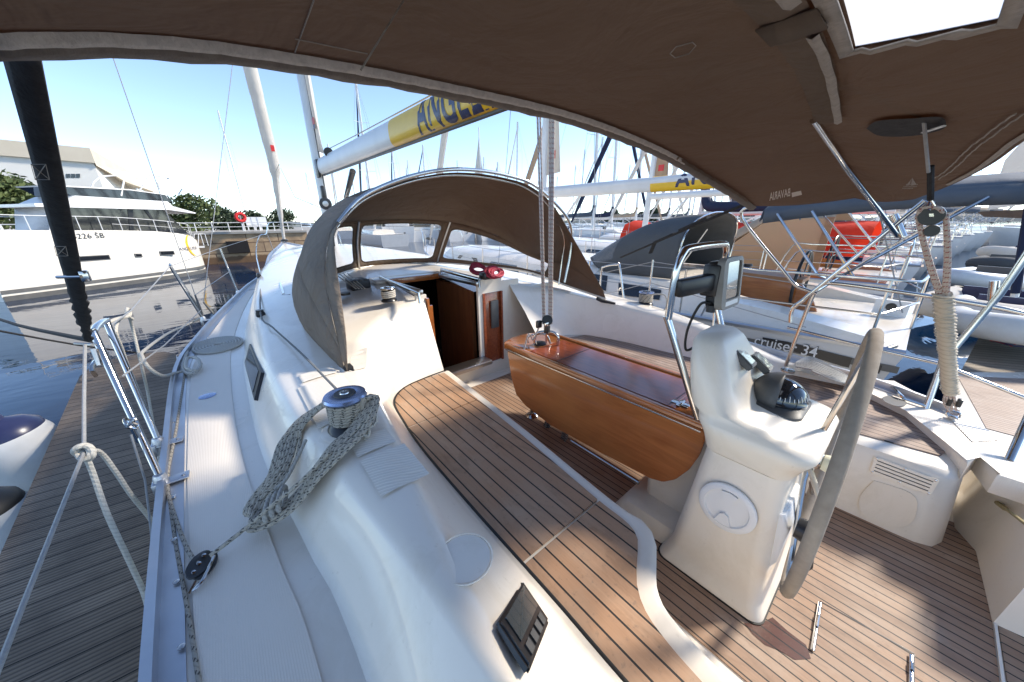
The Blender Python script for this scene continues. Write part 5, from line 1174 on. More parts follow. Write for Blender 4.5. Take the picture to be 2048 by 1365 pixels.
tube(bm, [kn, onx(238, 640, -1.97), onx(232, 665, -1.98), onx(245, 700, -2.0), onx(265, 760, -2.05)], .008, 8, smooth=4); tube(bm, [kn, onx(266, 660, -1.98), onx(285, 740, -2.0), onx(298, 800, -2.05), V(-2.1, 3.0, .6)], .008, 8, smooth=4); mk('line', bm, 'rope_pale', ml)
# mainsheet tackle
T0, T1 = bcen(1.78)+V(0, 0, -BH-.04), V(.38, 1.72, 1.60)
mt_ = thing('mainsheet_tackle', 'mainsheet tackle of white and red fleck rope running from the boom to the table front', 'tackle', tuple(T1))
for i, (a, b) in enumerate(((-.052, -.030), (-.034, -.018), (.030, .014), (.046, .024), (.056, .034))):
    bm = BM(); sv = (CAM-T1).cross(V(0, 0, 1)).normalized(); tube(bm, [T0-sv*a, T1-sv*b], .0068, 8); mk('fall', bm, 'rope_red_fleck', mt_)
bm = BM(); box(bm, T0+V(0, 0, .0), (.05, .07, .08), bev=.015); tube(bm, [T0, bcen(1.78)+V(0, 0, -BH)], .01, 6); mk('block', bm, 'black_plastic', mt_)
bm = BM(); rvv = (CAM-T1).to_track_quat('Z', 'Y'); lathe(bm, [(0, -.025), (.04, -.025), (.042, 0), (.04, .025), (0, .025)], T1+V(0, 0, .03), 20, rot=rvv, cap=False); box(bm, T1+V(0, 0, -.03), (.04, .04, .09), bev=.01); box(bm, T1+V(-.05, .04, -.0), (.05, .03, .06), bev=.01); mk('block', bm, 'black_plastic', mt_)
bm = BM(); box(bm, T1+(CAM-T1).normalized()*.03, (.05, .02, .03), bev=.006); tube(bm, [T1+V(0, 0, -.06), V(.38, 1.73, 1.44)], .008, 8); mk('cam_cleat', bm, 'steel', mt_)
bm = BM(); tube(bm, [T1+V(-.06, .03, -.02), T1+V(-.1, .05, -.12), onx(1058, 668, .2), onx(1048, 700, .15)], .006, 8, smooth=4); mk('tail', bm, 'rope_red_fleck', mt_)
bm = BM(); tube(bm, [V(.33, 1.80, 1.43), V(.335, 1.80, 1.50), V(.36, 1.76, 1.53), V(.42, 1.70, 1.53), V(.44, 1.66, 1.50), V(.445, 1.66, 1.43)], .012, 10, smooth=4); tube(bm, [V(.30, 1.85, 1.43), V(.305, 1.85, 1.48), V(.35, 1.80, 1.505), V(.40, 1.74, 1.50), V(.42, 1.72, 1.43)], .008, 10, smooth=4); mk('table_handle', bm, 'steel', Y)
bm = BM(); lathe(bm, [(.05, 0), (.05, .012), (.03, .02)], (.37, 1.78, 1.421), 20); mk('handle_base', bm, 'black_plastic', Y)
# dark coil below the table
dc = thing('dark_rope_coil', 'dark grey rope coil hanging below the table by its steel leg', 'rope coil', (.3, 1.7, .85))
cq = onx(1110, 868, .30); bm = BM(); tube(bm, loopcoil(cq, V(.0, .10, -.02), V(.05, .02, .11), 9, .01, lift=.0, jit=.14, seed=2), .0085, 7); mk('turns', bm, 'rope_dark', dc)
# crimson rope bags on the cabin top under the dodger
for i, (px, py, s_) in enumerate(((956, 541, .10), (990, 549, .08))):
    rb = thing('rope_coil', ('crimson rope coil' if i == 0 else 'smaller crimson rope coil')+' on the cabin top under the dodger, '+('next to the hatch handrail' if i == 0 else 'nearer the starboard side'), 'rope coil', tuple(onz(px, py, 1.84)), group='crimson ropes under the dodger')
    bm = BM(); tube(bm, loopcoil(onz(px, py, 1.85), V(s_, .02, 0), V(0.01, s_*.7, .04), 7, .01, jit=.25, seed=i+4), .011, 7); mk('turns', bm, 'pink_rope', rb)
bm = BM(); box(bm, onz(972, 552, 1.84), (.12, .10, .07), bev=.02); mk('rope_clutch', bm, 'black_plastic', Y)
bm = BM(); tube(bm, loopcoil(onz(660, 590, 1.66), V(.06, 0, 0), V(0, .08, .03), 6, .01, jit=.2, seed=8), .009, 7)
tag(mk('line_coil', bm, 'rope_pale'), 'small pale line coil half hidden behind the port dodger wing', 'rope coil')
bm = BM()
for k in range(4): tube(bm, [onz(668+k*9, 547, 1.84), onz(712+k*6, 578, 1.79)], .005, 6)
mk('halyard', bm, 'rope_pale', Y)
# starboard side-deck rope and deck fittings
sr = thing('starboard_dock_rope', 'pale dock rope piled on the starboard deck behind the compass', 'rope', tuple(onz(1640, 738, 1.25)))
bm = BM(); P = []
rnd = random.Random(9)
for k in range(7):
    o_ = (k-3)*3; P += [onz(1592, 730+o_*.4, 1.26), onz(1620, 724+o_, 1.275), onz(1660, 742+o_, 1.28), onz(1700, 762+o_*.5, 1.25), onz(1668, 752+o_, 1.29), onz(1625, 734+o_, 1.29)]
tube(bm, P, .0085, 7, smooth=4); mk('turns', bm, 'rope_pale', sr)
bm = BM(); tube(bm, [onz(1700, 762, 1.25), onz(1725, 772, 1.24)], .0085, 7); mk('tail', bm, 'rope_pale', sr)
winch((2.0, 1.8, 1.475), .070, .15, wraps=6)
tg = thing('winch_tail', 'grey sheet tail hanging in a loop from the starboard cockpit winch', 'rope', (2.0, 1.75, 1.5))
bm = BM(); tube(bm, [V(1.93, 1.76, 1.60), onx(1328, 590, 1.95), onx(1333, 612, 1.95), onx(1322, 632, 1.93), onx(1335, 640, 1.9), onx(1350, 648, 1.9)], .008, 8, smooth=5); mk('line', bm, 'rope_grey', tg)
xr = 2.2
pole([onx(1197, 620, xr), onx(1203, 545, xr), onx(1209, 534, xr), onx(1234, 530, xr), onx(1240, 538, xr), onx(1252, 640, xr)], .0125, 'gate_stanchion', sm=4)
pole([onx(1297, 600, xr), onx(1306, 520, xr)], .011, 'stanchion')
pole([onx(1424, 700, 2.0), onx(1432, 560, 2.0)], .009, 'stanchion')
for P in ((1212, 545, 1306, 524, 1645, 575), (1206, 590, 1300, 566, 1612, 655)): bm = BM(); tube(bm, [onx(P[0], P[1], xr), onx(P[2], P[3], xr), onx(P[4], P[5], 1.9)], .004, 6); mk('lifeline', bm, 'wire', Y)
bm = BM(); lathe(bm, [(.045, 0), (.045, .012), (.02, .014)], onz(1575, 743, 1.24), 20); mk('deck_filler_cap', bm, 'steel', Y)
bm = BM(); q = [onz(a, b, 1.213) for a, b in ((1765, 795), (1780, 792), (1810, 802), (1812, 810), (1795, 813), (1770, 804))]; bm.faces.new([bm.verts.new(p) for p in curve(q+[q[0]], 24)[:-1]]); mk('deck_sticker', bm, 'grey_plastic', Y)
bm = BM(); tube(bm, [onz(1770, 772, 1.215), onz(1785, 775, 1.235), onz(1800, 790, 1.235), onz(1812, 800, 1.215)], .010, 8, smooth=4); tube(bm, [onz(1805, 797, 1.22), onz(1850, 812, 1.22)], .008, 8); mk('mooring_cleat', bm, 'steel', Y)
sl_ = thing('steering_lanyard', 'frayed yellow green line lying down the white stern locker face', 'rope', tuple(onz(1960, 985, 1.0)))
bm = BM(); P = [ony(1925, 965, -.56), ony(1960, 988, -.57), ony(2000, 1010, -.575), ony(2060, 1055, -.585)]; P = [p+(CAM-p).normalized()*.03 for p in P]; tube(bm, P, .007, 7, smooth=4); tube(bm, [P[2]-(P[3]-P[2])*.1, P[2]+(P[3]-P[2])*.2], .011, 7); mk('line', bm, 'yellow_line', sl_)
# ================================================================== finger pier, fenders
dk = [(-2.02, -3), (-2.02, 1.0), (-2.04, 3.0), (-2.18, 5.6), (-2.28, 6.75), (-2.42, 7.0), (-2.75, 7.12), (-3.02, 7.05), (-3.12, 6.85), (-3.15, 6.5), (-2.80, 3.0), (-2.62, 0), (-2.5, -3)]
fp = thing('finger_pier', 'weathered ribbed wooden finger pier along the port side of the yacht', 'pier', (-2.5, 3, .5))
bm = BM(); prism(bm, dk, .51, .55); mk('decking', bm, 'dock_ribbed', fp, smooth=False)
bm = BM(); prism(bm, [(x*1.004+.01, y*1.004) for x, y in dk], .30, .507); mk('float_frame', bm, 'concrete', fp, smooth=False)
bm = BM(); tube(bm, [(x, y, .50) for x, y in dk[3:]], .014, 6); mk('edge_strip', bm, 'alloy', fp)
bm = BM(); tube(bm, [(-2.95, 6.2, .6), (-2.95, 6.2, .72), (-2.95, 6.75, .72), (-2.95, 6.75, .6)], .022, 8, smooth=3); mk('mooring_bollard', bm, 'steel', fp)
def fender(loc, r, h, tilt, cap, label, az=0):
    t = thing('fender', label, 'fender', loc, 'fenders hung on the finger pier'); R = Matrix.Rotation(az, 3, 'Z') @ Matrix.Rotation(tilt, 3, 'Y')
    pr = [(.0, 0), (r*.45, .02), (r*.8, .08), (r, .2), (r*1.02, h*.5), (r, h-.2), (r*.86, h-.10)]
    bm = BM(); lathe(bm, pr, loc, 28, rot=R, cap=False); mk('body', bm, 'fender_white', t)
    bm = BM(); lathe(bm, [(r*.93, h-.16), (r*.88, h-.09), (r*.6, h-.02), (r*.25, h+.02), (r*.2, h+.08), (0, h+.08)], loc, 28, rot=R, cap=False); mk('end_cap', bm, cap, t)
    return t
fender((-3.20, 5.05, -.12), .25, .80, -.18, 'navy_paint', 'large white fender with navy top, the farther of the two by the pier')
fender((-3.05, 3.75, -.18), .24, .80, -.12, 'rubber', 'large white fender with black top, the nearer of the two by the pier')
for i, (a, b) in enumerate((((-40, 625), (186, 682)), ((-40, 655), (290, 708)))):
    bm = BM(); p = onz(*a, 1.2)*0+ony(*a, 6.0); q = onx(*b, -1.96) if i == 0 else ony(*b, 6.9)
    tube(bm, [p, p.lerp(q, .5)+V(0, 0, -.03), q], .011, 7, smooth=3); tag(mk('mooring_line', bm, 'rope_black'), 'black mooring line reaching left over the water '+('to the top of the gate stanchion' if i == 0 else 'towards the end of the finger pier'), 'rope', 'black mooring lines')
# ================================================================== motor yacht on the left
my = thing('motor_yacht', 'white flybridge motor yacht with yellow arc on its bow moored ahead on the left', 'motor yacht', (-7.1, 19.2, 0), rz=math.atan2(.604, .797))
mm = my.matrix_basis
def ML(u, v, z): return mm @ V(u, v, z)
def lpoly(bm, pts, th=.02, off=-.012): slab(bm, [ML(u, off, z) for u, z in pts], ML(0, -1, 0)-ML(0, 0, 0), th)
st = []
BMY = 2.5
for u, hz, hw, rk in ((-.15, 2.26, 1.2, 0), (.6, 2.24, 1.25, 0), (2, 2.20, 1.25, 0), (3.3, 2.17, 1.25, 0), (4.6, 2.10, 1.18, 0), (5.6, 1.98, 1.0, 0), (6.3, 1.84, .72, .05), (6.75, 1.60, .38, .1), (7.0, 1.2, .05, .1)):
    row = []
    for sgn in (1, -1):
        prof = [(1.0, hz), (1.0, hz*.72), (.985, hz*.42), (.97, .32), (.95, .16), (.92, -.25)]
        if sgn == -1: prof = prof[::-1]
        for k, z in prof:
            uu = u + (-.10*(hz-z) if u > 6 else .04*(0)); w_ = hw*k
            row.append(ML(uu if u < 6.9 else u-.12*(1.2-z)*0, BMY/2-sgn*w_ if True else 0, z))
    st.append(row)
bm = BM(); vr = grid(bm, st); bm.faces.new(vr[0]); mk('hull', bm, 'cream_paint', my, ang=35)
bm = BM()
for z0, z1, e in ((.24, .36, .012), (.0, .17, .014)):
    for sgn in (1, -1):
        rows = []
        for (u, hw) in ((-.14, 1.2), (.6, 1.25), (2, 1.25), (3.3, 1.25), (4.6, 1.18), (5.6, 1.0), (6.3, .72), (6.75, .38), (7.0, .06)):
            rows.append([ML(u, BMY/2-sgn*(hw*(.965 if z > .1 else .945)+e), z) for z in (z1, z0)])
        grid(bm, rows)
mk('boot_stripe', bm, 'grey_stripe', my)
bm = BM(); prism(bm, [(0, 0), (1, 0), (1, 1), (0, 1)], 0, 1); bmesh.ops.delete(bm, geom=bm.verts[:], context='VERTS')
dkp = [(-.1, .1), (4.6, .1), (5.6, .3), (6.4, .7), (6.8, 1.25), (6.4, 1.8), (5.6, 2.2), (4.6, 2.4), (-.1, 2.4)]
grid(bm, [[ML(u, v, 2.10 if u < 5 else 2.02-.25*(u-5)) for u, v in dkp[:5]], [ML(u, v, 2.10 if u < 5 else 2.02-.25*(u-5)) for u, v in dkp[:3:-1]]]); mk('deck', bm, 'white_paint', my)
def my_prism(nm, pu, z0, z1, mat, v0=.25, v1=2.25, top=None):
    """side outline pu [(u,z)...] extruded across"""
    bm = BM(); a = [bm.verts.new(ML(u, v0, z)) for u, z in pu]; b = [bm.verts.new(ML(u, v1, z)) for u, z in pu]; n = len(pu)
    bm.faces.new(a); bm.faces.new(b[::-1])
    for i in range(n): bm.faces.new((a[i], b[i], b[(i+1) % n], a[(i+1) % n]))
    return mk(nm, bm, mat, my, smooth=False)
my_prism('cabin', [(1.6, 2.0), (6.1, 1.95), (5.4, 3.02), (1.9, 3.02)], 0, 0, 'smoked_window', .34, 2.16)
for pu in ([(1.6, 2.0), (2.0, 2.0), (2.3, 3.02), (1.9, 3.02)], [(3.9, 2.0), (4.02, 2.0), (4.3, 3.02), (4.12, 3.02)], [(5.0, 2.0), (5.07, 2.0), (4.78, 3.02), (4.66, 3.02)]): my_prism('window_pillar', pu, 0, 0, 'white_paint' if pu[0][0] < 2 else 'black_paint', .32, 2.18)
my_prism('flybridge', [(1.5, 3.00), (5.5, 3.00), (6.55, 2.86), (6.6, 2.90), (5.7, 3.16), (5.55, 3.36), (2.6, 3.42), (2.1, 3.15), (1.5, 3.10)], 0, 0, 'white_paint', .14, 2.36)
my_prism('flybridge_screen', [(2.2, 3.72), (2.62, 3.40), (5.6, 3.34), (5.85, 3.36), (5.75, 3.62), (4.4, 3.74), (3.2, 3.70)], 0, 0, 'smoked_window', .30, 2.2)
my_prism('flybridge_rim', [(2.15, 3.75), (4.4, 3.78), (5.72, 3.66), (5.75, 3.63), (4.4, 3.74), (2.2, 3.71)], 0, 0, 'white_paint', .28, 2.22)
bm = BM(); tube(bm, [ML(4.05, .3, 3.5), ML(4.65, .4, 4.36), ML(6.1, .5, 4.42), ML(6.15, .6, 4.36), ML(5.65, .3, 3.6)], .03, 8, smooth=3); tube(bm, [ML(4.05, 2.2, 3.5), ML(4.65, 2.1, 4.36), ML(6.1, 2.0, 4.42), ML(6.15, 1.9, 4.36), ML(5.65, 2.2, 3.6)], .03, 8, smooth=3); mk('radar_arch', bm, 'mast_white', my)
bm = BM(); tube(bm, [ML(5.7, .3, 3.5), ML(5.55, .3, 4.2)], .012, 6); box(bm, ML(5.5, .3, 4.0), (.05, .05, .3)); mk('antenna', bm, 'mast_white', my)
rl = [(-.1, .1, 2.24), (1.5, .08, 2.2), (3.3, .08, 2.17), (4.6, .14, 2.08), (5.6, .33, 1.98), (6.4, .7, 1.84), (6.85, 1.2, 1.7)]
bm = BM(); top = [ML(u, v, z+.50+.04*(u > 6)) for u, v, z in rl]; tube(bm, top, .014, 6, smooth=4); tube(bm, [ML(u, v, z+.24) for u, v, z in rl[2:]], .009, 6, smooth=4)
tube(bm, [ML(u, BMY-v, z+.50) for u, v, z in rl], .014, 6, smooth=4); mk('guard_rail', bm, 'mast_white', my)
C = curve(top, 13); D = curve([ML(u, v, z) for u, v, z in rl], 13)
for i in range(13): bm = BM(); tube(bm, [C[i], D[i]], .013, 6); mk('rail_post', bm, 'mast_white', my)
for k, (u0, u1, z0, z1) in enumerate(((1.9, 2.8, 1.08, 1.28), (3.60, 3.84, 1.08, 1.23), (4.52, 5.08, 1.06, 1.25))):
    bm = BM(); d_ = .005 if u1 < 4.7 else .08; lpoly(bm, [(u0, z0), (u1, z0-.01), (u1, z1-.02), (u0, z1)], .1, (-.005 if u1 < 4.7 else .045)); wo = mk('hull_window', bm, 'grey_stripe', my, smooth=False)
    bm = BM(); lpoly(bm, [(u0+.03, z0+.03), (u1-.03, z0+.02), (u1-.03, z1-.05), (u0+.03, z1-.03)], .02, (-.012 if u1 < 4.7 else .038)); mk('pane', bm, 'smoked_window', wo, smooth=False)
text('registration_number', '8226 ŠB', 'black_paint', my, ML(1.98, -.016, 1.90), ML(1, 0, 0)-ML(0, 0, 0), V(0, 0, 1), .19, .004, bold=0, sx=.95, sp=1.1)
def hullv(u, z):
    for (u0, a), (u1, b) in zip(((4.6, 1.18), (5.6, 1.0), (6.3, .72), (6.75, .38)), ((5.6, 1.0), (6.3, .72), (6.75, .38), (7.0, .05))):
        if u0 <= u <= u1: return BMY/2-(a+(b-a)*(u-u0)/(u1-u0))*(.985 if z < 1.3 else .995)
    return BMY/2-1.25+(0.07*(u-3.3)/1.3 if u > 3.3 else 0)
text('bow_lettering', 'ANGELINA', 'navy_paint', my, (0, 0, 0), (1, 0, 0), (0, 0, 1), 1, fn=lambda u, v: ML(5.42+u*.155, hullv(5.42+u*.155, 1.1)-.02, 1.18+v*.17), sp=1.1)
bm = BM(); rows = []
for i in range(14):
    a = math.radians(-62+110*i/13); r = .62; rows.append([ML(6.55-(r+w_)*math.cos(a)*1.0, hullv(min(6.55-(r+w_)*math.cos(a), 6.99), 1.0)-.012, 1.42+(r)*math.sin(a)) for w_ in (-.07, .07)])
grid(bm, rows); mk('bow_arc', bm, 'yellow_paint', my)
bm = BM(); box(bm, ML(7.0, 1.25, 1.25), (.5, .5, .06)); tube(bm, [ML(6.9, 1.1, 1.3), ML(7.1, 1.1, 1.9), ML(7.4, 1.1, 1.9), ML(7.4, 1.1, 1.3)], .02, 6); tube(bm, [ML(6.9, 1.4, 1.3), ML(7.1, 1.4, 1.9), ML(7.4, 1.4, 1.9), ML(7.4, 1.4, 1.3)], .02, 6); mk('bow_platform', bm, 'white_paint', my)
# ================================================================== quay, building, trees on the left
def wall_line(p, q, z1, th, nm): 
    p, q = V(*p, 0), V(*q, 0); d = (q-p).normalized(); n_ = V(-d.y, d.x, 0)
    bm = BM(); prism(bm, [tuple(v[:2]) for v in (p, q, q+n_*th, p+n_*th)], -2, z1); return bm, d, n_
qa, qb = (-40, 32), (3.4, 27.74)
QZ = 1.92
bm, d, n_ = wall_line(qa, qb, QZ-.14, 7, ''); qw = mk('stone_quay', bm, 'quay_stone', smooth=False); tag(qw, 'sunlit brown stone quay wall behind the yachts on the left', 'quay wall')
bm = BM(); a = V(*qa, 0)-n_*.12; b = V(*qb, 0)-n_*.12; prism(bm, [tuple(v[:2]) for v in (a, b, b+n_*7.1, a+n_*7.1)], QZ-.137, QZ, bev=.02); mk('coping', bm, 'concrete', qw, smooth=False)
for t in (.91,): 
    c = V(*qa, 0).lerp(V(*qb, 0), t)-n_*.10; bm = BM(); box(bm, c+V(0, 0, 1.0), (1.1, .25, .7), rot=Matrix.Rotation(math.atan2(d.y, d.x), 3, 'Z')); mk('recess', bm, 'dark_interior', qw, smooth=False)
bm = BM(); prism(bm, [(-120, 41), (5, 34.5), (24, 120), (-200, 200)], -1, 1.4); struct(mk('quay_ground', bm, 'concrete', smooth=False))
hb = thing('harbour_building', 'long cream concrete building with a flat parapet behind the trees on the left', 'building', (-14, 46, 1.9))
def P40(a, b, y=40): return ony(a, b, y)
E0, E1, E2 = P40(-120, 268), P40(176, 297), P40(262, 372, 47)
def bprism(nm, poly, dirv, mat): 
    bm = BM(); a = [bm.verts.new(p) for p in poly]; b = [bm.verts.new(V(*p)+V(*dirv)) for p in poly]; n = len(a); bm.faces.new(a); bm.faces.new(b[::-1])
    for i in range(n): bm.faces.new((a[i], b[i], b[(i+1) % n], a[(i+1) % n]))
    return mk(nm, bm, mat, hb, smooth=False)
bprism('wall', [V(E0.x, 40, 1.3), V(E1.x, 40, 1.3), V(E1.x, 40, E1.z-.9), V(E0.x, 40, E0.z-.9)], (0, 16, 0), 'building_white')
bprism('wall', [V(E1.x+.003, 40.003, 1.3), V(E2.x, 50, 1.3), V(E2.x, 50, E2.z), V(E1.x+.003, 40.003, E1.z-.9)], (-2, 10, 0), 'building_white')
bprism('parapet', [V(E0.x, 39.8, E0.z-.95), V(E1.x+.1, 39.8, E1.z-.95), V(E1.x+.1, 39.8, E1.z), V(E0.x, 39.8, E0.z)], (0, 16, 0), 'building_cream')
bprism('roof_slope', [V(E1.x+.103, 39.8, E1.z-.0), V(E1.x+.103, 39.8, E1.z-1.1), V(E1.x+1.0, 43, E1.z-1.9), V(E1.x+2.1, 47, E1.z-2.3), V(E1.x+1.3, 47, E1.z-.9)], (-.4, 3, 0), 'building_cream')
for k in range(3): bprism('window', [P40(132+10*k, 348, 39.97), P40(140+10*k, 348, 39.97), P40(140+10*k, 356, 39.97), P40(132+10*k, 356, 39.97)], (0, .05, 0), 'smoked_window')
def tree(c, rx, rz, hz, label, mat='foliage', n=2600, seed=1, cat='tree', group=None, nm='tree'):
    rnd = random.Random(seed); c = V(*c); t = thing(nm, label, cat, tuple(c), group)
    bm = BM(); tube(bm, [c, c+V(.1, 0, hz*.5), c+V(0, .1, hz)], [.22, .15, .07], 7, smooth=3)
    for k in range(6): a = rnd.uniform(0, 6.28); q = c+V(0, 0, hz*rnd.uniform(.4, .9)); tube(bm, [q, q+V(math.cos(a)*rx*.4, math.sin(a)*rx*.4, rz*.5), q+V(math.cos(a)*rx*.7, math.sin(a)*rx*.7, rz*.8)], [.09, .05, .02], 5)
    mk('trunk', bm, 'bark', t)
    lob = [(V(rnd.uniform(-1, 1)*rx*.7, rnd.uniform(-1, 1)*rx*.5, hz+rnd.uniform(-.6, .7)*rz), rnd.uniform(.35, .6)) for _ in range(11)]
    bm = BM()
    for i in range(n):
        lc, lr = rnd.choice(lob); d = V(rnd.gauss(0, 1), rnd.gauss(0, 1), rnd.gauss(0, 1)).normalized()*(rnd.random()**.35)
        p = c+lc+V(d.x*rx*lr, d.y*rx*lr, d.z*rz*lr*1.1); s_ = rnd.uniform(.07, .17)*(rx/3+.45)
        a = V(rnd.gauss(0, 1), rnd.gauss(0, 1), rnd.gauss(0, 1)).normalized(); b = a.orthogonal().normalized(); e = a.cross(b)
        bm.faces.new([bm.verts.new(p+b*s_), bm.verts.new(p+e*s_*.5), bm.verts.new(p-b*s_), bm.verts.new(p-e*s_*.5)])
    mk('crown', bm, mat, t, smooth=False); return t
gq = 1.95
tree((-11.2, 34.5, gq), 2.4, 1.9, 1.8, 'tall bushy green tree at the far left before the cream building', n=5200, seed=3, group='quayside trees')
tree((-7.3, 35.5, gq), 1.7, 1.3, .9, 'low green tree between the black strap and the motor yacht roof', n=3000, seed=5, group='quayside trees')
tree((-3.0, 34.0, gq-.2), 2.1, 1.5, 1.0, 'round green tree just right of the motor yacht flybridge', n=3800, seed=7, group='quayside trees')
tree((.6, 37.5, gq-.3), 2.2, 1.35, .8, 'dark green bush with the red lifebuoy in front of it', 'foliage_dark', 3400, 9, group='quayside trees')
tree((2.6, 38.0, gq-.3), 1.8, 1.2, .7, 'dark green bush at the right end of the quay planting', 'foliage_dark', 2600, 11, group='quayside trees')
def at(px, z, dist):   # point on the bearing of px at horizontal distance
    d = ray(px, 440); h = V(d.x, d.y, 0).normalized(); return V(CAM.x, CAM.y, 0)+h*dist+V(0, 0, z)
c = at(482, 2.75, 27.5); bm = BM(); tube(bm, [c+V(.0, 0, 0)+V(.22*math.cos(a), .06*math.cos(a), .22*math.sin(a)) for a in [2*PI*i/20 for i in range(20)]], .09, 8, closed=True); lb = mk('lifebuoy', bm, 'red_plastic'); tag(lb, 'red lifebuoy on a post on the quay edge', 'lifebuoy')
bm = BM(); tube(bm, [c+V(0, .1, -.8), c+V(0, .1, .4)], .04, 6); mk('post', bm, 'mast_white', lb)
gr_ = thing('quay_railing', 'low white railing running along the top of the stone quay', 'railing', tuple(at(520, 1.95, 28)))
bm = BM(); A_ = V(-14, 29.6, 2.45); B2 = V(3.2, 27.95, 2.45); tube(bm, [A_, B2], .022, 6); tube(bm, [A_-V(0, 0, .25), B2-V(0, 0, .25)], .018, 6); mk('rail', bm, 'mast_white', gr_)
for k in range(23): p = A_.lerp(B2, k/22); bm = BM(); tube(bm, [p, p-V(0, 0, .55)], .025, 6); mk('post', bm, 'mast_white', gr_)
for k, px in enumerate((500, 512, 524)):
    c = at(px, 1.95, 29.5); bm = BM(); box(bm, c+V(0, 0, .3), (.5, .25, .06)); box(bm, c+V(0, .12, .6), (.5, .05, .5)); box(bm, c+V(-.2, 0, .15), (.06, .2, .3)); box(bm, c+V(.2, 0, .15), (.06, .2, .3))
    tag(mk('park_bench', bm, 'white_paint'), 'small white bench on the quay, '+('nearest the lifebuoy', 'middle of the three benches', 'farthest right of the three benches')[k], 'bench', 'white benches on the quay')
def crane(px, dist, s, label):
    t = thing('harbour_crane', label, 'crane', tuple(at(px, 1.5, dist))); b = at(px, 1.5, dist); R_ = Rv
    bm = BM()
    for sx in (-1, 1):
        for k in (0, 1): tube(bm, [b+R_*sx*s*.28+V(0, k*1.5, 0), b+V(0, k*.5, s*1.5)], s*.03, 4)
    for k in range(4): tube(bm, [b+R_*(-.28+.05*k)*s+V(0, 0, .3*k*s), b+R_*(.23-.05*k)*s+V(0, 0, .3*(k+1)*s)], s*.018, 4)
    tube(bm, [b+R_*(-.3)*s+V(0, 0, s*1.7), b+R_*0+V(0, 0, s*2.0), b+R_*s*.7+V(0, 0, s*1.35)], s*.04, 4); tube(bm, [b+R_*(-.3)*s+V(0, 0, s*1.7), b+V(0, 0, s*1.5), b+R_*s*.7+V(0, 0, s*1.35)], s*.03, 4)
    mk('jib', bm, 'mast_white', t); return t
crane(384, 160, 6.0, 'distant pale harbour crane above the trees on the left')
# far shore hills and pines
bm = BM(); rows = []
for i in range(60):
    a = math.radians(-30+130*i/59); r = 420; h = 3+5*noise.noise(V(i*.21, 0, 0))+3*noise.noise(V(i*.6, 3, 0)); rows.append([V(math.sin(a)*r, math.cos(a)*r, -1), V(math.sin(a)*r*1.02, math.cos(a)*r*1.02, max(h, 1.5)), V(math.sin(a)*r*1.2, math.cos(a)*r*1.2, max(h, 1.5)*.9), V(math.sin(a)*r*1.3, math.cos(a)*r*1.3, -1)])
grid(bm, rows); struct(mk('hills', bm, 'far_hill'))
bm = BM(); rnd = random.Random(4)
for i in range(7000):
    t = rnd.random(); px = 1195+130*t; p = at(px, 0, rnd.uniform(150, 156)); e_ = min(1, t*9, (1-t)*7+.3); p.z = .6+rnd.random()**.7*(4.3+1.1*math.sin(t*9)+.8*math.sin(t*31))*e_
    s_ = rnd.uniform(.3, .75); a = V(rnd.gauss(0, 1), rnd.gauss(0, 1), rnd.gauss(0, 1)).normalized(); b = a.orthogonal().normalized(); e = a.cross(b); bm.faces.new([bm.verts.new(p+b*s_), bm.verts.new(p+e*s_), bm.verts.new(p-b*s_), bm.verts.new(p-e*s_)])
pw = mk('pine_wood', bm, 'foliage_dark', smooth=False); pw['kind'] = 'stuff'; pw['label'] = 'dark pine wood on the far breakwater seen between the masts'
bm = BM(); prism(bm, [tuple(at(1180, 0, 140)[:2]), tuple(at(1345, 0, 140)[:2]), tuple(at(1345, 0, 170)[:2]), tuple(at(1180, 0, 170)[:2])], -1, .9); struct(mk('breakwater_ground', bm, 'concrete', smooth=False))
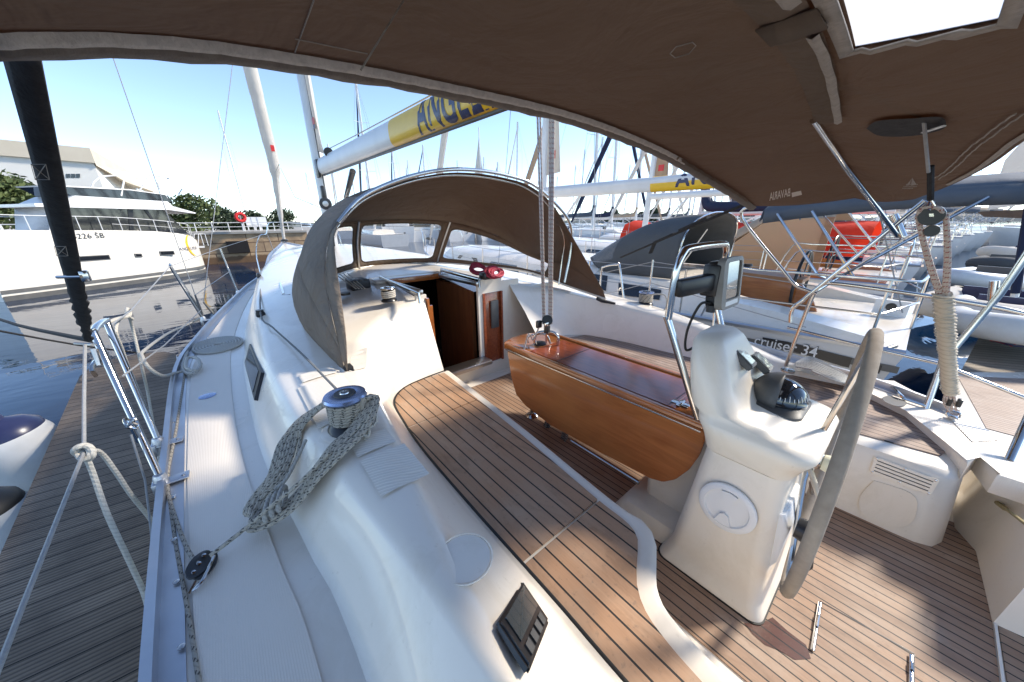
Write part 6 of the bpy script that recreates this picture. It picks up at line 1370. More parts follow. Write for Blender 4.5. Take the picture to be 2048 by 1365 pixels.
# ================================================================== moored sailing yachts
def yacht(cx, ys, L, B, label, group=None, sheer=1.15, my_=None, hullm='white_paint', dodger=None, bimini=None, boomm='mast_white', cover=None, furl='sail_cloth', mast_h=13, detail=2, wheel=True, rz=0, cab=.42, stripe=None, nm='sailing_yacht', red=False, leech=None, wood=False, furl_top=.0, boomz=None):
    t = thing(nm, label, 'sailboat', (cx, ys, 0), group, rz); MM = t.matrix_basis
    Lc = lambda x, y, z: MM @ V(x, y, z)
    my_ = my_ or L*.56
    hw = lambda s: B/2*(.86+.14*min(1, s/.25) if s < .25 else 1 if s < .5 else math.cos((s-.5)/.5*PI/2)**.75)
    zs = lambda s: sheer+.38*max(0, s-.3)**1.5*1.5
    N = 26 if detail else 12; st = []
    for i in range(N+1):
        s = i/N; w_ = max(hw(s), .012); z = zs(s); row = []
        prof = ((1, 1), (1.0, .93), (.985, .6), (.95, .25), (.88, 0), (.6, -.35))
        for k, q in prof: row.append(Lc(-w_*k, L*s-(L*.05*(1-q) if s > .9 else 0)-(.28*(q-1)*-1 if s < .02 else 0)*-1, z*q if q >= 0 else q))
        for k, q in prof[::-1]: row.append(Lc(w_*k, L*s-(L*.05*(1-q) if s > .9 else 0)+(.28*(1-q) if s < .02 else 0), z*q if q >= 0 else q))
        st.append(row)
    bm = BM(); vr = grid(bm, st); bm.faces.new(vr[0]); mk('hull', bm, hullm, t, ang=35)
    bm = BM(); grid(bm, [[Lc(-max(hw(i/N), .012)*.985, L*i/N, zs(i/N)+.004), Lc(-max(hw(i/N), .012)*.5, L*i/N, zs(i/N)+.02), Lc(0, L*i/N, zs(i/N)+.03), Lc(max(hw(i/N), .012)*.5, L*i/N, zs(i/N)+.02), Lc(max(hw(i/N), .012)*.985, L*i/N, zs(i/N)+.004)] for i in range(N+1)]); mk('deck', bm, 'gelcoat', t)
    if detail:
        for sg in (-1, 1): bm = BM(); tube(bm, [Lc(sg*max(hw(i/N), .012), L*i/N, zs(i/N)+.02) for i in range(N+1)], .018, 5, flat=1.6); mk('toe_rail', bm, 'alloy', t)
        if stripe:
            bm = BM()
            for i in range(1, N):
                pass
            grid(bm, [[Lc(-hw(i/N)*1.001-.006, L*i/N, zs(i/N)*(.90)), Lc(-hw(i/N)*1.0-.006, L*i/N, zs(i/N)*.84)] for i in range(N-3)]); mk('hull_stripe', bm, stripe, t)
    # coach roof
    y0, y1 = L*.30, L*.80; M_ = 14; rows = []
    for i in range(M_+1):
        f = i/M_; y = y0+(y1-y0)*f; w_ = min(B*.33, hw(y/L)*.72)*(1-.25*f); h = cab*(1-.35*f**2) if i < M_ else .05; z = zs(y/L)
        rows.append([Lc(-w_-.08, y, z), Lc(-w_, y, z+h*.8), Lc(-w_*.85, y, z+h), Lc(0, y, z+h*1.15), Lc(w_*.85, y, z+h), Lc(w_, y, z+h*.8), Lc(w_+.08, y, z)])
    bm = BM(); vr = grid(bm, rows); bm.faces.new(vr[0]); bm.faces.new(vr[-1]); mk('coach_roof', bm, 'gelcoat', t, ang=40)
    for k in range(3 if detail else 1):
        for sg in ((-1, 1) if detail > 1 else (-1,)):
            f0, f1 = (.06+.27*k, .26+.27*k) if detail else (.08, .8); bm = BM(); q = []
            for f, hh in ((f0, .25), (f1, .28), (f1-.02, .66), (f0+.02, .70)):
                y = y0+(y1-y0)*f; w_ = min(B*.33, hw(y/L)*.72)*(1-.25*f); h = cab*(1-.35*f*f)*.8; q.append(Lc(sg*(w_+.08*(1-hh)+.012), y, zs(y/L)+h*hh))
            slab(bm, q, Lc(sg, 0, .1)-Lc(0, 0, 0), .01); mk('window', bm, 'smoked_window', t, smooth=False)
    # cockpit
    if detail:
        for sg in (-1, 1):
            bm = BM(); grid(bm, [[Lc(sg*x, y, z) for x, z in ((B*.40, sheer), (B*.36, sheer+.26*e), (B*.27, sheer+.28*e), (B*.24, sheer-.1), (B*.24, sheer-.12), (B*.10, sheer-.14), (B*.10, sheer-.5))] for y, e in ((.15, .12), (L*.08, .6), (L*.15, .9), (L*.30, 1.1))]); mk('coaming', bm, 'varnished_wood' if wood else 'gelcoat', t, ang=30)
            bm = BM(); c = Lc(sg*B*.32, L*.17, sheer+.25); lathe(bm, [(.075, 0), (.06, .05), (.06, .11), (.08, .13), (.07, .17), (0, .17)], c, 16, cap=False); mk('winch', bm, 'winch_black', t)
        bm = BM(); grid(bm, [[Lc(x, y, sheer-.49) for x in (-B*.12, B*.12)] for y in (0, L*.3)]); mk('cockpit_sole', bm, 'teak_helm', t)
        bm = BM(); grid(bm, [[Lc(x, y, sheer-.13) for x in (-B*.24, -B*.12)] for y in (0.2, L*.29)]); grid(bm, [[Lc(x, y, sheer-.13) for x in (B*.12, B*.24)] for y in (.2, L*.29)]); mk('cockpit_seats', bm, 'teak_helm', t)
        if wheel:
            c = Lc(0, L*.09, sheer+.35); bm = BM(); tube(bm, [c+(MM.to_3x3() @ V(.42*math.cos(a), 0, .42*math.sin(a))) for a in [2*PI*i/28 for i in range(28)]], .02, 6, closed=True)
            for k in range(5): a = k*1.257; tube(bm, [c, c+(MM.to_3x3() @ V(.42*math.cos(a), 0, .42*math.sin(a)))], .01, 5)
            mk('steering_wheel', bm, 'black_plastic', t)
            bm = BM(); box(bm, Lc(0, L*.115, sheer-.05), (.3, .26, .9), bev=.05); mk('pedestal', bm, 'gelcoat', t)
    # rig
    mz = zs(my_/L)+cab; r = .085
    bm = BM(); tube(bm, [Lc(0, my_, mz-.05), Lc(0, my_-mast_h*.03, mz+mast_h)], r if detail else .12, 8 if detail else 5); mk('mast', bm, 'mast_white', t)
    if boomm or cover:
        bz = boomz or mz+.85; bl = L*.40
        bm = BM(); tube(bm, [Lc(0, my_-.1, bz), Lc(0, my_-bl, bz-.02)], .085, 10, flat=1.5 if 0 else 1); mk('boom', bm, boomm or 'mast_white', t)
        if cover:
            bm = BM(); tube(bm, [Lc(0, my_-.02, bz+.9), Lc(0, my_-.15, bz+.45), Lc(0, my_-.5, bz+.22), Lc(0, my_-bl*.5, bz+.16), Lc(0, my_-bl*.95, bz+.08)], [.12, .16, .19, .17, .08], 10, smooth=4); mk('sail_cover', bm, cover, t)
        bm = BM(); tube(bm, [Lc(0, my_-1.2, bz-.08), Lc(0, my_-.1, mz+.1)], .03, 6); mk('vang', bm, 'mast_white', t)
    for s_ in (.42, .74):
        for sg in (-1, 1):
            bm = BM(); c = Lc(0, my_-mast_h*.03*s_, mz+mast_h*s_); tube(bm, [c, c+(MM.to_3x3() @ V(sg*B*.27*(1.1-s_*.4), -.25, .05))], .022, 5); mk('spreader', bm, 'mast_white', t)
    for sg in (-1, 1):
        bm = BM(); c0 = Lc(sg*hw(my_/L-.03)*.93, my_-.4, zs(my_/L)); pts = [c0]+[Lc(sg*B*.27*(1.1-s_*.4), my_-mast_h*.03*s_-.25, mz+mast_h*s_) for s_ in (.42, .74)]+[Lc(0, my_-mast_h*.03, mz+mast_h)]; tube(bm, pts, .007 if detail else .012, 4); mk('shroud', bm, 'wire', t)
    bow = Lc(0, L*.985, zs(1)+.1); top = Lc(0, my_-mast_h*.028, mz+mast_h*.95)
    if furl:
        bm = BM(); tube(bm, [bow, bow.lerp(top, .04), bow.lerp(top, .12), bow.lerp(top, .5), bow.lerp(top, .93), top], [.03, .05, .10, .12, .07, .02], 8, smooth=3); mk('furled_headsail', bm, furl, t)
        bm = BM(); lathe(bm, [(.03, 0), (.11, .02), (.11, .1), (.03, .12)], bow+V(0, 0, .12), 10); mk('furler_drum', bm, 'black_plastic', t)
    else:
        bm = BM(); tube(bm, [bow, top], .008, 4); mk('forestay', bm, 'wire', t)
    bm = BM(); tube(bm, [Lc(0, .1, sheer+.1), Lc(0, my_-mast_h*.03, mz+mast_h)], .007 if detail else .012, 4); mk('backstay', bm, 'wire', t)
    if leech:
        P = [Lc(0, my_-.12, boomz+.35 if boomz else mz+1.2), Lc(0, my_-.55, (boomz or mz)+.38), Lc(0, my_-.35, (boomz or mz)+2.6), Lc(0, my_-.15, (boomz or mz)+5)]
        bm = BM(); bm.faces.new([bm.verts.new(p) for p in P]); so2 = mk('mainsail', bm, leech, t); solid(so2, .02, 0)
        bm = BM(); box(bm, Lc(-.02, my_-.32, (boomz or mz)+.75), (.02, .16, .16)); mk('sail_badge', bm, 'red_plastic', so2)
    # rails
    if detail:
        for sg in (-1, 1):
            pts = []
            for k in range(7):
                s = .16+.115*k; a = Lc(sg*hw(s)*.97, L*s, zs(s)); b = a+V(0, 0, .6); pts.append(b); bm = BM(); tube(bm, [a, b], .012, 6); mk('stanchion', bm, 'steel', t)
            bm = BM(); tube(bm, pts, .005, 4); tube(bm, [p-V(0, 0, .28) for p in pts], .004, 4); mk('lifeline', bm, 'wire', t)
            bm = BM(); tube(bm, [Lc(sg*hw(.14)*.96, L*.14, zs(.1)), Lc(sg*hw(.13)*.96, L*.125, zs(.1)+.62), Lc(sg*hw(.1)*.97, L*.10, zs(.1)+.66), Lc(sg*hw(.02)*.96, .25, zs(0)+.66), Lc(sg*hw(0)*.8, .06, zs(0)+.64), Lc(sg*hw(0)*.35, .02, zs(0)+.64), Lc(sg*hw(0)*.3, .0, zs(0)+.02)], .0135, 7, smooth=3)
            tube(bm, [Lc(sg*hw(.13)*.96, L*.13, zs(.1)+.33), Lc(sg*hw(.02)*.96, .25, zs(0)+.33), Lc(sg*hw(0)*.35, .02, zs(0)+.33)], .011, 6); tube(bm, [Lc(sg*hw(.02)*.97, .25, zs(0)), Lc(sg*hw(.02)*.96, .25, zs(0)+.65)], .0135, 6); mk('pushpit', bm, 'steel', t)
        bm = BM(); tube(bm, [Lc(-hw(.9), L*.9, zs(.9)), Lc(-hw(.9), L*.9, zs(.9)+.6), Lc(-.2, L*1.0, zs(1)+.62), Lc(.2, L*1.0, zs(1)+.62), Lc(hw(.9), L*.9, zs(.9)+.6), Lc(hw(.9), L*.9, zs(.9))], .014, 6, smooth=2); mk('pulpit', bm, 'steel', t)
    if dodger:
        y0 = L*.27; w_ = B*.30; h0 = zs(.3)+.22; rows = []
        for j, (yy, hh, k) in enumerate(((y0, 1.02, 1.0), (y0+.45, 1.0, 1.0), (y0+.95, .90, .97), (y0+1.5, .30, .85))):
            rows.append([Lc(w_*k*math.cos(a)*(1 if abs(math.cos(a)) < .99 else 1), yy, h0+(hh-.0)*max(math.sin(a), 0)**.55) for a in [PI*i/18 for i in range(19)]])
        bm = BM(); grid(bm, rows); dg2 = mk('dodger', bm, dodger, t, ang=80); solid(dg2, .01, 0)
        bm = BM(); tube(bm, [p+V(0, 0, .02) for p in rows[0]], .014, 7); mk('dodger_bow', bm, 'steel', t)
        for a0, a1 in ((3, 6), (7, 11), (12, 15)):
            bm = BM(); grid(bm, [[rows[3][i].lerp(rows[2][i], f)+V(0, .0, .012)+(MM.to_3x3() @ V(0, .012, 0)) for i in range(a0, a1+1)] for f in (.15, .8)]); mk('window_pane', bm, 'clear_vinyl', dg2)
        for sg in (0, 1):
            i0, i1 = ((1, 3) if sg == 0 else (15, 17)); bm = BM(); grid(bm, [[rows[2][i].lerp(rows[3][i], f)+(MM.to_3x3() @ V(.02*(1 if sg == 0 else -1), 0, 0)) for i in range(i0, i1+1)] for f in (0, .85)]); mk('window_pane', bm, 'clear_vinyl', dg2)
    if bimini:
        y0, y1, w_, zt_ = bimini[1], bimini[2], bimini[3], bimini[4]; rows = []
        for i in range(9):
            f = i/8; rows.append([Lc(w_*x, y0+(y1-y0)*f, zt_-.28*abs(x)**3-.05*(2*f-1)**2) for x in [-1+2*k/12 for k in range(13)]])
        bm = BM(); grid(bm, rows); b2 = mk('bimini', bm, bimini[0], t, ang=80); solid(b2, .012, 0)
        bm = BM(); grid(bm, [[rows[i][0]+V(0, 0, .01), rows[i][0]+V(0, 0, -.10)] for i in range(9)]); solid(mk('valance', bm, bimini[0], b2), .01, 0)
        for f, g0 in ((0, .55), (8, .55), (4, .5)):
            for sg in (0, -1):
                bm = BM(); a = rows[f][sg]; b = Lc((-1 if sg == 0 else 1)*hw(.1)*.93, L*.09, zs(.1)+.62); tube(bm, [a, b], .014, 7); mk('bimini_frame', bm, 'steel', t)
    if red:
        y0, y1 = red[1], red[2]; bm = BM(); rows = []
        for i in range(22):
            y = y0+(y1-y0)*i/21; h = red[3]+.06*math.sin(i*1.9)+.04*math.sin(i*4.3); rows.append([Lc(x*B*.36, y, sheer+z*h) for x, z in ((-1.1, .15), (-1.04, .55), (-.85, .92), (-.3, 1.06), (.3, 1.04), (.85, .9), (1.05, .5), (1.1, .15))])
        grid(bm, rows); mk('deck_cover', bm, red[0], t, ang=80)
        bm = BM(); grid(bm, [[Lc(-B*.41, y0+(y1-y0)*i/10, z) for z in (sheer+.14, sheer-.1)] for i in range(11)]); mk('side_curtain', bm, 'canvas_navy', t)
    return t, Lc, hw, zs
n1, Lc, hw, zs = yacht(4.78, -.15, 12.6, 3.72, 'white sailing yacht moored next on the starboard side with grey dodger and blue grey bimini', sheer=1.15, my_=6.35, hullm='white_hull_shaded', dodger=None, bimini=None, stripe='grey_stripe', leech='sail_cloth', boomz=3.0, mast_h=13.5, furl='sail_cloth', cab=.40)
# hull lettering on the neighbour
hx1 = lambda y: 4.78-hw((y+.15)/12.6)*1.0-.012
def onhull(u, v): y = 1.02-u; return V(hx1(y)+.004*0, y, .80+v)
def hquad(pts, nm, mat, e=0): bm = BM(); grid(bm, [[onhull(a, z0)+V(-e, 0, 0), onhull(a, z1)+V(-e, 0, 0)] for a, z0, z1 in pts]); return mk(nm, bm, mat, n1, smooth=False)
y_ = lambda px, py: 1.02-onx(px, py, 2.98).y
zz = lambda px, py: onx(px, py, 2.98).z-.80
u0, u1 = y_(1540, 690), y_(1690, 735)
hquad([(u0-.1, zz(1545, 688)-.0, zz(1545, 684)), (u0+.12, zz(1575, 700)-.03, zz(1575, 690)), (u1-.03, zz(1690, 744), zz(1690, 722)), (u1+.02, zz(1697, 746), zz(1697, 724))], 'hull_band', 'black_paint', .002)
hquad([(u1+.05, zz(1715, 752), zz(1715, 730)), (y_(1760, 745), zz(1760, 760), zz(1760, 742))], 'hull_band', 'black_paint', .002)
text('hull_lettering', 'cruiser 34', 'white_paint', n1, (0, 0, 0), (1, 0, 0), (0, 0, 1), 1, fn=lambda u, v: onhull(u0-.17+u*.098, zz(1600, 706)-.045+v*.12-(.02*u*.1))+V(-.006, 0, 0), bold=.01)
text('hull_lettering', 'cruiser 34', 'black_paint', n1, (0, 0, 0), (1, 0, 0), (0, 0, 1), 1, fn=lambda u, v: onhull(u0-.17+u*.098+.004, zz(1600, 706)-.050+v*.12)+V(-.0035, 0, 0), bold=.03)
bm = BM(); cu_ = (u1+.05+y_(1760, 745))/2; ce = zz(1738, 746)
pts = [(0, .03), (.006, .006), (.045, 0), (.006, -.006), (0, -.03), (-.006, -.006), (-.045, 0), (-.006, .006)]; slab(bm, [onhull(cu_+a, ce+b)+V(-.007, 0, 0) for a, b in pts], (-1, 0, 0), .002); mk('hull_emblem', bm, 'white_paint', n1, smooth=False)
# its grey dodger
Pd0 = [V(3.72, 2.45, 1.50), V(3.70, 2.42, 1.85), onx(1372, 462, 3.78), onx(1388, 438, 3.95), onx(1425, 424, 4.6), onx(1470, 422, 5.3), V(5.75, 2.2, 2.2), V(5.85, 2.3, 1.5)]
Pd0 = [V(3.72, 2.30, 1.50), V(3.70, 2.28, 1.90), V(3.76, 2.25, 2.16), V(3.98, 2.22, 2.33), V(4.40, 2.20, 2.42), V(4.78, 2.20, 2.44), V(5.16, 2.20, 2.42), V(5.58, 2.22, 2.33), V(5.80, 2.25, 2.16), V(5.86, 2.28, 1.9), V(5.84, 2.30, 1.5)]
Pd1 = [V(3.66, 3.2, 1.50), V(3.68, 3.15, 1.86), V(3.78, 3.1, 2.08), V(4.0, 3.1, 2.22), V(4.4, 3.1, 2.30), V(4.78, 3.1, 2.32), V(5.16, 3.1, 2.30), V(5.56, 3.1, 2.22), V(5.78, 3.1, 2.08), V(5.88, 3.15, 1.86), V(5.9, 3.2, 1.5)]
Pd2 = [V(3.70, 3.6, 1.50), V(3.75, 3.8, 1.60), V(3.85, 3.95, 1.66), V(4.05, 4.1, 1.68), V(4.4, 4.2, 1.69), V(4.78, 4.25, 1.7), V(5.16, 4.2, 1.69), V(5.5, 4.1, 1.68), V(5.7, 3.95, 1.66), V(5.8, 3.8, 1.60), V(5.86, 3.6, 1.5)]
bm = BM(); C_ = loft(bm, [Pd0, Pd1, Pd2], 41, 8); dgn = mk('dodger', bm, 'canvas_grey', n1, ang=80); solid(dgn, .01, 0)
for a0, a1 in ((3, 9), (12, 19), (21, 28)):
    bm = BM(); grid(bm, [[C_[j][i]+V(-.012 if i < 12 else 0, .012, .012) for i in range(a0, a1+1)] for j in (10, 11, 12, 13, 14, 15)]); mk('window_pane', bm, 'clear_vinyl', dgn)
bm = BM(); tube(bm, [p+V(0, -.01, .015) for p in C_[0]], .014, 7); mk('dodger_bow', bm, 'steel', n1)
bm = BM(); tube(bm, [C_[0][3]+V(0, -.1, 0), V(4.5, 2.25, 2.2)], .01, 6); mk('grab_line', bm, 'rope_grey', n1)
# its bimini and frame
zb_ = 2.55; x0, x1 = 3.5, 6.0; rows = []
for i in range(13):
    f = i/12; y = 1.28-(1.28+.45)*f; rows.append([V(x0+(x1-x0)*k/12, y+.10*(k/12), 2.44+.14*f+.16*math.sin(PI*k/12)**.7+.04*math.sin(PI*f)) for k in range(13)])
bm = BM(); grid(bm, rows); bn = mk('bimini', bm, 'canvas_blue', n1, ang=80); solid(bn, .012, 0)
bm = BM(); grid(bm, [[r[0]+V(0, 0, .012), r[0]+V(-.02, 0, -.07), r[0]+V(.02, 0, -.14)] for r in rows]); solid(mk('valance', bm, 'canvas_blue', bn, ang=80), .01, 0)
bm = BM(); grid(bm, [[p+V(0, .012, .0), p+V(0, .03, -.12)] for p in rows[0]]); solid(mk('valance', bm, 'canvas_blue', bn, ang=80), .01, 0)
def npole(P, r=.014, nm='bimini_frame', mat='steel', sm=0): bm = BM(); tube(bm, P, r, 8, smooth=sm); mk(nm, bm, mat, n1)
for sg, xx in ((-1, 3.22), (1, 6.3)):
    npole([V(xx+.25*-sg*1, 1.15, 2.40), V(xx, .62, 1.80), V(xx, .55, 1.78)]); npole([V(xx+.25*-sg, .85, 2.42), V(xx, .35, 1.80)]); npole([V(xx+.25*-sg, -.25, 2.50), V(xx, .45, 1.80), V(xx, .6, 1.62)])
npole([V(3.52, -.44, 2.58), V(3.52, -.60, 1.72)], .022, 'bimini_post', 'mast_white'); npole([V(3.50, -.42, 2.62), V(6.0, -.40, 2.62)], .016)
bm = BM(); tube(bm, [V(3.52, -.44, 2.56), V(3.515, -.595, 1.75)], .026, 8); mk('post_cover', bm, 'canvas_navy', n1)
# neighbour boom with its painted band
bmn = BM(); c0, c1_ = onx(1090, 400, 4.78), onx(1425, 358, 4.78); c0 = V(4.78, 6.05, 2.98); c1_ = V(4.78, 1.9, 2.93)
def bb2(nm, mat, a, b, e): 
    bm = BM(); A_, B_2 = c0.lerp(c1_, a), c0.lerp(c1_, b); grid(bm, [[q+V(-(.075+e)*math.cos(t), 0, (.125+e)*math.sin(t)) for t in [2*PI*k/18 for k in range(18)]] for q in (A_, B_2)], closed=True); return mk(nm, bm, mat, n1)
bb2('boom', 'mast_white', 0, 1, 0); yy0 = onx(1300, 370, 4.7).y; f0_ = (c0.y-yy0)/(c0.y-c1_.y); bb2('boom_band', 'yellow_paint', f0_, 1.0, .004)
yyA = onx(1350, 366, 4.7).y
text('boom_lettering', 'ANGELINA', 'navy_paint', n1, (0, 0, 0), (1, 0, 0), (0, 0, 1), 1, fn=lambda u, v: V(4.78-.079*math.cos(max(-1.1, min(1.1, (v-.36)*2.2)))-.006, yyA-u*.27, 2.955+.128*math.sin(max(-1.1, min(1.1, (v-.36)*2.2)))), bold=.03)
# cabin side under the dodger with its two dark windows
bm = BM(); box(bm, (4.80, 3.0, 1.30), (2.5, 2.3, .38), bev=.05); mk('cabin_side', bm, 'gelcoat', n1)
for P in ((1165, 1215, 545, 552, 582, 570), (1237, 1322, 565, 580, 600, 590)):
    a, b, y1_, y2_, y3_, y4_ = P; bm = BM(); slab(bm, [onp(x_, z_, V(3.265, 0, 1.15), V(-.26, 0, .15)) for x_, z_ in ((a, y1_), (b, y2_), (b-4, y3_), (a, y4_))], (-.86, 0, .5), .012); mk('window', bm, 'smoked_window', n1, smooth=False)
# cockpit fittings
bm = BM(); c = onx(1777, 628, 4.85); box(bm, c, (.02, .30, .34)); mk('control_panel', bm, 'white_plastic', n1)
for dz_ in (-.09, .09):
    bm = BM(); lathe(bm, [(.05, 0), (.045, .02), (0, .02)], c+V(-.012, 0, dz_), 16, rot=V(-1, 0, 0).to_track_quat('Z', 'Y'), cap=False); mk('gauge', bm, 'black_plastic', n1)
npole([onz(1775, 698, 1.15), onz(1790, 696, 1.15)+V(0, 0, .02)], .02, 'cleat', 'black_plastic')
# swim platform
q = [onz(a, b, .52) for a, b in ((1915, 752), (2060, 758), (2060, 880), (1973, 857), (1950, 815))]
bm = BM(); slab(bm, q, (0, 0, 1), .05); sp_ = mk('swim_platform', bm, 'teak_helm', n1, smooth=False)
q2 = [onz(a, b, .515) for a, b in ((1900, 745), (2070, 745), (2070, 925), (1960, 878), (1915, 820))]
bm = BM(); slab(bm, q2, (0, 0, 1), .12); mk('platform_edge', bm, 'gelcoat', n1, smooth=False)
# the second neighbour with varnished cockpit, its beige sprayhood
n2, Lc2, hw2, zs2 = yacht(8.75, .1, 12.4, 3.5, 'sailing yacht with varnished wooden cockpit sides and amber clear window tent', sheer=1.22, my_=5.6, wood=True, leech='sail_tan', boomz=3.0, cover=None, furl='sail_tan', mast_h=13, cab=.4, dodger=None)
bm = BM(); x = 7.3; q = [V(x, 3.3, 1.35), V(x, 3.1, 1.5), V(7.5, 2.2, 2.35), V(7.5, 1.2, 2.35), V(x, 1.25, 1.35)]; slab(bm, q, (-1, 0, 0), .02); mk('tent_side', bm, 'amber_vinyl', n2, smooth=False)
bm = BM(); grid(bm, [[V(7.5, 1.2, 2.35), V(8.0, 1.2, 2.5), V(8.7, 1.2, 2.55), V(9.6, 1.2, 2.45), V(10, 1.2, 2.3)], [V(7.5, 2.2, 2.35), V(8.0, 2.3, 2.5), V(8.7, 2.3, 2.55), V(9.6, 2.3, 2.45), V(10, 2.2, 2.3)], [V(7.35, 3.2, 1.55), V(8, 3.7, 1.6), V(8.7, 3.9, 1.6), V(9.6, 3.7, 1.6), V(10.1, 3.2, 1.5)]]); solid(mk('tent_roof', bm, 'canvas_beige', n2, ang=80), .015, 0)
bm = BM(); slab(bm, [V(7.28, 1.30, 1.3), V(7.28, 1.18, 1.3), V(7.47, 1.18, 2.37), V(7.47, 1.30, 2.37)], (-1, 0, 0), .03); mk('tent_seam', bm, 'wood_plain', n2, smooth=False)
bm = BM(); q = [onx(a, b, 4.45) for a, b in ((1470, 552), (1600, 566), (1622, 590), (1640, 643), (1560, 612), (1470, 588))]; slab(bm, q, (-1, 0, 0), .04); tb1 = mk('cockpit_table', bm, 'varnished_wood', n1, smooth=False)
bm = BM(); q = [onx(a, b, 4.43) for a, b in ((1470, 543), (1606, 560), (1604, 567), (1470, 552))]; slab(bm, q, (-1, 0, 0), .45); mk('table_top', bm, 'wood_plain', tb1, smooth=False)
yacht(12.6, -.1, 12.5, 3.6, 'sailing yacht with bright red deck cover and navy side cloth', sheer=1.25, my_=5.8, red=('canvas_red', 1.0, 8.2, .95), mast_h=13, furl='canvas_navy', cover='canvas_navy')
yacht(16.5, -.2, 13, 3.7, 'white sailing yacht with grey sail cover, just beyond the red covered one', 'yachts in the row to starboard', sheer=1.3, my_=6.2, bimini=('canvas_grey', .2, 2.2, 1.3, 3.1), cover='canvas_grey', mast_h=14, detail=1)
yacht(20.4, -.5, 13, 3.7, 'white sailing yacht with blue grey bimini, second beyond the red covered one', 'yachts in the row to starboard', sheer=1.3, my_=6.5, bimini=('canvas_blue', .2, 2.2, 1.3, 3.1), cover='canvas_beige', mast_h=14.5, detail=1)
yacht(24.3, -.8, 13.5, 3.8, 'white sailing yacht with beige sail cover, third beyond the red covered one', 'yachts in the row to starboard', sheer=1.35, my_=6.8, dodger='canvas_grey', cover='canvas_beige', mast_h=14, detail=1)
yacht(28.4, -1.2, 14, 3.9, 'white sailing yacht with navy sail cover, fourth beyond the red covered one', 'yachts in the row to starboard', sheer=1.35, my_=7, cover='canvas_navy', bimini=('canvas_beige', .2, 2.4, 1.3, 3.2), mast_h=15, detail=1)
yacht(32.6, -1.6, 13, 3.8, 'white sailing yacht with tan furled headsail, fifth beyond the red covered one', 'yachts in the row to starboard', sheer=1.35, my_=7, cover='canvas_grey', furl='sail_tan', mast_h=14, detail=1)
ORD = ['first', 'second', 'third', 'fourth', 'fifth', 'sixth', 'seventh', 'eighth', 'ninth', 'tenth', 'eleventh']
for k, (x_, y_0, rz_) in enumerate(((37, -2, 0), (41, -2.6, 0), (45, -3.2, 0), (50, -3.8, 0), (56, -4.5, 0), (63, -5.2, 0), (71, -6.5, 0), (22, 24, PI), (26, 25, PI), (30, 25, PI), (34.5, 24, PI), (39, 24, PI), (43, 23, PI), (48, 22, PI), (53, 21, PI), (59, 20, PI), (66, 19, PI), (74, 18, PI))):
    yacht(x_, y_0, 11.5, 3.5, 'distant yacht with %s sail cover, %s in the %s row' % (('navy', 'beige', 'grey', 'blue grey')[k % 4], ORD[k if k < 7 else k-7], 'stern on' if k < 7 else 'far bow on'), 'crowded yachts far to starboard', sheer=1.25, mast_h=12.5+(k*37 % 5)*.8, detail=0, cover=('canvas_navy', 'canvas_beige', 'canvas_grey', 'canvas_blue')[k % 4], furl=('sail_cloth', 'canvas_navy', 'sail_tan')[k % 3], rz=rz_, bimini=((('canvas_blue', 'canvas_beige', 'canvas_grey')[k % 3]), .2, 2.2, 1.2, 3.0))
# ================================================================== pier and dinghies to starboard
pr_ = thing('stern_pier', 'pale planked pier behind the sterns at the right edge', 'pier', (7, -1.5, .5))
A_, B_2 = V(4.2, -1.25, 0), V(34, -6.0, 0); d = (B_2-A_).normalized(); n_ = V(d.y, -d.x, 0)
q = [onz(a, b, .50) for a, b in ((1925, 705), (1945, 683), (1988, 664), (2060, 676))]
poly = [(5.45, -.72), (8.4, -1.05), (14, -2.2), (34, -6), (33, -9), (14, -5.2), (8, -4), (4.6, -3)]
bm = BM(); prism(bm, poly, .44, .50); mk('decking', bm, 'dock_pale', pr_, smooth=False)
bm = BM(); prism(bm, [(x-.02, y-.02) for x, y in poly], .1, .435); mk('pontoon', bm, 'concrete', pr_, smooth=False)
def dinghy(c, rz, label, mat='canvas_grey', bot='navy_paint', s=1.0):
    t = thing('dinghy', label, 'dinghy', tuple(c), 'inflatable dinghies at the right'); R = Matrix.Rotation(rz, 3, 'Z'); c = V(*c); W = lambda x, y, z: c+(R @ V(x*s, y*s, z*s))
    bm = BM(); tube(bm, [W(-.65, -1.3, .3), W(-.65, -.6, .3), W(-.64, .4, .32), W(-.45, 1.1, .38), W(0, 1.45, .44), W(.45, 1.1, .38), W(.64, .4, .32), W(.65, -.6, .3), W(.65, -1.3, .3)], .21*s, 14, smooth=5); mk('tube', bm, mat, t)
    bm = BM(); grid(bm, [[W(-.6, y, .2), W(-.3, y, .05), W(0, y, 0), W(.3, y, .05), W(.6, y, .2)] for y in (-1.1, -.3, .5)]+[[W(-.35, 1.0, .25), W(-.2, 1.1, .18), W(0, 1.2, .15), W(.2, 1.1, .18), W(.35, 1.0, .25)]]); solid(mk('floor', bm, bot, t), .03*s, 0)
    bm = BM(); box(bm, W(0, -1.1, .35), (1.0*s, .05*s, .45*s), rot=R); mk('transom', bm, bot, t)
    bm = BM(); box(bm, W(0, 0, .42), (1.1*s, .25*s, .03*s), rot=R); mk('thwart', bm, 'wood_plain', t)
dinghy(onx(1968, 605, 8.3)+V(0, 0, -.35), 1.35, 'pale grey inflatable dinghy behind the blue covered bimini post', 'sail_cloth', 'navy_paint', .85)
dinghy(onx(2040, 640, 7.2)+V(0, 0, -.3), 1.5, 'grey and navy inflatable dinghy at the right edge above the pier', 'fender_white', 'navy_paint', .85)
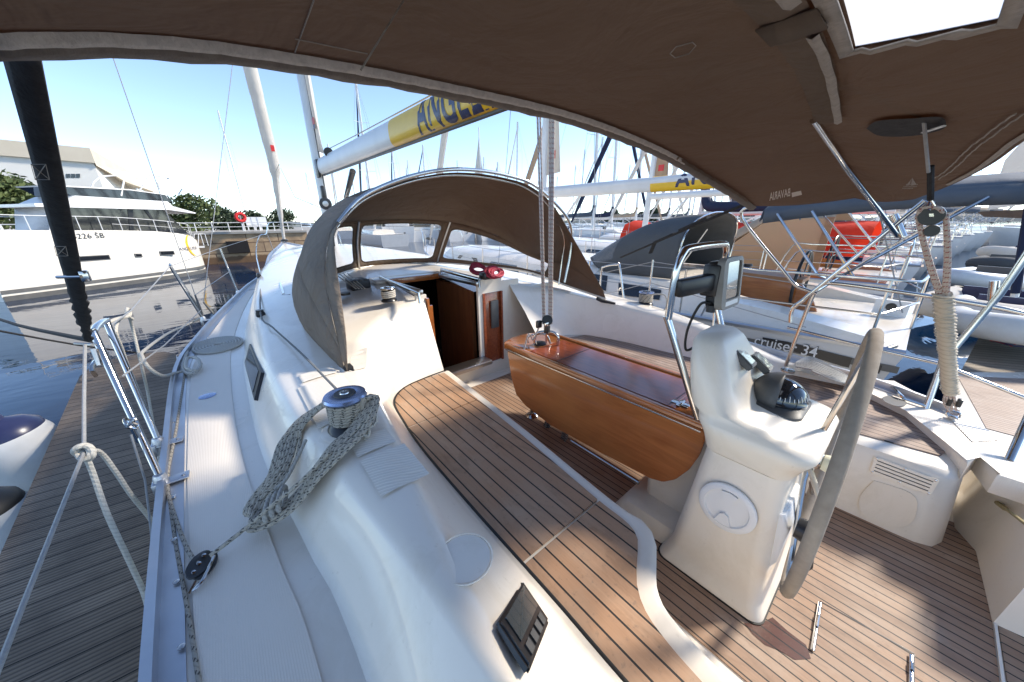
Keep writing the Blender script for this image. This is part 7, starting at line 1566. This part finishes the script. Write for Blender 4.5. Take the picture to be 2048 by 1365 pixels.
for x_, y_0 in ((47, -15), (56, -16.5), (66, -19)): yacht(x_, y_0, 12, 3.6, 'distant yacht on the seaward side of the stern pier, '+{47: 'nearest', 56: 'middle', 66: 'farthest'}[x_]+' of three', 'yachts on the seaward side of the stern pier', sheer=1.25, mast_h=13, detail=0, cover='canvas_navy', furl='sail_cloth', bimini=('canvas_blue', .2, 2.2, 1.2, 3.0))
dinghy(V(18, -1.9, .6), 1.4, 'grey inflatable dinghy on the pier, second farthest out', 'canvas_grey', 'grey_stripe', .9)
dinghy(V(24, -2.6, .6), 1.1, 'cream inflatable dinghy on the pier, farthest out', 'sail_cloth', 'navy_paint', .95)
dinghy(V(13.5, -1.2, .55), 1.2, 'white inflatable dinghy farther along the pier', 'fender_white', 'grey_stripe', .9)
# gangway
bm = BM(); tube(bm, [V(8.2, -.35, .95), V(6.3, -1.1, .75)], .03, 6); tube(bm, [V(8.35, -.2, .95), V(6.45, -.95, .75)], .03, 6); 
for k in range(8): t = k/7; tube(bm, [V(8.2, -.35, .95).lerp(V(6.3, -1.1, .75), t), V(8.35, -.2, .95).lerp(V(6.45, -.95, .75), t)], .018, 5)
tag(mk('gangway', bm, 'red_plastic'), 'narrow red ladder gangway reaching the pier at the right edge', 'gangway')
ns_ = thing('foresail', 'large cream sail hanging at the far right behind the bimini corner', 'sail', (14, -.6, 2))
E0_ = [onx(a, b, 14) for a, b in ((1975, 420), (2120, 400), (2160, 200), (2075, 250), (2010, 320))]
bm = BM(); slab(bm, E0_, (-1, 0, 0), .03); mk('cloth', bm, 'sail_cloth', ns_, smooth=False)
bm = BM(); slab(bm, [onx(a, b, 13.9) for a, b in ((1955, 424), (2110, 416), (2110, 440), (1968, 434))], (-1, 0, 0), .05); mk('sail_foot', bm, 'canvas_brown', ns_, smooth=False)
# ================================================================== far rows across the basin
def far_motor(px, py, W_, H, label, k):
    c = onz(px, py, 0); t = thing('motor_yacht', label, 'motor yacht', tuple(c), 'white boats across the basin', rz=-YAW*.6+.1*k); MM = t.matrix_basis
    def P(x, y, z): return MM @ V(x, y, z)
    bm = BM(); rows = []
    for y, w_ in ((0, 1), (3, 1), (6, .8), (8, .1)): rows.append([P(-W_/2*w_, y, H), P(-W_/2*w_*.94, y, H*.4), P(-W_/2*w_*.85, y, -.2), P(W_/2*w_*.85, y, -.2), P(W_/2*w_*.94, y, H*.4), P(W_/2*w_, y, H)])
    vr = grid(bm, rows, closed=True); bm.faces.new(vr[0]); mk('hull', bm, 'white_paint', t, ang=30)
    bm = BM(); box(bm, P(0, 3.2, H+.55), (W_*.75, 4.5, 1.1), rot=Matrix.Rotation(-YAW*.6+.1*k, 3, 'Z'), bev=.12); mk('cabin', bm, 'white_paint', t)
    bm = BM(); box(bm, P(0, 3.0, H+.62), (W_*.76, 4.3, .42), rot=Matrix.Rotation(-YAW*.6+.1*k, 3, 'Z')); mk('window', bm, 'smoked_window', t, smooth=False)
    bm = BM(); box(bm, P(0, 3.0, H+1.55), (W_*.7, 3.2, .10), rot=Matrix.Rotation(-YAW*.6+.1*k, 3, 'Z'), bev=.02)
    for sx in (-1, 1):
        for y in (1.6, 4.4): tube(bm, [P(sx*W_*.32, y, H+1.05), P(sx*W_*.32, y, H+1.55)], .04, 5)
    mk('hardtop', bm, 'white_paint', t)
    bm = BM(); tube(bm, [P(-W_/2, .1, H+.7), P(W_/2, .1, H+.7)], .03, 5); tube(bm, [P(-W_/2, .1, H), P(-W_/2, .1, H+.7)], .03, 5); tube(bm, [P(W_/2, .1, H), P(W_/2, .1, H+.7)], .03, 5); mk('stern_rail', bm, 'steel', t)
    bm = BM(); box(bm, P(W_*.18, -.03, H*.6), (.25, .03, .12)); mk('port_light', bm, 'smoked_window', t, smooth=False)
names = ['first', 'second', 'third', 'fourth', 'fifth', 'sixth']
for k, (px, py, W_, H) in enumerate(((748, 486, 3.4, 1.6), (800, 486, 3.8, 1.9), (852, 484, 3.6, 1.4), (925, 483, 4.0, 1.7), (985, 481, 3.8, 1.4), (1040, 480, 3.8, 1.6))):
    far_motor(px, py, W_, H, 'white motor boat seen through the dodger windows, %s from the left' % names[k], k)
far_motor(560, 468, 3.5, 1.2, 'white motor boat beyond the stone quay left of the yacht mast', 3)
far_motor(612, 462, 3.5, 1.2, 'white motor boat beyond the quay right of the yacht mast', 1)
rnd = random.Random(21)
far = [(470, 90, 20, 'left of the furled headsail'), (752, 42, 15.5, 'above the dodger, the tall one left of its middle'), (700, 80, 11, 'thin one just left of the tall mast over the dodger'), (820, 85, 12, 'short one below the boom lettering'),
       (880, 60, 13, 'below the painted boom, left of the white hoisted sail'), (905, 95, 14, 'left of the white hoisted sail, far away'), (1008, 70, 13, 'between the white hoisted sail and the mainsheet'), (1042, 55, 16, 'the tall one left of the mainsheet'), (1070, 100, 13, 'close left of the mainsheet'),
       (1166, 75, 14, 'right of the mainsheet, above the boom'), (1190, 90, 12, 'second right of the mainsheet'), (1213, 62, 14, 'third right of the mainsheet, tall'), (1235, 110, 12, 'above the left end of the pine wood'), (1262, 95, 15, 'above the middle of the pine wood'), (1330, 85, 15, 'right of the pine wood'), (1365, 100, 14, 'behind the painted neighbour boom'), (1395, 70, 14, 'behind the black strap'), (1440, 90, 15, 'above the grey dodger'), (640, 120, 13, 'behind the yacht mast'), (945, 110, 12, 'small and far between the two booms'), (780, 120, 11, 'small and far above the dodger top'), (1105, 88, 12, 'directly behind the mainsheet'), (672, 66, 12.5, 'just right of the yacht mast'), (728, 100, 14, 'thin, below the boom near its painted band'), (795, 58, 12, 'above the dodger bow, left half'), (842, 105, 15, 'thin, above the dodger top'), (918, 70, 12, 'above the dodger bow just right of its top'), (975, 90, 15, 'right beside the white hoisted sail'), (1025, 100, 12, 'thin, left of the tall one by the mainsheet'), (1150, 95, 13, 'close right of the mainsheet')]
for px, dist, mh, lb_ in far:
    p = at(px, 0, dist); a = rnd.uniform(-.5, .5); yacht(p.x, p.y-5, 11, 3.4, ('distant sailing yacht, mast '+lb_), 'distant sailing yachts across the basin', sheer=1.2, mast_h=mh*rnd.uniform(.85, 1.1), detail=0, cover=rnd.choice(['canvas_navy', 'canvas_beige', 'canvas_grey']), furl=rnd.choice(['sail_cloth', None, 'canvas_navy']), rz=a)
# a hoisted white sail far off
c = at(963, 2.5, 75); sl = thing('hoisted_sail', 'bright white triangular sail hoisted on a distant mast above the dodger', 'sail', tuple(c))
bm = BM(); slab(bm, [c-Rv*2.6, c+Rv*3.0, c+Rv*.9+V(0, 0, 5), c+Rv*.1+V(0, 0, 15.5)], -Fv, .1); mk('cloth', bm, 'sail_cloth', sl, smooth=False)
bm = BM(); tube(bm, [c+Rv*.15+V(0, 0, -2), c+Rv*.15+V(0, 0, 17)], .12, 6); mk('mast', bm, 'mast_white', sl)
